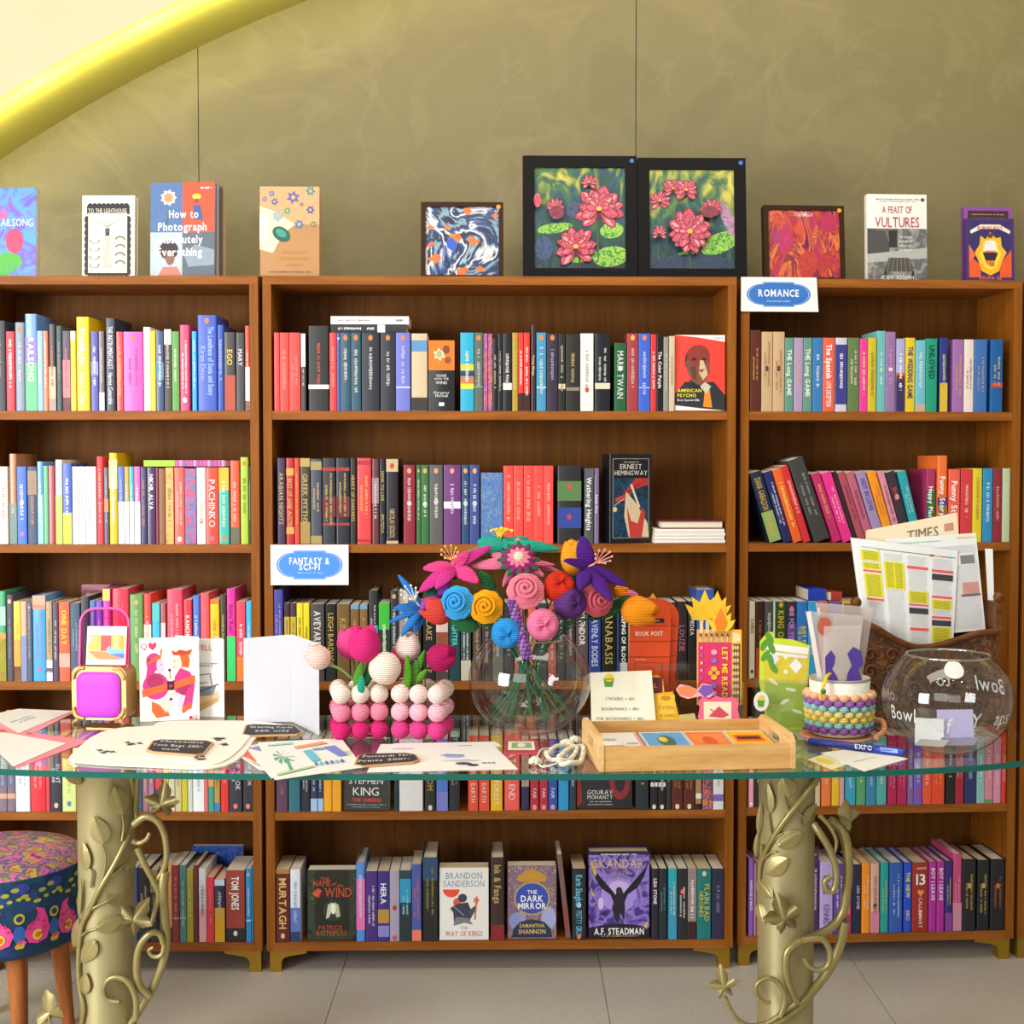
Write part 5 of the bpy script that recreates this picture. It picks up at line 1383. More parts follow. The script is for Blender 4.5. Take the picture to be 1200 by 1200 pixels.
vine(pd, X0, r, [(960, 955, .05), (972, 968, .05), (980, 985, .05), (978, 1000, .05)], .005)
vine(pd, X0, r, [(895, 1200, .075), (880, 1202, .08), (866, 1196, .085), (856, 1182, .085), (850, 1168, .085)], .0055)
for st in (([(905, 985), (901, 960), (900, 950)]), ([(925, 955), (920, 938), (918, 925)]), ([(930, 948), (945, 960), (952, 958)]), ([(900, 992), (912, 980), (918, 976)]), ([(893, 1008), (902, 1000), (910, 998)])):
    vine(pd, X0, r, st, .003)
for a, b, w in (((902, 953), (899, 917), 15), ((926, 934), (918, 910), 22), ((943, 968), (957, 942), 18), ((911, 992), (940, 975), 21), ((897, 1024), (923, 1006), 23), ((888, 1030), (905, 1052), 22), ((889, 1058), (895, 1082), 15), ((889, 978), (892, 940), 8), ((886, 1005), (888, 975), 8)):
    leaf(pd, X0, r, a, b, w)
leaf5(pd, X0, r, (920, 1078), 29, (-.3, 0, 1), yoff=.1, n=5, nrm=(-.1, -1, .2))
leaf5(pd, X0, r, (997, 963), 25, (-.1, 0, 1), yoff=.03, n=5, m=gold2, nrm=(.8, -.7, .1))
leaf5(pd, X0, r, (849, 1158), 24, (-.15, 0, 1), yoff=.1, n=5, m=gold2, depth=.6)

# ---------------------------------------------------------------- embroidered stool
SZ = .45; sc_ = Vector((-1.185, 3.1, 0)); SR = .205
stool = thing('embroidered_stool', 'round stool with colourful embroidered teal cushion and tapered wooden legs', 'stool', sc_)
fab = blotch(['#123c50', '#14505c', '#1c3470', '#0f4450', '#283c88', '#16585c'], 14., 1., .9, seed=2)
topf = blotch(['#2c3c8c', '#e84c9c', '#c8b430', '#3c4ca0', '#f070b0', '#6c8c3c', '#7c4ca8', '#d8c840', '#c86840'], 24., .5, .9, seed=4, detail=3.)
q = MB()
q.lathe([(0, SZ-.2), (SR-.02, SZ-.2), (SR-.003, SZ-.185), (SR, SZ-.12), (SR, SZ-.05), (SR-.006, SZ-.022)], sc_, fab, 56)
q.lathe([(SR-.006, SZ-.022), (SR-.02, SZ-.008), (SR*.6, SZ+.006), (0, SZ+.009)], sc_, topf, 56)
cu = q.build('cushion', stool)
q = MB()
def wrap(a, z, d=.0015): return sc_+Vector(((SR+d)*math.sin(a), -(SR+d)*math.cos(a), z))
def blob(a, z, pts, m, d):
    q.face([wrap(a+x/SR, z+y, d) for x, y in pts], m)
def ring(a, z, rx, ry, m, d, n=14): blob(a, z, [(rx*math.cos(2*math.pi*k/n), ry*math.sin(2*math.pi*k/n)) for k in range(n)], m, d)
def paisley(a, z, s, c, fl=1):
    pts = [(fl*x*s, y*s) for x, y in ((0, -1), (.55, -.85), (.8, -.3), (.6, .2), (.15, .45), (-.05, .85), (.1, 1.25), (-.45, 1.05), (-.65, .5), (-.8, -.2), (-.6, -.8))]
    blob(a, z, list(reversed(pts)) if fl < 0 else pts, c, .0015); ring(a, z-.45*s, .32*s, .32*s, '#e8d838', .0022); ring(a, z-.45*s, .18*s, .18*s, '#e0702c', .0026)
    for k in range(6):
        t = k/6*5; ring(a+fl*.5*s*math.cos(t)/SR, z+.5*s*math.sin(t)*.9, .09*s, .09*s, '#c83070', .0024)
for k in range(16):
    a = 2*math.pi*k/16
    paisley(a, SZ-.13, .036, '#f050a0' if k % 2 else '#e8409c', 1 if k % 2 else -1)
    ring(a+.2, SZ-.105, .012, .012, '#c8b838', .0015); ring(a+.2, SZ-.105, .007, .007, '#1c3c6c', .002)
    for j in range(5):
        t = -.6+j*.3; ring(a+.2+.03*math.sin(t)/SR*2.2, SZ-.07+.008*math.cos(t*3), .006, .004, '#b8b438', .0015)
    for j in range(4): ring(a+.18+.02*j, SZ-.165+.006*(j % 2), .006, .006, ['#e0a030', '#c85838', '#c8b838', '#e850a0'][j], .0015)
    ring(a+.2, SZ-.14, .014, .02, '#2c60b0', .0014); ring(a+.22, SZ-.04, .02, .012, '#2c40a0', .0014)
    for j in range(3): ring(a+.06+.1*j, SZ-.05+.01*math.sin(j*2), .009, .005, '#a8ac3c', .0016)
q.build('embroidery', cu)
lw_ = wood('#8c4a20', '#b8703c', 2., (30, 30, 2))
for k in range(4):
    a = math.radians(38+90*k); p0 = sc_+Vector((.14*math.sin(a), -.14*math.cos(a), SZ-.2)); p1 = sc_+Vector((.165*math.sin(a), -.165*math.cos(a), 0))
    q = MB(); q.tube([p0, p1], [.024, .014], lw_, 14); q.build('leg', stool)
# ---------------------------------------------------------------- things on the glass table
EPS = .0008
TOPZ = TZ+EPS
def T(px, py, z=TOPZ): return PZ(px, py, z)
def quad(name, pts, m, label, cat, th=.0006, group=None, z=TOPZ, artf=None, aw=None, m2=None):
    """a flat sheet on the table whose corners are seen at four pixels (clockwise from upper left)"""
    P_ = [PZ(x, y, z+th) for x, y in pts]; q = MB()
    q.face(list(reversed(P_)), m); q.face([p-Vector((0, 0, th)) for p in P_], m2 or m)
    n = len(P_)
    for i in range(n):
        a, b = P_[i], P_[(i+1) % n]; q.face([a, b, b-Vector((0, 0, th)), a-Vector((0, 0, th))], m2 or m)
    c = sum(P_, Vector())/n; c.z = z
    o = q.build(name, None, org=c)
    if artf:
        a = QArt([P_[i] for i in (0, 1, 2, 3)]) if aw is None else QArt(aw and [PZ(x, y, z+th) for x, y in aw]); artf(a); a.done(o)
    return tag(o, label, cat, group)
class QArt:
    """shapes on a flat four-cornered sheet; x, y from 0 to 1 (bilinear between the corners)"""
    def __init__(s, c): s.c = c; s.mb = MB(); s.tx = MB(); s.d = .0003; s.w = ((c[1]-c[0]).length+(c[2]-c[3]).length)/2; s.h = ((c[3]-c[0]).length+(c[2]-c[1]).length)/2
    def at(s, x, y, d):
        a, b, c, e = s.c; p = a*(1-x)*(1-y)+b*x*(1-y)+c*x*y+e*(1-x)*y; return p+Vector((0, 0, d))
    def P(s, pts, m):
        s.d += .00005; q = [s.at(x, y, s.d) for x, y in pts]
        nz = sum((q[i].x*q[(i+1) % len(q)].y-q[(i+1) % len(q)].x*q[i].y) for i in range(len(q)))
        if nz < 0: q.reverse()
        s.mb.face(q, m)
    def rect(s, x0, y0, x1, y1, m): s.P([(x0, y0), (x1, y0), (x1, y1), (x0, y1)], m)
    def ell(s, cx, cy, rx, ry, m, n=14, rot=0): 
        s.P([(cx+rx*math.cos(t)*math.cos(rot)-ry*math.sin(t)*math.sin(rot), cy+rx*math.cos(t)*math.sin(rot)+ry*math.sin(t)*math.cos(rot)) for t in [2*math.pi*i/n for i in range(n)]], m)
    def t(s, st_, x, y, h, m, maxw=None, st=0):
        fr = None; size = h/.7
        text(s.tx, None, st_, 0, 0, size*s.h, m, maxw=maxw*s.w if maxw else None, st=st, mapf=lambda X, Y: s.at(x+X/s.w, y-Y/s.h, s.d+.0002))
    def sc(s, x, y, l, h, m):
        rr = random.Random(int(x*1000+y*77)); cur = x-l/2
        while cur < x+l/2:
            w = h*rr.uniform(.3, 1.)*.8
            if rr.random() < .85: i0 = cur; i1 = min(cur+w, x+l/2); s.tx.face([s.at(i0, y+h/2*rr.uniform(.5, 1), s.d+.0002), s.at(i1, y+h/2, s.d+.0002), s.at(i1, y-h/2*rr.uniform(.5, 1), s.d+.0002), s.at(i0, y-h/2, s.d+.0002)], m)
            cur += w+h*.2
    def done(s, o):
        if s.mb.f: s.mb.build('printed_picture', o)
        if s.tx.f: s.tx.build('lettering', o)
white = mat('#e9e8e4', .6, noise=.02); offw = mat('#efeadf', .75, noise=.04); pinkp = mat('#f29aa4', .6, noise=.04)

# --- papers, front left
quad('greeting_card', [(-14, 838), (22, 830.5), (85, 833), (22, 859)], white, 'white card on a pink envelope at the far left of the table', 'card', artf=lambda a: [a.sc(.4, .55, .5, .05, '#9aa4b0'), a.sc(.4, .66, .35, .05, '#9aa4b0')], z=TOPZ+.0012)
quad('envelope', [(-16, 856), (8, 832), (88, 834), (34, 862)], pinkp, 'pink envelope under the white card at the far left', 'envelope')
quad('envelope', [(-20, 861), (6, 854), (106, 868), (20, 900)], mat('#f08c9a', .6), 'pink envelope at the left end of the front table edge', 'envelope')
quad('greeting_card', [(-24, 862), (4, 858), (78, 871), (16, 898)], white, 'blank white card lying on the front pink envelope', 'card', z=TOPZ+.0012)
# cotton bags with printed birds, folded
def bag(pts, z, th, label):
    P_ = [PZ(x, y, z+th) for x, y in pts]; P_ = spline(P_+[P_[0]], 4)[:-1]; c = sum(P_, Vector())/len(P_); c.z = z; q = MB(); n = len(P_)
    q.face(list(reversed(P_)), offw)
    q.grid([[p-Vector((0, 0, th)) for p in P_], [p+(p-c).normalized()*.002-Vector((0, 0, th*.5)) for p in P_], P_], offw, cu=True)
    q.face([p-Vector((0, 0, th)) for p in P_], offw)
    o = q.build('cotton_bag', None, org=c); return tag(o, label, 'bag', 'folded printed cotton bags'), P_
b1, _ = bag([(106, 864), (148, 852), (290, 850), (296, 868), (262, 897), (170, 897), (90, 892), (84, 884)], TOPZ, .004, 'cream folded cotton bag with black printed birds, under the tag')
b2, P2 = bag([(112, 865), (150, 853), (286, 852), (293, 862), (258, 893), (200, 890), (118, 884)], TOPZ+.0043, .003, 'cream folded cotton bag topmost of the pile, chalk tag on it')
b3, P3 = bag([(180, 851.5), (196, 845), (300, 845), (340, 853), (296, 858), (240, 857)], TOPZ, .003, 'cream folded cotton piece behind the pile of bags')
q = MB(); zb = TOPZ+.0078
for cx, cy in ((156, 871), (232, 888), (262, 866), (124, 881), (255, 871)):
    for k in range(4):
        x, y = cx+R.uniform(-9, 9), cy+R.uniform(-2, 2); q.face([PZ(x+R.uniform(4, 8)*math.cos(t)*(1 if j % 2 else .4), y+1.6*math.sin(t)*(1 if j % 2 else .5), zb) for j, t in enumerate([2*math.pi*j/9 for j in range(9)])][::-1], '#2c2c30')
q.build('printed_bird', b2)
# chalkboard tags
def chalk(pts, z, label, lines):
    """plaque with cut corners"""
    P_ = [PZ(x, y, z+.004) for x, y in pts]; q = MB(); rim = mat('#c49a68', .6); blk = mat('#26282e', .7, noise=.1)
    def cut(c, f):
        out = []
        for i in range(4):
            p = c[i]; a = c[(i-1) % 4]; b = c[(i+1) % 4]; L1 = (a-p).length; L2 = (b-p).length; k = .016*f
            out += [p+(a-p)*(k/L1), p+((a-p)*(k/L1)+(b-p)*(k/L2))*.55, p+(b-p)*(k/L2)]
        return out
    c = sum(P_, Vector())/4; o1 = cut(P_, 1)
    q.face(list(reversed(o1)), rim); q.grid([[p-Vector((0, 0, .004)) for p in o1], o1], rim, cu=True, smooth=False)
    cc = c.copy(); cc.z = z; o = q.build('chalkboard_tag', None, org=cc)
    q = MB(); ins = [c+(p-c)*.94+Vector((0, 0, .0003)) for p in P_]; q.face(list(reversed(cut(ins, .9))), blk); q.build('chalkboard_face', o)
    a = QArt([p+Vector((0, 0, .0004)) for p in P_])
    for s, x, y, h, w in lines: a.t(s, x, y, h, '#f0f0f0', maxw=w)
    a.done(o); return tag(o, label, 'price tag', 'chalk lettered price tags')
chalk([(180, 866), (252, 868), (238, 885), (170, 880)], TOPZ+.0078, 'black chalk tag with white writing on the folded cotton bags', (('Mezzanine', .5, .18, .14, .7), ('Tote Bags 250/-', .48, .48, .16, .85), ('each', .4, .76, .14, .3)))
chalk([(288, 848), (346, 850), (357, 860), (283, 862)], TOPZ+.0035, 'black chalk tag with white writing in front of the blank card', (('Greeting Cards', .5, .3, .17, .78), ('250 only', .5, .65, .17, .6)))
chalk([(420, 883), (486, 882), (494, 892), (414, 898)], TOPZ+.0016, 'black chalk tag with white writing between the postcards and white prints', (('Postcards 75/-', .5, .28, .18, .8), ('Prints 200/-', .45, .66, .18, .8)))
# postcards with palm trees
def palm(a):
    for x, y, s, c in ((.2, .45, .13, '#3ca884'), (.9, .45, .1, '#74b460')):
        for k in range(9):
            t = 2*math.pi*k/9; a.P([(x, y), (x+s*math.cos(t)+.02, y+1.6*s*math.sin(t)+.03), (x+s*.8*math.cos(t+.25), y+1.3*s*math.sin(t+.25))], c)
    a.P([(.22, .5), (.25, .5), (.24, .85), (.2, .85)], '#58a078'); a.P([(.38, .2), (.75, .1), (.8, .17), (.4, .28)], '#f0906c'); a.P([(.1, .1), (.4, .06), (.4, .12), (.1, .14)], '#90d0c0')
    a.P([(.46, .35), (.56, .33), (.6, .66), (.5, .7)], '#58b8d0'); a.P([(.72, .28), (.86, .26), (.92, .6), (.82, .62)], '#6c84d4')
    for k in range(6): a.ell(.52+.06*k, .76, .02, .05, ['#4c7cd0', '#5cb8d8', '#4860b8'][k % 3])
    a.rect(.58, .3, .72, .36, '#78a8d8'); a.P([(.05, .88), (.45, .8), (.5, .83), (.05, .93)], '#a8d494')
quad('postcard', [(302, 870), (400, 865), (426, 899), (322, 914)], white, 'white postcard with green palms and blue shapes, topmost of its pile', 'postcard', z=TOPZ+.0026, artf=palm, group='painted postcards')
quad('postcard', [(286, 874), (330, 869), (388, 892), (318, 912)], white, 'postcard with purple and blue stripe under the palm postcard', 'postcard', z=TOPZ+.0012, artf=lambda a: [a.P([(.05, .1), (.4, .05), (.95, .9), (.75, .95)], '#8880c8'), a.P([(.3, .5), (.5, .45), (.72, .95), (.6, .97)], '#58b8e0')], group='painted postcards')
quad('postcard', [(274, 882), (300, 874), (330, 905), (304, 902)], white, 'postcard with red shapes lowest of the postcard pile', 'postcard', z=TOPZ, artf=lambda a: [a.P([(.1, .1), (.9, .1), (.9, .5), (.3, .6)], '#e86450'), a.P([(.1, .5), (.5, .8), (.4, .95)], '#78b070')], group='painted postcards')
def inkp(a):
    a.ell(.62, .52, .08, .05, '#a0b0d8'); a.P([(.5, .48), (.56, .42), (.7, .46), (.68, .52)], '#8098cc'); a.ell(.66, .78, .06, .05, '#484c60', rot=.4); a.ell(.72, .84, .04, .04, '#303448'); a.P([(.5, .66), (.7, .62), (.8, .7), (.6, .7)], '#c0c8dc')
    a.sc(.2, .2, .2, .03, '#98a0b8'); a.sc(.75, .12, .12, .03, '#98a0b8'); a.sc(.84, .78, .1, .04, '#787c90')
quad('art_print', [(446, 872), (575, 870), (607, 901), (430, 905)], white, 'white sheet with faint blue ink sketches near the front edge', 'print', artf=inkp)
quad('art_print', [(462, 871), (580, 869), (588, 874), (452, 878)], white, 'plain white sheet mostly under the one with blue sketches', 'print', z=TOPZ-.0005+.0002, th=.0004)
# small framed thing under the vase side
o = quad('framed_card', [(591, 868), (630, 868), (633, 882), (590, 882)], mat('#b8404c', .5), 'small red bordered card lying in front of the glass vase', 'card', th=.004, artf=lambda a: [a.rect(.12, .08, .88, .8, '#f0ece0'), a.rect(.22, .18, .8, .65, '#8cb070'), a.ell(.5, .4, .12, .18, '#e8e4d8')])

# --- tent cards
def standing(name, tl, tr, br, bl, label, cat, artf=None, m=None, th=.0007, back=None, grp=None):
    """a stiff card standing on the table: bottom corners seen at bl and br; its top heights from tl and tr"""
    A = PZ(*bl, TOPZ); B = PZ(*br, TOPZ); x = (B-A); L = x.length; x.normalize()
    Ht = PY(tl[0], tl[1], A.y).z-TOPZ; Ht2 = PY(tr[0], tr[1], B.y).z-TOPZ
    fr = Fr(A, x, (0, 0, 1), L, max(Ht, Ht2)); q = MB(); q.prism([(0, 0), (L, 0), (L, Ht2), (0, Ht)], fr, th, m or white)
    if back:  # second leaf folded back from the top edge or the side
        kind, px_, py_ = back; C_ = PZ(px_, py_, TOPZ)
        src = A if kind == 'L' else B; x2 = (C_-src); L2 = x2.length; x2.normalize()
        fr2 = Fr(src, x2, (0, 0, 1)); hh = Ht if kind == 'L' else Ht2; q.prism([(0, 0), (L2, 0), (L2, hh), (0, hh)], fr2, th, m or white)
    o = q.build(name, None, org=(A+B)/2)
    if artf: a = Art(fr); artf(a); a.done(o, local=False, name='printed_picture', tname='lettering')
    return tag(o, label, cat, grp), fr
def art_queen(a):
    a.rect(.04, .02, .96, .99, '#fbf8f8'); a.P([(.3, .1), (.9, .1), (.9, .4), (.6, .3)], '#f4dcd8'); a.P([(.05, .7), (.5, .85), (.3, .99), (.05, .99)], '#f8e4dc')
    a.t('Q', .08, .1, .07, '#b83050', st=2); a.P([(.15, .07), (.19, .05), (.22, .08), (.25, .05), (.29, .07), (.28, .11), (.22, .15), (.16, .11)], '#e83c64')
    mg = '#dc3484'; mg2 = '#a82c5c'; og = '#ec6430'
    a.ell(.24, .29, .13, .11, mg); a.ell(.34, .33, .055, .085, '#eec4d8'); a.P([(.14, .3), (.22, .26), (.26, .4), (.22, .52), (.12, .55), (.1, .5)], mg); a.P([(.3, .24), (.38, .27), (.42, .36), (.35, .44), (.29, .4)], '#eec4d8'); a.ell(.365, .32, .014, .008, '#a04878'); a.P([(.37, .385), (.41, .385), (.39, .395)], '#c03468'); a.P([(.12, .27), (.36, .2), (.36, .25), (.13, .32)], og); a.P([(.12, .22), (.2, .26), (.14, .3)], mg2); a.P([(.34, .17), (.38, .12), (.37, .22)], og)
    a.ell(.27, .58, .22, .16, mg); a.ell(.26, .52, .14, .09, mg2); a.P([(.04, .62), (.54, .54), (.54, .62), (.05, .71)], og); a.P([(.2, .76), (.44, .84), (.5, .94), (.28, .96), (.2, .88)], og); a.P([(.32, .8), (.46, .72), (.54, .84), (.44, .9)], '#f4d0bc')
    a.ell(.71, .26, .12, .1, og); a.P([(.74, .24), (.84, .26), (.82, .37), (.74, .36)], og); a.P([(.57, .22), (.67, .21), (.71, .32), (.68, .42), (.58, .39), (.535, .31)], '#f6dcc8'); a.ell(.585, .285, .014, .008, '#5c3440'); a.P([(.55, .36), (.6, .355), (.58, .37)], '#c05448'); a.P([(.54, .15), (.6, .18), (.68, .15), (.78, .17), (.88, .15), (.84, .21), (.72, .22), (.56, .21)], '#c44828')
    a.P([(.54, .52), (.68, .37), (.84, .42), (.92, .54), (.88, .72), (.74, .7), (.6, .66)], mg); a.ell(.74, .6, .12, .1, mg2); a.P([(.54, .54), (.92, .46), (.93, .55), (.54, .63)], og); a.P([(.8, .62), (.92, .58), (.86, .86), (.7, .9), (.74, .76)], mg); a.P([(.7, .86), (.84, .78), (.86, .84), (.72, .92)], og)
    a.rect(.46, .52, .58, .63, '#3c1c34'); a.ell(.52, .58, .03, .02, '#a83058'); a.ell(.52, .49, .07, .035, '#f4dccc'); a.ell(.52, .67, .06, .035, '#f4dccc'); a.ell(.5, .39, .025, .018, '#5c2c5c'); a.ell(.52, .74, .025, .018, '#5c2c5c'); a.line([(.5, .4), (.52, .5)], .012, '#5c6c5c'); a.P([(.64, .72), (.7, .7), (.7, .84), (.62, .84)], '#f0c4dc')
    a.t('Q', .93, .96, .05, '#b83050', st=2); a.ell(.85, .97, .03, .02, '#b83050')
card1, _ = standing('greeting_card', (163, 748), (234, 746), (234, 843), (164, 846), 'standing greeting card with a pink and orange queen of hearts couple', 'card', art_queen, back=('R', 206, 840.8))
def art_well(a):
    a.t('WELL', .62, .12, .07, '#d83c4c', maxw=.7); a.t('..', .4, .2, .05, '#d83c4c'); a.sc(.55, .32, .7, .02, '#7088b0'); a.sc(.5, .35, .6, .02, '#7088b0'); a.rect(.0, .38, .4, .75, '#ece0c0')
    a.P([(.1, .82), (.5, .76), (.9, .66), (.92, .74), (.5, .9), (.1, .95)], '#dcb888'); a.P([(.1, .92), (.5, .86), (.9, .74), (.9, .8), (.5, .96), (.1, .99)], '#c49c68')
    for p in ([(.3, .5), (.75, .45), (.8, .68)], [(.3, .5), (.35, .7)], [(.35, .6), (.7, .56)]): a.line(p, .015, '#5c6478')
    a.P([(.5, .62), (.86, .6), (.8, .72), (.55, .74)], '#7c8898'); a.line([(.5, .7), (.9, .58)], .02, '#3c485c')
card2, _ = standing('greeting_card', (197, 747), (263, 749), (263, 840.5), (198, 838.5), 'standing white greeting card with red lettering, half behind the queen card', 'card', art_well, back=('R', 252, 834))
card3, _ = standing('greeting_card', (287, 748), (342, 743.5), (343, 846), (286, 846), 'blank white folded card standing open beside the pink pots', 'card', back=('R', 374, 862), m=mat('#c9c9d0', .7, noise=.02))

# --- pink padded mini chair used as a phone holder
pc = T(121, 845); y0 = pc.y; k = y0/F
goldL = mat('#d8b070', .35, .6, noise=.1, nscale=120); mag = mat('#c23acb', .55, noise=.06, nscale=80)
ch = thing('phone_holder', 'miniature gold chair with magenta seat pad and clear pink backrest', 'phone holder', (pc.x, y0, TOPZ))
cb = PY(120, 842, y0); ct = PY(120, 779, y0); bw = 33*k; z0 = TOPZ+.008; z1 = ct.z
def rrect(w, h, r, n=6, cx=0, cy=0):
    out = []
    for sx, sy, a0 in ((1, 1, 0), (-1, 1, 90), (-1, -1, 180), (1, -1, 270)):
        for i in range(n+1):
            a = math.radians(a0+90*i/n); out.append((cx+sx*(w/2-r)+r*math.cos(a), cy+sy*(h/2-r)+r*math.sin(a)))
    return out
fr = Fr((pc.x, y0-.03, (z0+z1)/2), (1, -.12, 0), (0, 0, 1))
q = MB(); q.prism(rrect(2*bw, z1-z0, .02), fr, .06, goldL); body = q.build('body', ch)
q = MB(); f2 = Fr(fr.at(0, -.003, .003), fr.x, fr.y); rows = []
for s_, d_ in ((1.02, 0), (.97, .003), (.85, .005), (.5, .006), (.001, .006)): rows.append([f2.at(x*s_, y*s_, d_) for x, y in rrect(2*bw*.8, (z1-z0)*.84, .022)])
q.grid(rows, mag, cu=True); q.build('seat_pad', ch)
q = MB(); rr_ = rrect(2*bw*.92, (z1-z0)*.94, .022, 8)
for i in range(len(rr_)):
    x, y = rr_[i]; q.ball(fr.at(x, y, .002), .0045, goldL, 8)
q.build('stitched_border', ch)
q = MB()
for sx in (-1, 1):
    p = fr.at(sx*bw*.8, -(z1-z0)/2, 0); q = MB(); q.tube([p, p+Vector((sx*.004, -.004, -.004)), Vector((p.x+sx*.008, p.y-.01, TOPZ+.003))], [.006, .005, .004], goldL); q.build('foot', ch)
bt = PY(124, 713.5, y0).z; hb = Fr((PY(123, 760, y0).x, y0-.005, (z1+bt)/2-.014), (1, 0, 0), (0, .1, 1))
q = MB(); loop = [hb.at(x, y, 0) for x, y in rrect(57*k, bt-z1+.03, .034, 8)]; q.tube(loop+[loop[0]], .003, mat('#e85ca8', .3)); q.build('backrest_rim', ch)
q = MB(); q.face([hb.at(x, y, 0) for x, y in rrect(55*k, bt-z1+.028, .033, 8)], thinglass((.96, .34, .66), 'pinkclear', base=.04, k=.3)); q.build('backrest', ch)
f3 = Fr(PY(100.5, 779, y0-.02)+Vector((0, 0, .0)), (1, -.05, 0), (.02, .12, 1), 47*k, 45*k)
q = MB(); q.prism([(0, 0), (f3.w, 0), (f3.w, f3.h), (0, f3.h)], f3, .001, white); oc = q.build('photo_card', None, org=f3.o)
a = Art(f3); a.rect(.04, .22, .96, .86, '#f0b850'); a.rect(.04, .62, .96, .86, '#f4c898'); a.rect(.36, .24, .62, .64, '#d84c4c'); a.rect(.04, .26, .16, .42, '#a8b8c0'); a.P([(.04, .64), (.5, .66), (.96, .86), (.3, .86)], '#f08c58'); a.P([(.5, .6), (.58, .5), (.62, .58), (.96, .6), (.96, .7), (.6, .72)], '#7cb8e8'); a.P([(.6, .72), (.96, .7), (.96, .84)], '#5470c8'); a.rect(.7, .25, .78, .6, '#f8e090'); a.rect(.86, .25, .92, .6, '#e8a040'); a.rect(.06, .9, .5, .93, '#e8e0d8')
a.done(oc, local=False, name='printed_picture'); tag(oc, 'small picture card of a yellow room leaning on the clear pink backrest', 'card')

# --- crochet flower pots made of balls
hot = crochet('#d42a74'); hot2 = crochet('#e0428c'); midp = crochet('#f08aa4'); palep = crochet('#f6b8c8'); crm = crochet('#f6dcd4'); crm2 = crochet('#f4e4d4')
BM = {}
def ballmesh(m, r):
    if (m.name, r) not in BM:
        q = MB(); q.ball((0, 0, 0), r, m, 20); o = q.build('crochet_ball'); BM[m.name, r] = o.data; bpy.data.objects.remove(o)
    return BM[m.name, r]
def pot(cx_px, base_py, yaw, label, mats_):
    fr0 = T(cx_px, base_py); r = .0203; s = .0398
    c = Vector((fr0.x, fr0.y+s+.004, TOPZ)); root = thing('flower_pot', label, 'flower pot', c, 'crochet ball flower pots')
    ca, sa = math.cos(yaw), math.sin(yaw)
    for lv in range(3):
        for i in (-1, 0, 1):
            for j in (-1, 0, 1):
                if i == 0 and j == 0: continue
                x, y = i*s, j*s; o = bpy.data.objects.new('crochet_ball', ballmesh(mats_[lv], r)); COL.objects.link(o); o.parent = root
                o.location = (x*ca-y*sa, x*sa+y*ca, r*.985+lv*s*.96); o.rotation_euler = (R.uniform(-.3, .3), R.uniform(-.3, .3), R.uniform(0, 3))
    q = MB(); q.box(-s*.9, s*.9, -s*.9, s*.9, .008, .03, crm, Matrix.Rotation(yaw, 4, 'Z')); q.build('pot_base', root, local=True)
    return c
pA = pot(417.5, 867, .2, 'crochet pot with crimson lowest row and cream top row, holding pink tulips', (hot, midp, crm2))
pB = pot(494, 867, -.16, 'crochet pot with hot pink lowest row and pale pink top row', (hot2, palep, crm))

# --- crochet flowers
green = mat('#1f6a40', .7); lgreen = crochet('#5c9a34'); dgreen = crochet('#2c6a3c'); tealg = crochet('#2ca088')
def quat(d, roll=0.):
    return Vector(d).normalized().to_track_quat('Z', 'Y') @ Quaternion((0, 0, 1), roll)
def tulip_head(mb, base, d, L, W, m, lobes=3, openk=.0, roll=0.):
    """egg-shaped bloom from its base along d with a scalloped tip"""
    Q = quat(d, roll); K = 36; rows = []
    for i in range(19):
        u = i/18; row = []
        for j in range(K):
            a = 2*math.pi*j/K; lb = abs(math.cos(a*lobes/2)); prof = math.sin(math.pi*min(1, .06+.80*u**.9))**.62*(1-.10*u)
            r = W/2*prof*(1+.05*lb*u); z = L*(u*(.86)+.14*u**4*lb)
            row.append(Vector(base)+Q @ Vector((r*math.cos(a), r*math.sin(a), z)))
        if i == 0: b0 = Vector(base)-Q @ Vector((0, 0, L*.035)); rows.append([b0]*K); rows.append([b0+(p-b0)*.55-Q @ Vector((0, 0, L*.008)) for p in row])
        rows.append(row)
    tip = Vector(base)+Q @ Vector((0, 0, L*.80)); rows.append([tip+(p-tip)*.6 for p in rows[-1]]); rows.append([tip]*K)
    mb.grid(rows, m, cu=True)
def petal(mb, base, d, L, W, nrm, m, curl=.25, thick=.003, tipw=.0):
    """long rounded petal, thick as crochet"""
    b = Vector(base); d = Vector(d).normalized(); n = Vector(nrm); n = (n-d*n.dot(d)).normalized(); s = d.cross(n); rows = []; K = 12
    for i in range(K+1):
        u = i/K; w = W/2*(math.sin(math.pi*(.04+.94*u**.8))**.6); ctr = b+d*(L*u)+n*(curl*L*(-(u**2)+.35*math.sin(math.pi*u)))
        rows.append([ctr+s*(w*math.cos(t))+n*(thick*math.sin(t)-.12*w*math.cos(t)**2) for t in [2*math.pi*j/12 for j in range(12)]])
    mb.grid(rows, m, cu=True); mb.face(list(reversed(rows[0])), m, True); mb.face(rows[-1], m, True)
def stem(o, a, b, r=.0016, m=None, bend=(0, 0, 0)):
    a, b = Vector(a), Vector(b); q = MB(); mid = (a+b)/2+Vector(bend); q.tube(spline([a, mid, b], 6), r, m or green, 6); return q.build('stem', o)
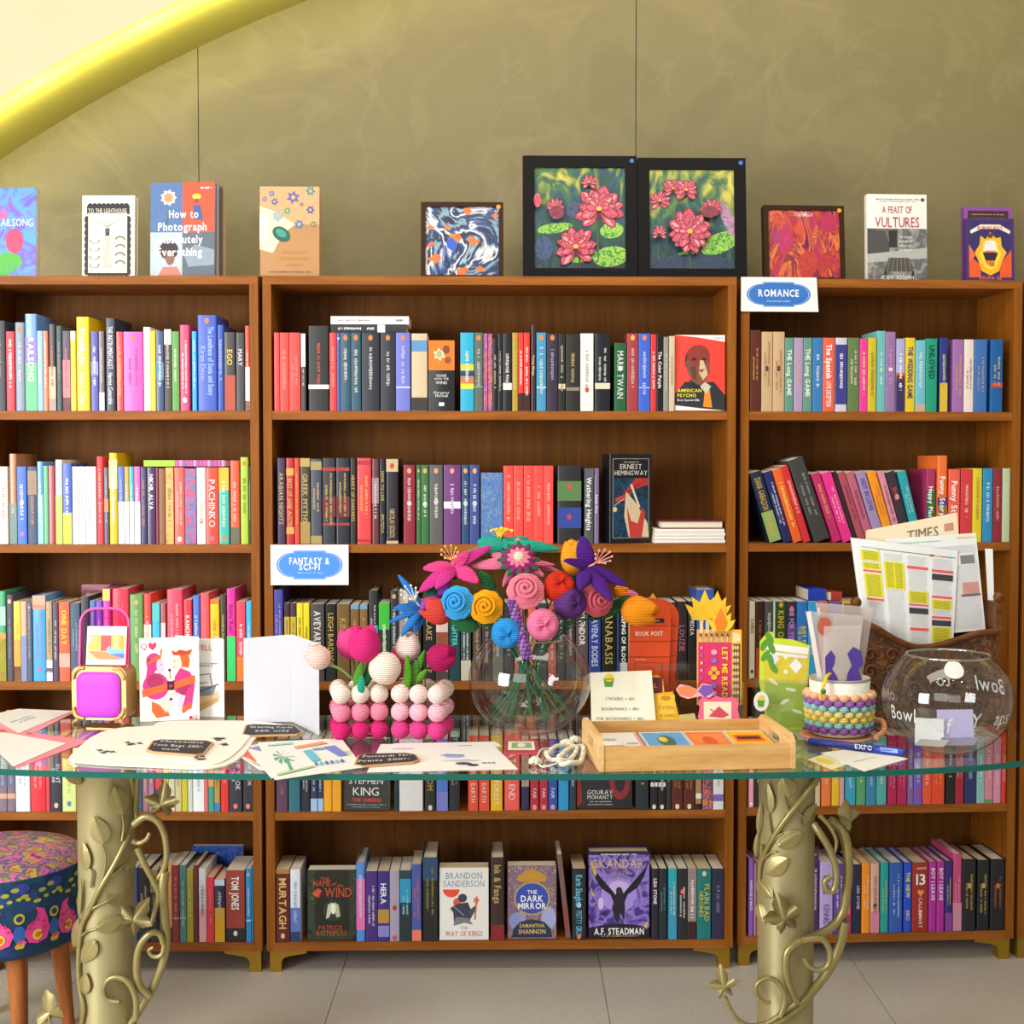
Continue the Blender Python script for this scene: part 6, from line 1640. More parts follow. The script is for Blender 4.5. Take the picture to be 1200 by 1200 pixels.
def rose_head(o, c, d, r, m, sc_=True, name='bloom'):
    """flat crochet rose: ruffled layers round a spiral heart"""
    Q = quat(d); c = Vector(c); q = MB()
    for ly, (rad, zz, nl) in enumerate(((1, 0, 9), (.8, .16, 8), (.58, .28, 7))):
        rows = []; K = 64
        for ring_ in range(6):
            f = ring_/5; row = []
            for j in range(K):
                a = 2*math.pi*j/K+ly*.4; rr = r*rad*(f)*(1+(.06*abs(math.sin(a*nl/2))-.03)*f); h = r*(zz+.10*math.sin(f*math.pi)-.20*f*f+.03*math.cos(a*nl)*f)
                row.append(c+Q @ Vector((rr*math.cos(a), rr*math.sin(a), h)))
            rows.append(row)
        q.grid(rows, m, cu=True); 
        q.grid([[p-(Q @ Vector((0, 0, r*.12))) for p in reversed(rows[-1])], list(reversed(rows[-1]))], m, cu=True)
    pts = []; N_ = 70
    for i in range(N_):
        t = i/(N_-1); a = t*2*math.pi*2.6; rr = r*(.06+.66*t); pts.append(c+Q @ Vector((rr*math.cos(a), rr*math.sin(a), r*(.46-.30*t))))
    q.tube(pts, [r*.09]*N_, m, 8); return q.build(name, o)
def bud_head(o, c, d, r, m):
    """closed round bud seen from its pinched tip"""
    Q = quat(d); c = Vector(c); q = MB(); rows = []; K = 40
    for i in range(21):
        t = math.pi*i/20; row = []
        for j in range(K):
            a = 2*math.pi*j/K; pin = max(0, (math.cos(t)-.55)/.45); rr = math.sin(t)*(1+.06*math.cos(3*a)*pin); z = math.cos(t)*1.06-.42*pin**2*(.45+.55*abs(math.cos(1.5*a)))
            row.append(c+(Q @ Vector((rr*math.cos(a), rr*math.sin(a), z)))*r)
        rows.append(row)
    q.grid(list(reversed(rows)), m, cu=True); return q.build('bloom', o)
def tul(px, py, Y, d, L, W, m, label, base, lf=None, sm=None, grp=None, bend=(0, 0, 0), sr=.0016):
    c = PY(px, py, Y); d = Vector(d).normalized(); b = c-d*L*.45
    o = thing('crochet_tulip', label, 'crochet flower', base, grp); q = MB(); tulip_head(q, b, d, L, W, m, roll=.4); q.build('bloom', o)
    up = Vector(base)+Vector((0, 0, .085)); q = MB(); q.tube([Vector(base)]+spline([up, (up+b)/2+Vector(bend)+Vector((0, 0, .008)), b+d*.002], 6), sr, sm or green, 6); q.build('stem', o)
    for (p0, p1, w, y_, mm) in lf or []:
        A, B = PY(*p0, y_), PY(*p1, y_-.006); q = MB(); petal(q, A, B-A, (B-A).length, w*y_/F, (0, -1, .1), mm, .12); q.build('leaf', o)
    return o
gt = 'crochet tulips in the ball pots'
ya = pA.y; yb = pB.y; bA = lambda dx, dy: (pA.x+dx*.7, pA.y+dy*.7, TOPZ+.034); bB = lambda dx, dy: (pB.x+dx*.7, pB.y+dy*.7, TOPZ+.034)
lst = mat('#7c9c54', .7)
tul(373, 770, ya-.03, (-.75, -.15, .7), .058, .053, crochet('#f4cfc4'), 'blush crochet tulip leaning out to the left of the pots', bA(-.01, -.01), sm=lst, grp=gt, sr=.003)
tul(427, 756, ya-.03, (0.05, -.12, 1), .076, .072, crochet('#de2c7c'), 'largest hot pink crochet tulip, upright above the crimson pot', bA(.0, -.01), [((417, 805), (424, 776), 11, ya-.03, lgreen), ((424, 806), (438, 778), 12, ya-.02, dgreen), ((424, 792), (422, 820), 9, ya-.052, tealg)], grp=gt, sm=mat('#3c9c7c', .7))
tul(411, 755, ya+.03, (-.15, 0, 1), .068, .062, crochet('#e4488c'), 'hot pink crochet tulip half hidden behind the largest one', bA(-.01, .015), grp=gt)
tul(451, 783, ya-.03, (.25, .6, -.45), .07, .072, crochet('#f4e2d2'), 'cream crochet tulip facing front between the two pots', bA(.012, .0), grp=gt, bend=(0, .01, .02))
tul(478, 759, yb+.01, (.15, -.1, 1), .062, .056, crochet('#f6e0d8'), 'pale cream crochet tulip upright behind the second pot', bB(-.005, .012), grp=gt)
tul(467, 779, yb+.02, (-.1, -.2, 1), .06, .056, crochet('#e43c84'), 'small hot pink crochet tulip tucked behind the cream one', bB(-.012, .005), grp=gt)
tul(516, 771, yb-.02, (.75, -.3, .35), .062, .062, crochet('#b01c5c'), 'dark crimson crochet tulip tilting right over the second pot', bB(.008, -.01), [((478, 806), (477, 769), 10, yb-.03, crochet('#5c9c28')), ((483, 800), (497, 763), 10, yb-.015, crochet('#4c8c28')), ((480, 804), (489, 775), 14, yb-.02, crochet('#4c8430')), ((486, 800), (500, 785), 9, yb-.02, lgreen)], grp=gt, sm=mat('#4c8430', .7))
# --- round glass vase of crochet flowers
glassm = thinglass((.93, .945, .94), 'bowl', base=.06, k=.55, p=3.2)
def bowl(name, c, r, hgt, rim, label, cat, ztop):
    root = thing(name, label, cat, c); q = MB(); prof = []
    zc = .5*hgt*1.04
    a1 = math.asin(min(1, rim/r))
    A0 = .42; rz = None
    # squashed sphere from the flat foot to the rim
    t0 = math.pi-math.asin(.36); t1 = a1; zz0 = math.cos(t0); zz1 = math.cos(t1); kz = hgt/(zz1-zz0)
    prof = [(.001, .0012)]
    for i in range(33):
        t = t0+(t1-t0)*i/32; prof.append((r*math.sin(t), (math.cos(t)-zz0)*kz+.0012))
    q.lathe(prof, c, glassm, 64); q.build('bowl_wall', root)
    q = MB(); z = c.z+prof[-1][1]; q.tube([c+Vector((rim*math.cos(2*math.pi*i/48), rim*math.sin(2*math.pi*i/48), prof[-1][1])) for i in range(49)], .0022, thinglass((.9, .93, .92), 'rim', base=.25, k=.5, p=2), 8, cap=False); q.build('rim', root)
    return root, prof, kz
vb = T(620, 864); vy = vb.y+.055; vc = Vector((PY(620.5, 820, vy).x, vy, TOPZ))
vr = 72*vy/F
vase, vprof, _ = bowl('glass_vase', vc, vr, .205, .085, 'round clear glass vase holding the bouquet of crochet flowers', 'vase', 0)
random.seed(5); RS = random.Random(5)
def footpt():
    a = RS.uniform(0, 6.28); r = RS.uniform(.01, .05); return vc+Vector((r*math.cos(a), r*math.sin(a), .006+RS.uniform(0, .02)))
def stemtop(o, head, m=None, r=.0017):
    """from the flower down through the neck to the foot of the vase"""
    h = Vector(head); f = footpt(); nk = vc+Vector(((h.x-vc.x)*.28, (h.y-vc.y)*.3, .205)); 
    dx = Vector((nk.x-vc.x, nk.y-vc.y, 0)); 
    if dx.length > .064: dx *= .064/dx.length; nk = vc+dx+Vector((0, 0, .216))
    f = vc+Vector((max(-.085, min(.085, -dx.x*1.1+RS.uniform(-.055, .055))), max(-.06, min(.06, -dx.y*1.0+RS.uniform(-.03, .03))), RS.choice([.02, .03, .045])))
    q = MB(); q.tube(spline([f, (f*.45+nk*.55), nk, h*.55+nk*.45+Vector((0, 0, .012)), h], 6), r, m or green, 6); q.build('stem', o); return f
gb = 'crochet flowers in the round vase'
def flo(label, px, py, Y, cat='crochet flower', name='crochet_flower'):
    c = PY(px, py, Y); o = thing(name, label, cat, (vc.x, vc.y, TOPZ+.012), gb); return o, c
def rose(label, px, py, Y, d, r, col):
    o, c = flo(label, px, py, Y, name='crochet_rose'); d = Vector(d).normalized(); rose_head(o, c, d, r*Y/F, crochet(col, 1.2)); stemtop(o, c-d*.006)
    q = MB(); Q = quat(d)
    for k in range(5):
        a = 2*math.pi*k/5+.3; petal(q, c-d*.008, Q @ Vector((math.cos(a), math.sin(a), -.25)), r*1.08*Y/F, .02, d, dgreen, .1)
    q.build('sepals', o)
def bud(label, px, py, Y, d, r, col):
    o, c = flo(label, px, py, Y, name='crochet_bud'); d = Vector(d).normalized(); bud_head(o, c, d, r*Y/F, crochet(col)); stemtop(o, c-d*r*Y/F*.9)
V = vy
rose('sky blue crochet rose in the bouquet', 534.5, 706, V-.07, (-.25, -1, .2), 20, '#3ea4e4')
rose('amber yellow crochet rose in the bouquet', 569, 711, V-.08, (-.15, -1, .15), 20, '#f0a418')
rose('light pink crochet rose above the middle of the bouquet', 616, 691, V-.08, (.0, -1, .45), 22, '#ea8094')
rose('rose pink crochet rose at the right side of the bouquet', 702, 703, V-.05, (.4, -1, .1), 20, '#dc6478')
bud('blue crochet bud hanging over the front rim of the vase', 593.5, 742, V-.1, (.05, -1, -.05), 18, '#3090d8')
bud('pink crochet bud over the front rim of the vase', 636, 732, V-.1, (.15, -1, .05), 19, '#e878a0')
bud('red crochet bud in the upper middle of the bouquet', 655.5, 688, V-.05, (.15, -1, .55), 19, '#c8301c')
bud('dark purple crochet bud in the bouquet', 668, 707, V-.06, (.7, -1, .1), 19, '#5c3478')
def vt(label, px, py, Y, d, L, W, col):
    o, c = flo(label, px, py, Y, name='crochet_tulip'); d = Vector(d).normalized(); q = MB(); b = c-d*L*.45; tulip_head(q, b, d, L, W, crochet(col), roll=.3); q.build('bloom', o); stemtop(o, b)
vt('coral red crochet tulip beside the sky blue rose', 513, 716, V-.04, (-.75, -.4, .35), .072, .06, '#dc4a40')
vt('golden crochet tulip at the top of the bouquet', 672, 655, V+.0, (-.1, -.1, 1), .075, .058, '#f0a020')
vt('large orange crochet tulip reaching over the postbox bookmark', 748, 716, V-.02, (1, -.3, -.05), .078, .068, '#f09018')
vt('small orange crochet bud under the purple lily', 727, 692, V-.02, (.9, -.4, .1), .03, .026, '#f09018')
vt('small pink crochet bud at the right end of the bouquet', 739, 697, V+.02, (.9, -.2, -.2), .032, .022, '#e078a0')
def lily(label, px, py, Y, pts, col, w, st=None, stc='#f4c890', col2=None, stem_=True):
    o, c = flo(label, px, py, Y, name='crochet_lily'); m = crochet(col)
    for k, p in enumerate(pts):
        E = PY(p[0], p[1], Y+(p[2] if len(p) > 2 else -.03)); d = E-c; q = MB(); petal(q, c, d, d.length, (p[3] if len(p) > 3 else w)*Y/F, (0, -.8, .6), crochet(col2) if col2 and k % 2 else m, .1); q.build('petal', o)
    if st:
        q = MB(); e = PY(st[0], st[1], Y-.03); 
        for k in range(9):
            a = 2*math.pi*k/9; t = e+Vector((math.cos(a)*.018, -.01+.008*math.sin(a), math.sin(a)*.014+.006)); q.tube(spline([c, (c+e)/2, t], 4), .0011, mat(stc, .7), 6); q.ball(t, .0026, mat(stc, .7), 8)
        q.build('stamens', o)
    q = MB(); petal(q, c, (0, .5, -1), .035, .022, (0, -1, 0), dgreen, .1); q.build('sepal', o)
    if stem_: stemtop(o, c)
lily('bright blue crochet lily with long petals at the left of the bouquet', 495, 713, V-.02, [(468, 673, 0, 10), (463, 711, -.03, 14), (457, 727, -.05, 9), (471, 742, -.06, 11), (486, 740, -.02, 14), (480, 700, .03, 12)], '#2f7cd0', 12, (480, 697), '#f0ead8')
lily('magenta crochet lily with orange stamens in the upper left of the bouquet', 532, 664, V-.01, [(492, 690, -.05, 18), (497, 664, -.02, 17), (512, 686, -.06, 18), (560, 680, -.03, 20), (575, 638, .02, 15), (548, 646, .0, 16)], '#d03890', 16, (527, 650), '#f0b878', '#e8488c')
lily('violet crochet blossom tucked behind the coral tulip', 512, 697, V-.03, [(494, 712, -.04, 14), (502, 690, 0, 14), (528, 676, .01, 14)], '#9448bc', 14)
lily('pink crochet lily spreading behind the plum centre', 606, 660, V+.02, [(553, 661, -.02, 17), (576, 648, 0, 15), (607, 629, .03, 17), (650, 660, 0, 10), (636, 672, -.05, 14), (590, 684, -.05, 11), (660, 668, .02, 8)], '#e8789c', 15)
lily('deep purple crochet lily with pink stamens at the upper right', 688, 665, V-.04, [(683, 628, .01, 21), (664, 655, -.04, 14), (680, 688, -.06, 18), (735, 684, -.02, 16), (716, 700, -.06, 18), (705, 668, .0, 14)], '#4c2080', 15, (707, 655), '#f0a0a0')
lily('teal crochet leaves on a stem above the bouquet', 590, 640, V+.04, [(560, 633, .0, 24), (583, 626, .03, 20), (655, 640, .0, 18), (534, 652, -.02, 14), (620, 628, .05, 18)], '#2ca48c', 18, stem_=True)
# plum and pink many-petalled flower
o, c = flo('plum and pink many-petalled crochet flower at the top centre', 608, 655, V-.03, name='crochet_flower'); Q = quat((0, -1, .75)); kk = V/F
for nm, n_, r0, w, col, z in (('petal', 12, 25, 11, '#2a6c44', -.004), ('petal', 13, 21, 10, '#8c2c6c', 0), ('petal', 11, 14, 8, '#e88098', .006)):
    for k in range(n_):
        a = 2*math.pi*k/n_; q = MB(); d = Q @ Vector((math.cos(a), math.sin(a), .15)); petal(q, c+Q @ Vector((0, 0, z)), d, r0*kk, w*kk, Q @ Vector((0, 0, 1)), crochet(col), .15); q.build(nm, o)
q = MB(); q.ball(c+Q @ Vector((0, 0, .01)), .012, crochet('#f4d0b8'), 14, (1, 1, .5), Q); q.build('flower_centre', o); stemtop(o, c)
o, c = flo('yellow crochet sprig behind the teal leaves', 585, 622, V+.05, name='crochet_sprig'); q = MB()
for k in range(5):
    e = PY(576+6*k, 619+abs(k-2)*1.5, V+.05); q.tube(spline([c-Vector((0, 0, .02)), (c+e)/2+Vector((0, 0, .002)), e], 4), .0022, '#e8c020', 6); q.ball(e, .004, '#f0cc28', 8)
q.build('bloom', o); stemtop(o, c-Vector((0, 0, .02)))
o, c = flo('lavender crochet stalk in front of the vase stems', 600, 705, V-.08, name='crochet_lavender'); q = MB(); e = PY(618, 770, V-.128)
for k in range(15):
    p = c.lerp(e, k/14)
    for j in range(5): a = j*1.257+k*.6; q.ball(p+Vector((.0075*math.cos(a), .0075*math.sin(a), 0)), .0055, crochet(['#8c5ca8', '#7a4c98', '#a078b8'][(j+k) % 3]), 8)
q.build('bloom', o); stemtop(o, c)
# leaves of the bouquet, each on a flower of its own already: a few loose green sprays
for lab, a_, b_, w, y_ in (('dark green crochet leaf spray under the amber rose', (560, 735), (530, 728), 14, V-.05), ('dark green crochet leaf spray at the right of the bouquet', (690, 725), (745, 700), 12, V), ('dark green crochet leaf spray under the magenta lily', (510, 690), (496, 700), 12, V-.03), ('dark green crochet leaf spray between red bud and purple lily', (672, 690), (684, 668), 16, V+.01), ('dark green crochet leaf spray over the amber rose', (580, 690), (560, 672), 12, V)):
    o = thing('crochet_leaf', lab, 'crochet leaf', (vc.x, vc.y, TOPZ+.012), gb); A, B = PY(*a_, y_), PY(*b_, y_-.01)
    for k in (-1, 0, 1):
        q = MB(); d = (B-A)+Vector((0, 0, .012*k)); petal(q, A, d, d.length*(1-.15*abs(k)), w*y_/F, (0, -1, .4), dgreen, .15); q.build('blade', o)
    stemtop(o, A)
# --- wooden tray with stickers
A = Vector((PZ(703, 908, TOPZ).x, cB+.012, TOPZ)); B = Vector((PZ(940, 908, TOPZ).x, cB+.012, TOPZ)); TW = B.x-A.x; TD = .235; ya_ = math.radians(5.)
bam = wood('#c9954f', '#e3b878', 2.2, (3, 30, 30), .42); bamx = wood('#d3a462', '#ecca92', 2.2, (30, 3, 30), .42)
tray = thing('wooden_tray', 'shallow bamboo tray with cut-out handles holding stickers', 'tray', A, rot=(0, 0, ya_))
def tb(name, *b, m=bam):
    q = MB(); q.box(*b, m); return q.build(name, tray, local=True)
tb('base', .008, TW-.008, .006, TD-.006, 0, .008)
tb('front_wall', .009, TW-.009, 0, .009, 0, .047); tb('back_wall', .009, TW-.009, TD-.009, TD, 0, .052)
for sx in (0, 1):
    x0 = 0 if not sx else TW-.009
    fr = Fr((x0+.009, 0, 0), (0, 1, 0), (0, 0, 1)); q = MB(); H_ = .064
    out = [(-.002, 0), (TD+.002, 0), (TD+.002, H_-.012), (TD-.02, H_), (.02, H_), (-.002, H_-.012)]
    # side board with a slot: built as the strips round the slot
    a0, a1, s0, s1 = TD*.34, TD*.66, .028, .046
    for poly in ([(-.002, 0), (a0, 0), (a0, H_), (.02, H_), (-.002, H_-.012)], [(a1, 0), (TD+.002, 0), (TD+.002, H_-.012), (TD-.02, H_), (a1, H_)], [(a0, 0), (a1, 0), (a1, s0), (a0, s0)], [(a0, s1), (a1, s1), (a1, H_), (a0, H_)]): q.prism(poly, fr, .009, bamx)
    q.build('side_handle', tray, local=True)
Mt = Matrix.Translation(A) @ Matrix.Rotation(ya_, 4, 'Z')
def sticker(x0, x1, y0, y1, z0, z1, fn, label, m=white):
    P_ = [Mt @ Vector((x, y, z0 if y == y0 else z1)) for x, y in ((x0, y1), (x1, y1), (x1, y0), (x0, y0))]
    q = MB(); t = Vector((0, 0, .012)); q.face(list(reversed(P_)), m); q.grid([[p-t for p in P_], P_], m, cu=True, smooth=False); q.face([p-t for p in P_], m)
    c = sum(P_, Vector())/4; o = q.build('sticker_stack', None, org=c-t); a = QArt(P_); fn(a); a.done(o); return tag(o, label, 'stickers', 'sticker stacks in the wooden tray')
zs = (.024, .034)
def st_note(a): a.t('Stickers', .3, .3, .14, '#555', maxw=.3); a.sc(.32, .6, .5, .06, '#777'); a.sc(.75, .5, .3, .06, '#999'); a.rect(.93, .05, 1, .95, '#e8a098')
def st_blue(a): a.rect(.03, .04, .97, .74, '#58a4e0'); a.rect(.03, .78, .97, .97, '#b05ca8'); a.ell(.5, .42, .2, .25, '#3c6c58'); a.ell(.44, .35, .1, .12, '#e8c850'); a.sc(.5, .88, .7, .08, '#e8c0e0')
def st_or(a): a.rect(.02, .04, .98, .96, '#ec7838'); a.rect(.1, .14, .9, .5, '#f08c48'); a.ell(.5, .45, .18, .2, '#d85828'); a.rect(.08, .62, .92, .88, '#e05c28'); a.sc(.5, .75, .6, .08, '#f8d0a0')
def st_yel(a): a.rect(.02, .04, .98, .7, '#f4b428'); a.rect(.14, .2, .86, .5, '#e85c24'); a.rect(.2, .28, .8, .4, '#3c2418'); a.rect(.02, .74, .98, .97, '#7c5ca8'); a.sc(.5, .85, .7, .08, '#f0c8d0')
sticker(.016, .105, .03, .2, *zs, st_note, 'white sticker sheets with handwriting at the left end of the tray'); sticker(.112, .2, .03, .2, *zs, st_blue, 'blue stickers with a globe between the white and orange ones')
sticker(.203, .283, .03, .2, *zs, st_or, 'orange stickers in the middle of the wooden tray'); sticker(.286, .366, .03, .2, *zs, st_yel, 'yellow and orange stickers at the right end of the tray')

# --- handwritten price card
yc = 2.955
def upright(name, pts, Y, label, cat, artf=None, m=None, th=.001, tilt=.08, par=None, pname='printed_picture', grp=None):
    """flat upright shape whose outline is seen at the given pixels (clockwise from upper left), standing at depth Y"""
    P_ = [PY(x, y, Y) for x, y in pts]; zb = min(p.z for p in P_); P_ = [Vector((p.x, Y+(p.z-zb)*tilt, p.z)) for p in P_]
    o_ = Vector((min(p.x for p in P_), Y, zb)); X_ = max(p.x for p in P_)-o_.x; Z_ = max(p.z for p in P_)-zb; fr = Fr(o_, (1, 0, 0), (0, tilt, 1), X_, Z_*math.hypot(1, tilt))
    q = MB(); q.prism([((p.x-o_.x), (p.z-zb)*math.hypot(1, tilt)) for p in P_], fr, th, m or white)
    o = q.build(name, par, org=o_+Vector((X_/2, 0, 0))) if par is None else q.build(name, par)
    if artf: a = Art(fr); artf(a); a.done(o, local=False, name=pname, tname='lettering')
    if label: tag(o, label, cat, grp)
    return o, fr
def art_price(a):
    a.P([(.2, .14), (.36, .14), (.34, .29), (.22, .29)], '#5c9c3c'); a.ell(.285, .13, .07, .07, '#f0cc28'); a.rect(.2, .14, .36, .17, '#7cb048')
    for s, y in (('STICKERS > 60/-', .5), ('BOOKMARKS > 80/-', .68), ('FOIL BOOKMARKS > 100/-', .85)): a.t(s, .46, y, .052, '#77736c', maxw=.76)
notem = blotch(['#efe8cc', '#f4f0dc', '#e8dfb8'], 8., .4, .7)
def ground(Y): return PY(0, 0, Y)
upright('price_card', [(692, 789), (764, 786.5), (769, 850), (693, 852)], yc, 'cream handwritten price card behind the left half of the tray', 'card', art_price, m=notem)

# --- clear display stands and the bookmarks in them
acr = thinglass((.95, .97, .97), 'acrylic', base=.05, k=.35, p=2.)
def stand(x0, x1, ytop, Y0, Y1, label, ybot=None):
    a = PY(x0, ytop, Y0); b = PY(x1, ytop, Y0); h = a.z-TOPZ
    r = thing('acrylic_stand', label, 'display stand', ((a.x+b.x)/2, Y0, TOPZ), 'clear acrylic display stands')
    for nm, bx in (('front_panel', (a.x, b.x, Y0, Y0+.002, TOPZ, TOPZ+h)), ('back_panel', (a.x, b.x, Y1-.002, Y1, TOPZ, TOPZ+h)), ('side_panel', (a.x, a.x+.002, Y0+.002, Y1-.002, TOPZ, TOPZ+h)), ('side_panel', (b.x-.002, b.x, Y0+.002, Y1-.002, TOPZ, TOPZ+h)), ('base_panel', (a.x+.002, b.x-.002, Y0+.002, Y1-.002, TOPZ, TOPZ+.002))):
        q = MB(); q.box(*bx, acr); q.build(nm, r)
    return r
stand(727, 795, 778, 3.05, 3.09, 'clear acrylic stand holding the orange postbox bookmarks'); stand(797, 872, 800, 2.97, 3.01, 'clear acrylic stand holding the matchbox bookmarks')
stand(796, 836, 778, 3.05, 3.09, 'clear acrylic stand behind the fish sticker')
def dome(x0, x1, yt, yb, sl=0, rise=22, n=12):
    out = [(x0+sl, yt+rise)]
    for i in range(1, n): t = math.pi*(1-i/n); out.append(((x0+x1)/2+sl+(x1-x0)/2*math.cos(t), yt+rise-rise*math.sin(t)))
    return out+[(x1+sl, yt+rise), (x1, yb), (x0, yb)]
orm = mat('#e2501e', .45, noise=.03)
def art_box(a):
    d = '#a83010'
    a.rect(.06, .28, .94, .29, d); a.rect(.04, .44, .96, .45, d); a.rect(.02, .60, .98, .61, d); a.rect(.5, .21, .84, .255, '#2c2018'); a.t('BOOK', .66, .233, .016, '#f0d8b0', maxw=.2)
    a.t('BOOK POST', .5, .365, .042, '#fbe8dc', st=1, maxw=.62)
    for q in ((.16, .66, .8, .665), (.16, .9, .8, .905), (.16, .66, .18, .905), (.78, .66, .8, .905)): a.rect(*q, d)
    a.sc(.3, .63, .24, .012, '#f0c0a0')
upright('bookmark', dome(742, 790, 702, 812, 6), 3.079, 'orange postbox bookmark half hidden behind the front one', 'bookmark', art_box, m=orm, tilt=.03, grp='postbox bookmarks')
upright('bookmark', dome(735, 783, 701, 815, 4), 3.064, 'orange postbox bookmark reading BOOK POST, front one of the pair', 'bookmark', art_box, m=orm, tilt=.03, grp='postbox bookmarks')
upright('bookmark', [(758, 705), (765, 695), (771, 703), (790, 715), (790, 722), (758, 722)], 3.086, 'yellow bookmark tip showing above the postbox bookmarks', 'bookmark', m=mat('#f0c030', .5), tilt=.0)
def art_match(a):
    a.rect(.0, .0, 1, 1, '#f0b838'); a.rect(.03, .06, .78, .97, '#dc3468'); a.P([(.03, .02), (.78, .02), (.78, .17), (.03, .17)], '#d8a458'); a.P([(.8, .03), (.97, .06), (.97, .16), (.8, .18)], '#f0d8a0'); a.rect(.8, .19, .97, .98, '#6c4a2c')
    for k in range(9):
        for j in range(3): a.P([(.815+.05*j, .2+.085*k), (.84+.05*j, .24+.085*k), (.815+.05*j, .28+.085*k), (.79+.05*j, .24+.085*k)], '#e8c890')
    for k in range(6): a.ell(.08+.12*k, .08, .022, .03, '#8c3c20'); a.rect(.07+.12*k, .09, .09+.12*k, .16, '#f0dcb0')
    a.t('LET ME READ', .62, .57, .072, '#f4dc38', st=1, ang=-math.pi/2, maxw=2.3); 
    for k, cc in enumerate(('#f0a0d0', '#9070d0', '#f4b438', '#f4b438', '#9070d0', '#f0a0d0')): a.ell(.38, .3+.11*k, .07, .035, cc)
    a.ell(.3, .575, .05, .03, '#f4b438'); a.ell(.46, .575, .05, .03, '#f4b438')
    for k in range(7): a.ell(.1, .24+.1*k, .025, .02, ['#f0a0d0', '#9070d0', '#f4dc38'][k % 3])
    a.sc(.22, .56, .9, .05, '#f0b048', ang=-math.pi/2) if False else None
def flame(cx, cy, s):
    return [(cx-10*s, cy+14*s), (cx-15*s, cy+6*s), (cx-19*s, cy-4*s), (cx-10*s, cy), (cx-12*s, cy-12*s), (cx-3*s, cy-6*s), (cx+3*s, cy-20*s), (cx+8*s, cy-7*s), (cx+14*s, cy-12*s), (cx+13*s, cy), (cx+20*s, cy-2*s), (cx+15*s, cy+8*s), (cx+9*s, cy+14*s)]
def bookmark_match(px0, px1, yt, yb, Y, label):
    o, fr = upright('bookmark', [(px0, yt), (px1, yt+2), (px1, yb), (px0, yb)], Y, label, 'bookmark', art_match, m=mat('#f0b838', .5), tilt=.03, grp='matchbox bookmarks'); return o
b = bookmark_match(817, 869, 738, 826, 2.988, 'matchbox bookmark reading LET ME READ with yellow flames')
q_ = upright('flames', flame(823, 712, 1.05)[::1], 2.991, None, None, m=mat('#f6c828', .5), par=b, tilt=.0); ORG[q_[0].name] = ORG[b.name]
upright('flames', flame(838, 711, .95), 2.9895, None, None, m=mat('#f4c02c', .5), par=b, tilt=.0); upright('flame', flame(845, 728, .85), 2.986, None, None, m=mat('#f6cc30', .5), par=b, tilt=.0)
upright('flame_heart', [(845, 712), (852, 730), (848, 739), (840, 739), (837, 728)], 2.984, None, None, m=mat('#f08424', .5), par=b, tilt=.0)
for xx in (820, 827, 834): upright('match_stick', [(xx, 722), (xx+4, 722), (xx+4, 742), (xx, 742)], 2.9915, None, None, m=mat('#e8d0a0', .6), par=b, tilt=.0)
# small stickers leaning in front
upright('sticker', [(792, 808), (797, 802), (808, 804), (817, 808), (824, 801), (834, 803), (837, 812), (832, 818), (820, 816), (806, 819), (797, 816)], 2.955, 'fish shaped sticker in orange and violet above the pink one', 'sticker', lambda a: (a.P([(.04, .3), (.3, .1), (.58, .5), (.4, .9), (.1, .75)], '#f08858'), a.P([(.58, .5), (.7, .1), (.95, .15), (.98, .6), (.75, .9)], '#7c58b8')), m=mat('#f4b0b8', .5), grp=None)
tw = [(819, 822), (824, 817), (832, 820), (840, 816), (850, 819), (858, 817), (866, 822), (865, 832), (867, 842), (860, 850), (822, 850), (818, 840), (820, 831)]
upright('sticker', tw, 2.945, 'pink ruffled sticker with a cream centre behind the tray', 'sticker', lambda a: (a.rect(.14, .2, .8, .8, '#f4e8c8'), a.P([(.25, .7), (.5, .35), (.75, .65), (.6, .75)], '#d84c60'), a.line([(.3, .45), (.45, .6)], .03, '#d84c60')), m=mat('#ee6c8c', .5))
upright('sticker', [(767, 813), (789, 811), (797, 845), (767, 848)], 2.965, 'yellow cover sticker beside the handwritten card', 'sticker', lambda a: (a.rect(.1, .1, .8, .85, '#f6c43c'), a.ell(.45, .2, .2, .08, '#c88c18'), a.t('STATION', .45, .5, .11, '#a86c18', maxw=.6), a.t('READING', .5, .75, .1, '#a86c18', maxw=.6)), m=mat('#f0b020', .5))
upright('sticker', [(763, 793), (770, 791), (777, 796), (779, 816), (763, 816)], 2.975, 'dark maroon sticker with yellow rim behind the yellow one', 'sticker', lambda a: (a.rect(.0, .12, .84, 1, '#6c2430'), a.t('L', .35, .5, .22, '#f0c040')), m=mat('#e8b838', .5))
upright('sticker', [(796, 838), (814, 836), (818, 850), (794, 850)], 2.955, 'pale olive sticker low between yellow and pink ones', 'sticker', m=mat('#c8b870', .6))

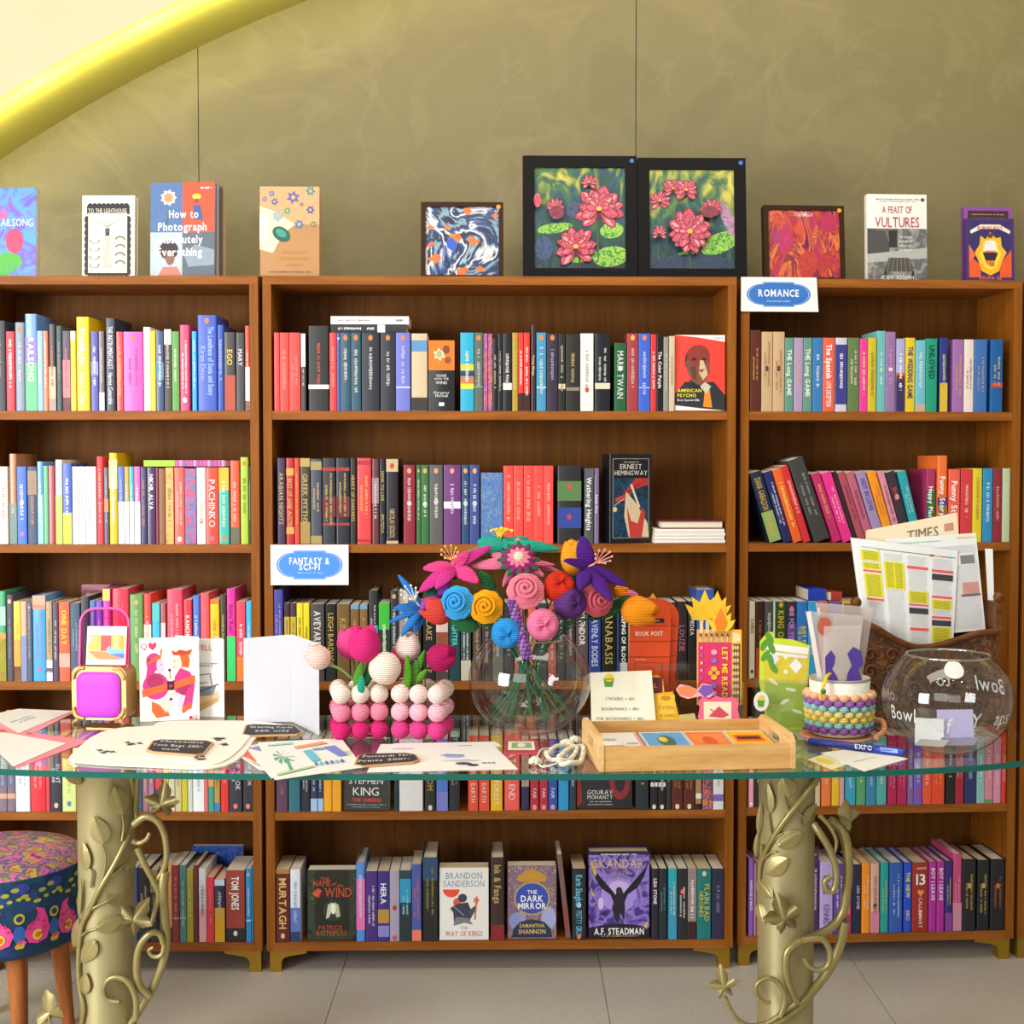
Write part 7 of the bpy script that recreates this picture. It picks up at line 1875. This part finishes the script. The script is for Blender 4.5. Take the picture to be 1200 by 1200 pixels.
# --- drink bookmark in its clear holder
def art_drink(a):
    a.P([(.06, .12), (.98, .16), (.9, .96), (.16, .97)], '#d8c83c'); a.P([(.1, .5), (.93, .52), (.89, .96), (.17, .96)], '#a8c048'); a.P([(.08, .11), (.97, .16), (.96, .23), (.1, .17)], '#f4f4f0'); a.P([(.1, .19), (.95, .24), (.94, .27), (.1, .22)], '#e8ecf0')
    for x, y, s, c in ((.3, .27, .1, '#e4e4f4'), (.72, .34, .13, '#f0f0fa'), (.52, .25, .05, '#f0f0c8'), (.52, .4, .05, '#f4f4d8')): a.P([(x-s, y), (x, y-s*.6), (x+s, y), (x, y+s*.6)], c)
    g = '#5c9c34'
    for x, y, t in ((.2, .06, -.5), (.1, .13, .5), (.24, .16, -.4), (.12, .24, .6), (.22, .28, -.3), (.28, .36, -.6)): a.ell(x, y, .06, .065, g, rot=t)
    for x, y, t in ((.28, .5, .6), (.62, .58, .2), (.5, .7, -.5), (.75, .8, .3)): a.ell(x, y, .11, .018, '#f0f0c0', rot=t)
dk = [(891, 752), (900, 741), (907, 741), (908, 748), (930, 750), (950, 757), (947, 800), (940, 855), (900, 857), (890, 800)]
upright('bookmark', dk, 2.975, 'lime drink shaped bookmark with mint leaves and ice cubes', 'bookmark', art_drink, m=mat('#cde03c', .5), tilt=.03)
dc = Vector((PY(913, 850, 2.975).x, 2.975, TOPZ)); hold = thing('bookmark_holder', 'clear plastic holder with a round tulip sticker around the lime bookmark', 'holder', dc)
zt_ = PY(913, 797, 2.95).z-TOPZ; q = MB(); wv = 31*2.95/F
for bx in ((-wv, wv, -.02, -.0185), (-wv, wv, .0185, .02), (-wv, -wv+.0015, -.0185, .0185), (wv-.0015, wv, -.0185, .0185)): q.box(dc.x+bx[0], dc.x+bx[1], dc.y+bx[2], dc.y+bx[3], TOPZ, TOPZ+zt_, acr)
q.build('holder_wall', hold)
q = MB(); sp_ = PY(892, 822, dc.y-.021); q.face([sp_+Vector((.0165*math.cos(t), -.0004, .0215*math.sin(t))) for t in [2*math.pi*i/24 for i in range(24)]], white)
q.face([sp_+Vector((x, -.0008, z)) for x, z in ((-.006, -.012), (.005, -.012), (.008, .003), (-.009, .003))], '#5c9c3c'); q.face([sp_+Vector((.007*math.cos(t)-.0005, -.001, .008+.006*math.sin(t))) for t in [2*math.pi*i/12 for i in range(12)]], '#f0cc28'); q.build('round_sticker', hold)

# --- crochet covered cup with packets
cp = T(983.5, 868); cy_ = cp.y+.05; cc = Vector((PY(983.5, 830, cy_).x, cy_, TOPZ+.006)); cr = 35.5*cy_/F
cup = thing('pencil_cup', 'cream cup wrapped in a striped crochet sleeve', 'cup', cc); hC = PY(983, 793, cy_).z-cc.z
cm_ = mat('#e8e2d2', .35); q = MB(); q.lathe([(.001, 0), (cr*.86, 0), (cr*.9, .003), (cr*1.0, hC), (cr*.96, hC), (cr*.86, .01), (.001, .008)], cc, cm_, 48); q.build('cup_wall', cup)
q = MB(); q.lathe([(cr*1.005, hC-.004), (cr*1.015, hC-.001), (cr*.98, hC+.001)], cc, '#8c8c84', 48); q.build('rim', cup)
cols = ['#9a62ac', '#98cccc', '#ecd468', '#f0dc84', '#98cccc', '#a868bc', '#f4bc94']; nst = 19; hs = hC*.68
for lv, cl in enumerate(cols):
    q = MB(); z = .009+hs*(lv+.5)/7; m = crochet(cl, 1.3)
    for k in range(nst):
        a = 2*math.pi*(k+.5*(lv % 2))/nst; rr = cr*(.93+.10*lv/7)+.002
        q.ball(cc+Vector((rr*math.cos(a), rr*math.sin(a), z)), .0112, m, 10, (1, 1, .74))
    q.build('crochet_band', cup)
q = MB(); cs = crochet('#e8a070'); q.lathe([(.001, 0), (.07, 0), (.078, .0025), (.07, .0045), (.001, .0045)], (cc.x-.005, cc.y, TOPZ), cs, 40)
q.tube(spline([(cc.x+.066, cc.y-.05, TOPZ+.007), (cc.x+.09, cc.y-.02, TOPZ+.014), (cc.x+.096, cc.y+.01, TOPZ+.028), (cc.x+.083, cc.y+.03, TOPZ+.03)], 6), .006, cs, 10)
o = q.build('crochet_coaster', None, org=(cc.x, cc.y, TOPZ)); tag(o, 'peach crochet coaster with a loop under the striped cup', 'coaster')
q = MB(); p0 = PY(966, 793, cy_-cr-.004); yl = mat('#ecc41c', .7)
q.tube(spline([p0+Vector((.016, .015, .004)), p0+Vector((.006, 0, .002)), p0+Vector((0, -.002, -.01)), p0+Vector((-.004, -.003, -.022)), p0+Vector((-.008, -.003, -.045))], 5), .003, yl, 8); q.tube(spline([p0+Vector((.012, .01, .003)), p0+Vector((.001, -.004, -.012)), p0+Vector((-.01, -.003, -.04))], 5), .0028, yl, 8)
q.build('yellow_tie', cup); q = MB(); q.ball(p0+Vector((-.003, -.006, -.03)), .006, '#1f7c3c', 12); q.build('green_bead', cup)
slv = thinglass((.95, .92, .9), 'sleeve', base=.3, k=.25, p=2., rough=.3)
_g = [n for n in slv.node_tree.nodes if n.type == 'BSDF_GLOSSY'][0]; _d = N(slv.node_tree, 'ShaderNodeBsdfDiffuse'); _d.inputs[0].default_value = (.78, .74, .72, 1); _mx = [n for n in slv.node_tree.nodes if n.type == 'MIX_SHADER'][0]; slv.node_tree.links.new(_d.outputs[0], _mx.inputs[2])
def packet(pts, Y, lab, inner=None, tilt=.0):
    P_ = [PY(x, y, Y) for x, y in pts]; r = thing('bookmark_packet', lab, 'packet', (sum(p.x for p in P_)/4, Y, min(p.z for p in P_)), 'clear packets in the striped cup')
    q = MB(); q.face(list(reversed(P_)) , slv); q.face([p+Vector((0, .004, 0)) for p in P_], slv); q.build('clear_sleeve', r)
    for nm, sh, m in inner or []:
        q = MB(); fr = Fr((0, Y-.0008, 0), (1, 0, 0), (0, 0, 1)); q.prism([(PY(x, y, Y-.0008).x, PY(x, y, Y-.0008).z) for x, y in sh], fr, .0006, m); q.build(nm, r)
    return r
purp = mat('#4c3490', .6, noise=.1)
def oval(cx, cy, rx, ry, n=14): return [(cx+rx*math.cos(2*math.pi*i/n), cy+ry*math.sin(2*math.pi*i/n)) for i in range(n)]
packet([(956, 706), (1024, 712), (1008, 810), (966, 810)], cy_+.025, 'tall clear packet at the back of the striped cup', [('bookmark', [(958, 712), (960, 712), (990, 810), (975, 810)], white), ('flower_print', oval(967, 727, 9, 9), mat('#b04c38', .6))])
packet([(944, 716), (1012, 722), (1002, 808), (962, 808)], cy_, 'clear packet with a red flower print, behind the violet one', [('flower_print', oval(966, 734, 8, 11), mat('#b85c48', .6)), ('card_strip', [(945, 718), (950, 716), (966, 808), (960, 808)], mat('#ece4e0', .6))])
packet([(966, 734), (1010, 733), (1003, 806), (964, 806)], cy_-.022, 'clear packet with violet seated figures in the striped cup', [('violet_figure', [(967, 770), (974, 762), (979, 770), (978, 778), (975, 784), (981, 793), (984, 806), (968, 806)], purp), ('violet_figure', [(993, 766), (1000, 758), (1009, 763), (1012, 778), (1006, 785), (1010, 796), (1008, 806), (991, 806), (993, 790), (998, 780)], purp)])

# --- marker pen, notes
pa, pb_ = T(948, 873), T(1060, 887); pen = thing('marker_pen', 'blue marker pen with white logo lying on the white note', 'pen', ((pa.x+pb_.x)/2, (pa.y+pb_.y)/2, TOPZ)); zz = .0085
d = (pb_-pa).normalized(); L = (pb_-pa).length; pa = pa+Vector((0, 0, zz)); blue = mat('#18308c', .3)
q = MB(); q.tube([pa, pa+d*.004, pa+d*L*.7, pa+d*L*.705], [.006, .0078, .0082, .007], blue, 16); q.build('barrel', pen)
q = MB(); q.tube([pa+d*L*.7, pa+d*L*.72, pa+d*L*.97, pa+d*L], [.008, .0088, .0084, .006], mat('#1c3ca8', .25), 16); q.build('cap', pen)
q = MB(); fr = Fr(pa+Vector((0, -.0088, .0015)), d, (0, .3, 1)); text(q, fr, 'EXPO', L*.57, .001, .013, mat('#f4f4f8', .5), st=1, d=.0006)
q.face([fr.at(L*x, y, .001) for x, y in ((.74, -.003), (.92, -.003), (.92, .005), (.74, .005))], '#8ca4e0'); q.build('logo_lettering', pen)
quad('paper_note', [(962, 882), (1010, 876), (1064, 889), (1013, 904)], white, 'white paper note under the blue marker pen', 'note', artf=lambda a: [a.sc(.4, .6, .5, .03, '#b0b4bc')])
quad('paper_note', [(946, 890), (965, 884), (1000, 893), (975, 902)], mat('#e0dcb0', .6), 'cream note with a yellow blot at the front edge', 'note', z=TOPZ-.0004, th=.0003, artf=lambda a: [a.ell(.4, .4, .2, .3, '#e8cc40')])

# --- fishbowl with painted writing
fb_ = T(1110, 886); fy = fb_.y+.05; fc = Vector((PY(1110.5, 820, fy).x, fy, TOPZ)); frad = 75.5*fy/F
hB = PY(1110, 768, fy).z-TOPZ
fish, fprof, kz = bowl('glass_fishbowl', fc, frad, hB, .082, 'round glass fishbowl with white handwriting and folded notes inside', 'bowl', 0)
import bisect
def on_bowl(ang, z, off=.0008):
    for (r0, z0_), (r1, z1_) in zip(fprof[1:], fprof[2:]):
        if z0_ <= z <= z1_: r = r0+(r1-r0)*(z-z0_)/(z1_-z0_); break
    else: r = fprof[1][0]
    return fc+Vector(((r+off)*math.sin(ang), -(r+off)*math.cos(ang), z))
q = MB(); wm = mat('#d8dad8', .6, noise=0)
for s, ang0, z, sz in (('Bowl', -1.05, .088, .032), ('of', -.36, .074, .036), ('Y', .12, .086, .032), ('aps', .62, .088, .034), ('to', 2.9, .125, .032), ('Bowl', 2.1, .125, .036), ('of', 3.9, .1, .03)):
    text(q, None, s, 0, 0, sz, wm, st=0, shear=.12, sy=1.25, mapf=lambda X, Y: on_bowl(ang0+X/frad, z+Y))
q.build('painted_lettering', fish)
q = MB(); sp_ = on_bowl(.04, hB-.006, .001); 
rows = [[on_bowl(-.2+.024*f*math.cos(t)/frad, min(hB-.0005, max(.02, hB-.014+.016*f*math.sin(t))), .0012) for t in [2*math.pi*i/20 for i in range(20)]] for f in (1, .02)]
q.grid(rows, mat('#d8d8d4', .7), cu=True); q.build('round_sticker', fish)
def note(px, py, Y, w, h, rz, tilt, col, lab, fold=.5):
    c = PY(px, py, Y); o_ = Vector((c.x, Y, 0)); q = MB(); m = mat(col, .6, noise=.03); ca, sa = math.cos(rz), math.sin(rz)
    zf = TOPZ+.012; ux = Vector((ca, sa, 0)); uy = Vector((-sa*math.sin(tilt), ca*math.sin(tilt), math.cos(tilt)))
    o_.z = zf; a = Fr(o_-ux*w/2, ux, uy); q.prism([(0, 0), (w, 0), (w, h), (0, h)], a, .0006, m)
    b2_ = Fr(o_-ux*w/2+Vector((0, 0, .0)), ux, (-sa*math.sin(tilt-.5)*.0+sa*-.35, -ca*.4, .35)); q.prism([(0, 0), (w, 0), (w, h*.45), (0, h*.45)], b2_, .0006, m)
    o = q.build('folded_note', None, org=o_); return tag(o, lab, 'note', 'folded notes in the fishbowl')
note(1089, 860, fy-.012, .056, .056, -.3, .3, '#dcdcdc', 'white folded note leaning at the left inside the fishbowl'); note(1121, 858, fy-.005, .075, .072, .05, .15, '#c8c0ec', 'pale lilac folded note upright inside the fishbowl')

# --- carved newspaper rack with newspapers
ry = 3.085; carv = blotch(['#2a1608', '#5c3414', '#3a2010', '#7c4c20', '#4a2a10'], 26., 2.5, .45, bump=1.0, detail=3.); carvr = wood('#4a2810', '#7a4820', 2., (4, 30, 30))
def rackpt(px, py, Y=ry): p = PY(px, py, Y); return (p.x, p.z)
rb = PY(1090, 850, ry); rack = thing('newspaper_rack', 'dark carved wooden rack with a notched front holding newspapers', 'newspaper rack', (rb.x, ry, TOPZ))
zb_ = TOPZ
out = [rackpt(1005, 727), rackpt(1026, 736), rackpt(1050, 750), rackpt(1072, 758), rackpt(1094, 757), rackpt(1120, 750), rackpt(1145, 742), rackpt(1168, 740)]
for nm, Y in (('front_board', ry), ('back_board', ry+.075)):
    fr = Fr((0, Y, 0), (1, 0, 0), (0, 0, 1)); q = MB(); q.prism([(out[0][0], zb_)]+[(out[-1][0], zb_)]+list(reversed(out)), fr, .012, carv); q.build(nm, rack)
    q = MB(); q.tube(spline([Vector((x, Y-.004, z)) for x, z in out], 4), .0075, carvr, 8); q.build('top_rail', rack)
fr = Fr((0, ry-.0025, 0), (1, 0, 0), (0, 0, 1)); q = MB()
for k in range(6):
    cx = out[0][0]+.03+.048*k
    for j in range(4):
        cz = zb_+.035+.038*j; rr = .017
        if j == 3 and 1 < k < 5: continue
        q.tube([Vector((cx+rr*(1-t/9)*math.cos(t), ry-.004, cz+rr*(1-t/9)*math.sin(t))) for t in [i*.45 for i in range(18)]], .0035, carvr, 6)
q.build('carved_scroll', rack)
for x in (out[0][0]-.004, out[-1][0]+.004):
    q = MB(); top_ = rackpt(1000, 706)[1] if x < rb.x else rackpt(1170, 700)[1]; q.box(x-.007, x+.007, ry-.004, ry+.085, zb_, top_-.012, carvr); q.build('side_board', rack)
    q = MB(); q.ball((x, ry+.0, top_), .013, carvr, 14); q.build('knob', rack)
q = MB(); q.box(out[0][0], out[-1][0], ry+.001, ry+.062, zb_, zb_+.012, carvr); q.build('base_board', rack)
npm = mat('#e6e7e6', .8, noise=.03); crp = mat('#ead8b8', .8, noise=.03)
def newspaper(pts, Y, lab, artf, m, bulge=.0, back=0.0, back_m=None):
    """folded sheet: outline quad (tl, tr, br, bl) at depth Y, bent along its width"""
    tl, tr, br, bl = [PY(x, y, Y) for x, y in pts]; n = 16; rows = []
    f = lambda u: -bulge*math.sin(math.pi*min(1, u*1.0))
    def S(u, v): p = (tl*(1-u)+tr*u)*(1-v)+(bl*(1-u)+br*u)*v; return p+Vector((0, f(u)+.02*(1-v), 0))
    q = MB(); q.grid([[S(i/n, j/8) for i in range(n+1)] for j in range(8, -1, -1)], m); q.grid([[S(i/n, j/8)+Vector((0, .002, 0)) for i in range(n, -1, -1)] for j in range(8, -1, -1)], m)
    if back:   # the spine fold rolls round to the back at the left
        rows = []
        for j in range(8, -1, -1):
            p = S(0, j/8); rows.append([p+Vector((-back*.35*math.sin(t), back*.5*(1-math.cos(t)), 0)) for t in [math.pi*k/8 for k in range(9)]])
        q.grid([list(reversed(r)) for r in rows], m)
    c = S(.5, 1); o = q.build('newspaper', None, org=c); mb = MB(); tx = MB()
    def rect(x0, y0, x1, y1, mm, d=.0008):
        k = max(1, int((x1-x0)/.08))
        for i in range(k):
            a, b = x0+(x1-x0)*i/k, x0+(x1-x0)*(i+1)/k; mb.face([S(a, y1)+Vector((0, -d, 0)), S(b, y1)+Vector((0, -d, 0)), S(b, y0)+Vector((0, -d, 0)), S(a, y0)+Vector((0, -d, 0))], mm)
    artf(rect, lambda s, x, y, h, mm, mw=None, st=2: text(tx, None, s, 0, 0, h/.7*(bl-tl).length, mm, maxw=mw*(tr-tl).length if mw else None, st=st, mapf=lambda X, Y_: S(min(1, max(0, x+X/(tr-tl).length)), y-Y_/(bl-tl).length)+Vector((0, -.0012, 0))))
    if mb.f: mb.build('printed_columns', o)
    if tx.f: tx.build('headline_lettering', o)
    return tag(o, lab, 'newspaper', 'newspapers in the carved rack')
def lines(rect, x0, x1, y0, y1, step=.012, c='#a8a8a8'):
    y = y0; rr = random.Random(int(x0*100+y0*999))
    while y < y1: rect(x0, y, x1-(rr.random()*.03 if rr.random() < .3 else 0), y+step*.34, c); y += step
def n_front(rect, t):
    yl, rd, bk = '#e2dc28', '#e8585c', '#3c3c42'
    rect(.2, .075, .98, .082, '#6c7074'); rect(.06, .07, .2, .078, '#78c8e8'); 
    for k, c in enumerate(('#3c3c3c', '#f0d850', '#e87890', '#58b8e0')): rect(.72+.06*k, .074, .76+.06*k, .09, c)
    cols = ((.05, .23), (.26, .46), (.49, .70), (.74, .96))
    blocks = [[(.10, .20, yl), (.22, .29, yl), (.295, .315, rd), (.33, .56, yl), (.57, .59, rd)], [(.19, .46, yl)], [(.21, .24, rd), (.46, .58, yl), (.59, .61, rd), (.63, .69, bk), (.83, .86, rd)], [(.22, .25, rd), (.265, .33, bk), (.49, .515, rd), (.53, .63, yl), (.70, .725, rd), (.74, .80, bk), (.81, .97, yl)]]
    for (x0, x1), bl_ in zip(cols, blocks):
        lines(rect, x0+.01, x1-.01, .11, .985, .0125, '#c8c9cc')
        for y0, y1, c in bl_:
            rect(x0, y0-.006, x1, y1+.006, '#e6e7e6', .0011); rect(x0, y0, x1, y1, c, .0013)
            if c == yl: 
                y = y0+.012
                while y < y1-.008: rect(x0+.02, y, x1-.02, y+.005, '#8c8430', .0015); y += .0125
def n_side(rect, t):
    lines(rect, .0, .98, .12, .97, .013, '#c8c9cc'); rect(.78, .03, .98, .045, '#e8d060'); rect(.1, .05, .6, .06, '#a0d0b0')
    rect(.72, .2, .95, .32, '#e6e7e6', .0011); rect(.8, .22, .95, .31, '#7c7c80', .0013); rect(.8, .5, .97, .63, '#c89088', .0013); rect(.78, .62, .98, .64, '#5c5c60', .0014)
def n_times(rect, t): t('TIMES', .62, .5, .42, '#6c6250', .5); rect(.08, .9, .98, .93, '#a89c80'); rect(.9, .3, .97, .6, '#c08c78')
newspaper([(1018, 622), (1125, 601), (1127, 690), (1010, 690)], ry+.056, 'cream folded newspaper showing part of its masthead at the back', lambda r, t: (t('TIMES', .62, .2, .14, '#6c6250', .46), r(.85, .12, .95, .22, '#c08c78')), crp)
newspaper([(1158, 643.5), (1167, 644), (1166, 742), (1160, 742)], ry+.05, 'white newspaper edge sticking up at the right of the rack', lambda r, t: None, npm)
newspaper([(1040, 632), (1147, 625), (1155, 738), (1040, 748)], ry+.042, 'white newspaper with small portraits behind the yellow listings page', n_side, npm, bulge=.005)
newspaper([(1003, 631), (1126, 646), (1117, 757), (1017, 752)], ry+.031, 'white newspaper with yellow and red listings at the front of the rack', n_front, npm, bulge=.008, back=.016)

# --- crochet lace loops
wl = crochet('#f0ead8', 1.5); lc = T(655, 893)
lace = thing('lace_wreath', 'cream crochet lace loops lying beside the tray handle', 'crochet lace', (lc.x, lc.y, TOPZ)); 
for nm, pts, rr in (('lace_loop', [(640, 888), (652, 881), (668, 877), (676, 884), (668, 893), (655, 897), (644, 893), (640, 888)], .0045), ('lace_loop', [(655, 893), (664, 886), (678, 878), (684, 884), (680, 896), (668, 901), (657, 899), (655, 893)], .005), ('wire_loop', [(628, 893), (634, 884), (648, 878), (668, 877), (672, 888), (655, 899), (635, 900), (628, 893)], .0018)):
    q = MB(); q.tube(spline([T(x, y)+Vector((0, 0, rr+.001+.006*(i % 2))) for i, (x, y) in enumerate(pts)], 6), rr, wl, 8); q.build(nm, lace)
for px, py, s in ((664, 876, 1.), (627, 897, .8), (674, 872, .8)):
    q = MB()
    for k in range(14): a = k*2.4; q.ball(T(px, py)+Vector((.012*s*math.cos(a)*(k/14)**.5, .012*s*math.sin(a)*(k/14)**.5, .007+.006*(1-k/14))), .0055, wl, 8)
    q.build('lace_flower', lace)
# ---------------------------------------------------------------- light
def area(name, loc, tgt, sx, sy, e, col=(1, 1, 1)):
    l = bpy.data.lights.new(name, 'AREA'); l.shape = 'RECTANGLE'; l.size = sx; l.size_y = sy; l.energy = e; l.color = col
    o = bpy.data.objects.new(name, l); COL.objects.link(o); o.location = loc
    o.rotation_euler = (Vector(tgt)-Vector(loc)).to_track_quat('-Z', 'Y').to_euler(); return o
area('window_light', (-2.9, .5, 1.5), (-.4, 3.0, .6), 1.5, 1.7, 132, (.96, .98, 1.0))
area('window_light', (-1.5, -1.4, 2.2), (.1, 3.4, .8), 2.0, 1.5, 34, (.99, .98, .96))
area('ceiling_light', (.2, 1.9, 3.3), (.1, 3.2, .7), 2.6, .9, 45, (1.0, .91, .77))
for k in range(5):
    l = bpy.data.lights.new('ceiling_spot', 'POINT'); l.energy = 5; l.color = (1, .82, .55); l.shadow_soft_size = .035
    o = bpy.data.objects.new('ceiling_spot', l); COL.objects.link(o); o.location = (-1.2+.65*k, 1.3-.1*k, 3.1)
# strip hidden along the front rim of the arch
for k in range(24):
    a = math.radians(62+92*k/23); tn = Vector((-math.sin(a), 0, math.cos(a))); rd = Vector((math.cos(a), 0, math.sin(a)))
    o = area('cove_light', (0, 0, 0), (0, 0, 1), .34, .03, 1.0, (1., .95, .40)); o.data.spread = math.radians(165)
    zx = -(rd*.8+Vector((0, .6, 0))).normalized(); yx = zx.cross(tn).normalized()
    o.matrix_world = Matrix.Translation(Vector((AX, YF+.03, AZ))+rd*(AR-.05)) @ Matrix((tn, yx, zx)).transposed().to_4x4()
w = bpy.data.worlds.new('world'); sc.world = w; w.use_nodes = True
w.node_tree.nodes['Background'].inputs[0].default_value = (1.0, .95, .86, 1); w.node_tree.nodes['Background'].inputs[1].default_value = .36
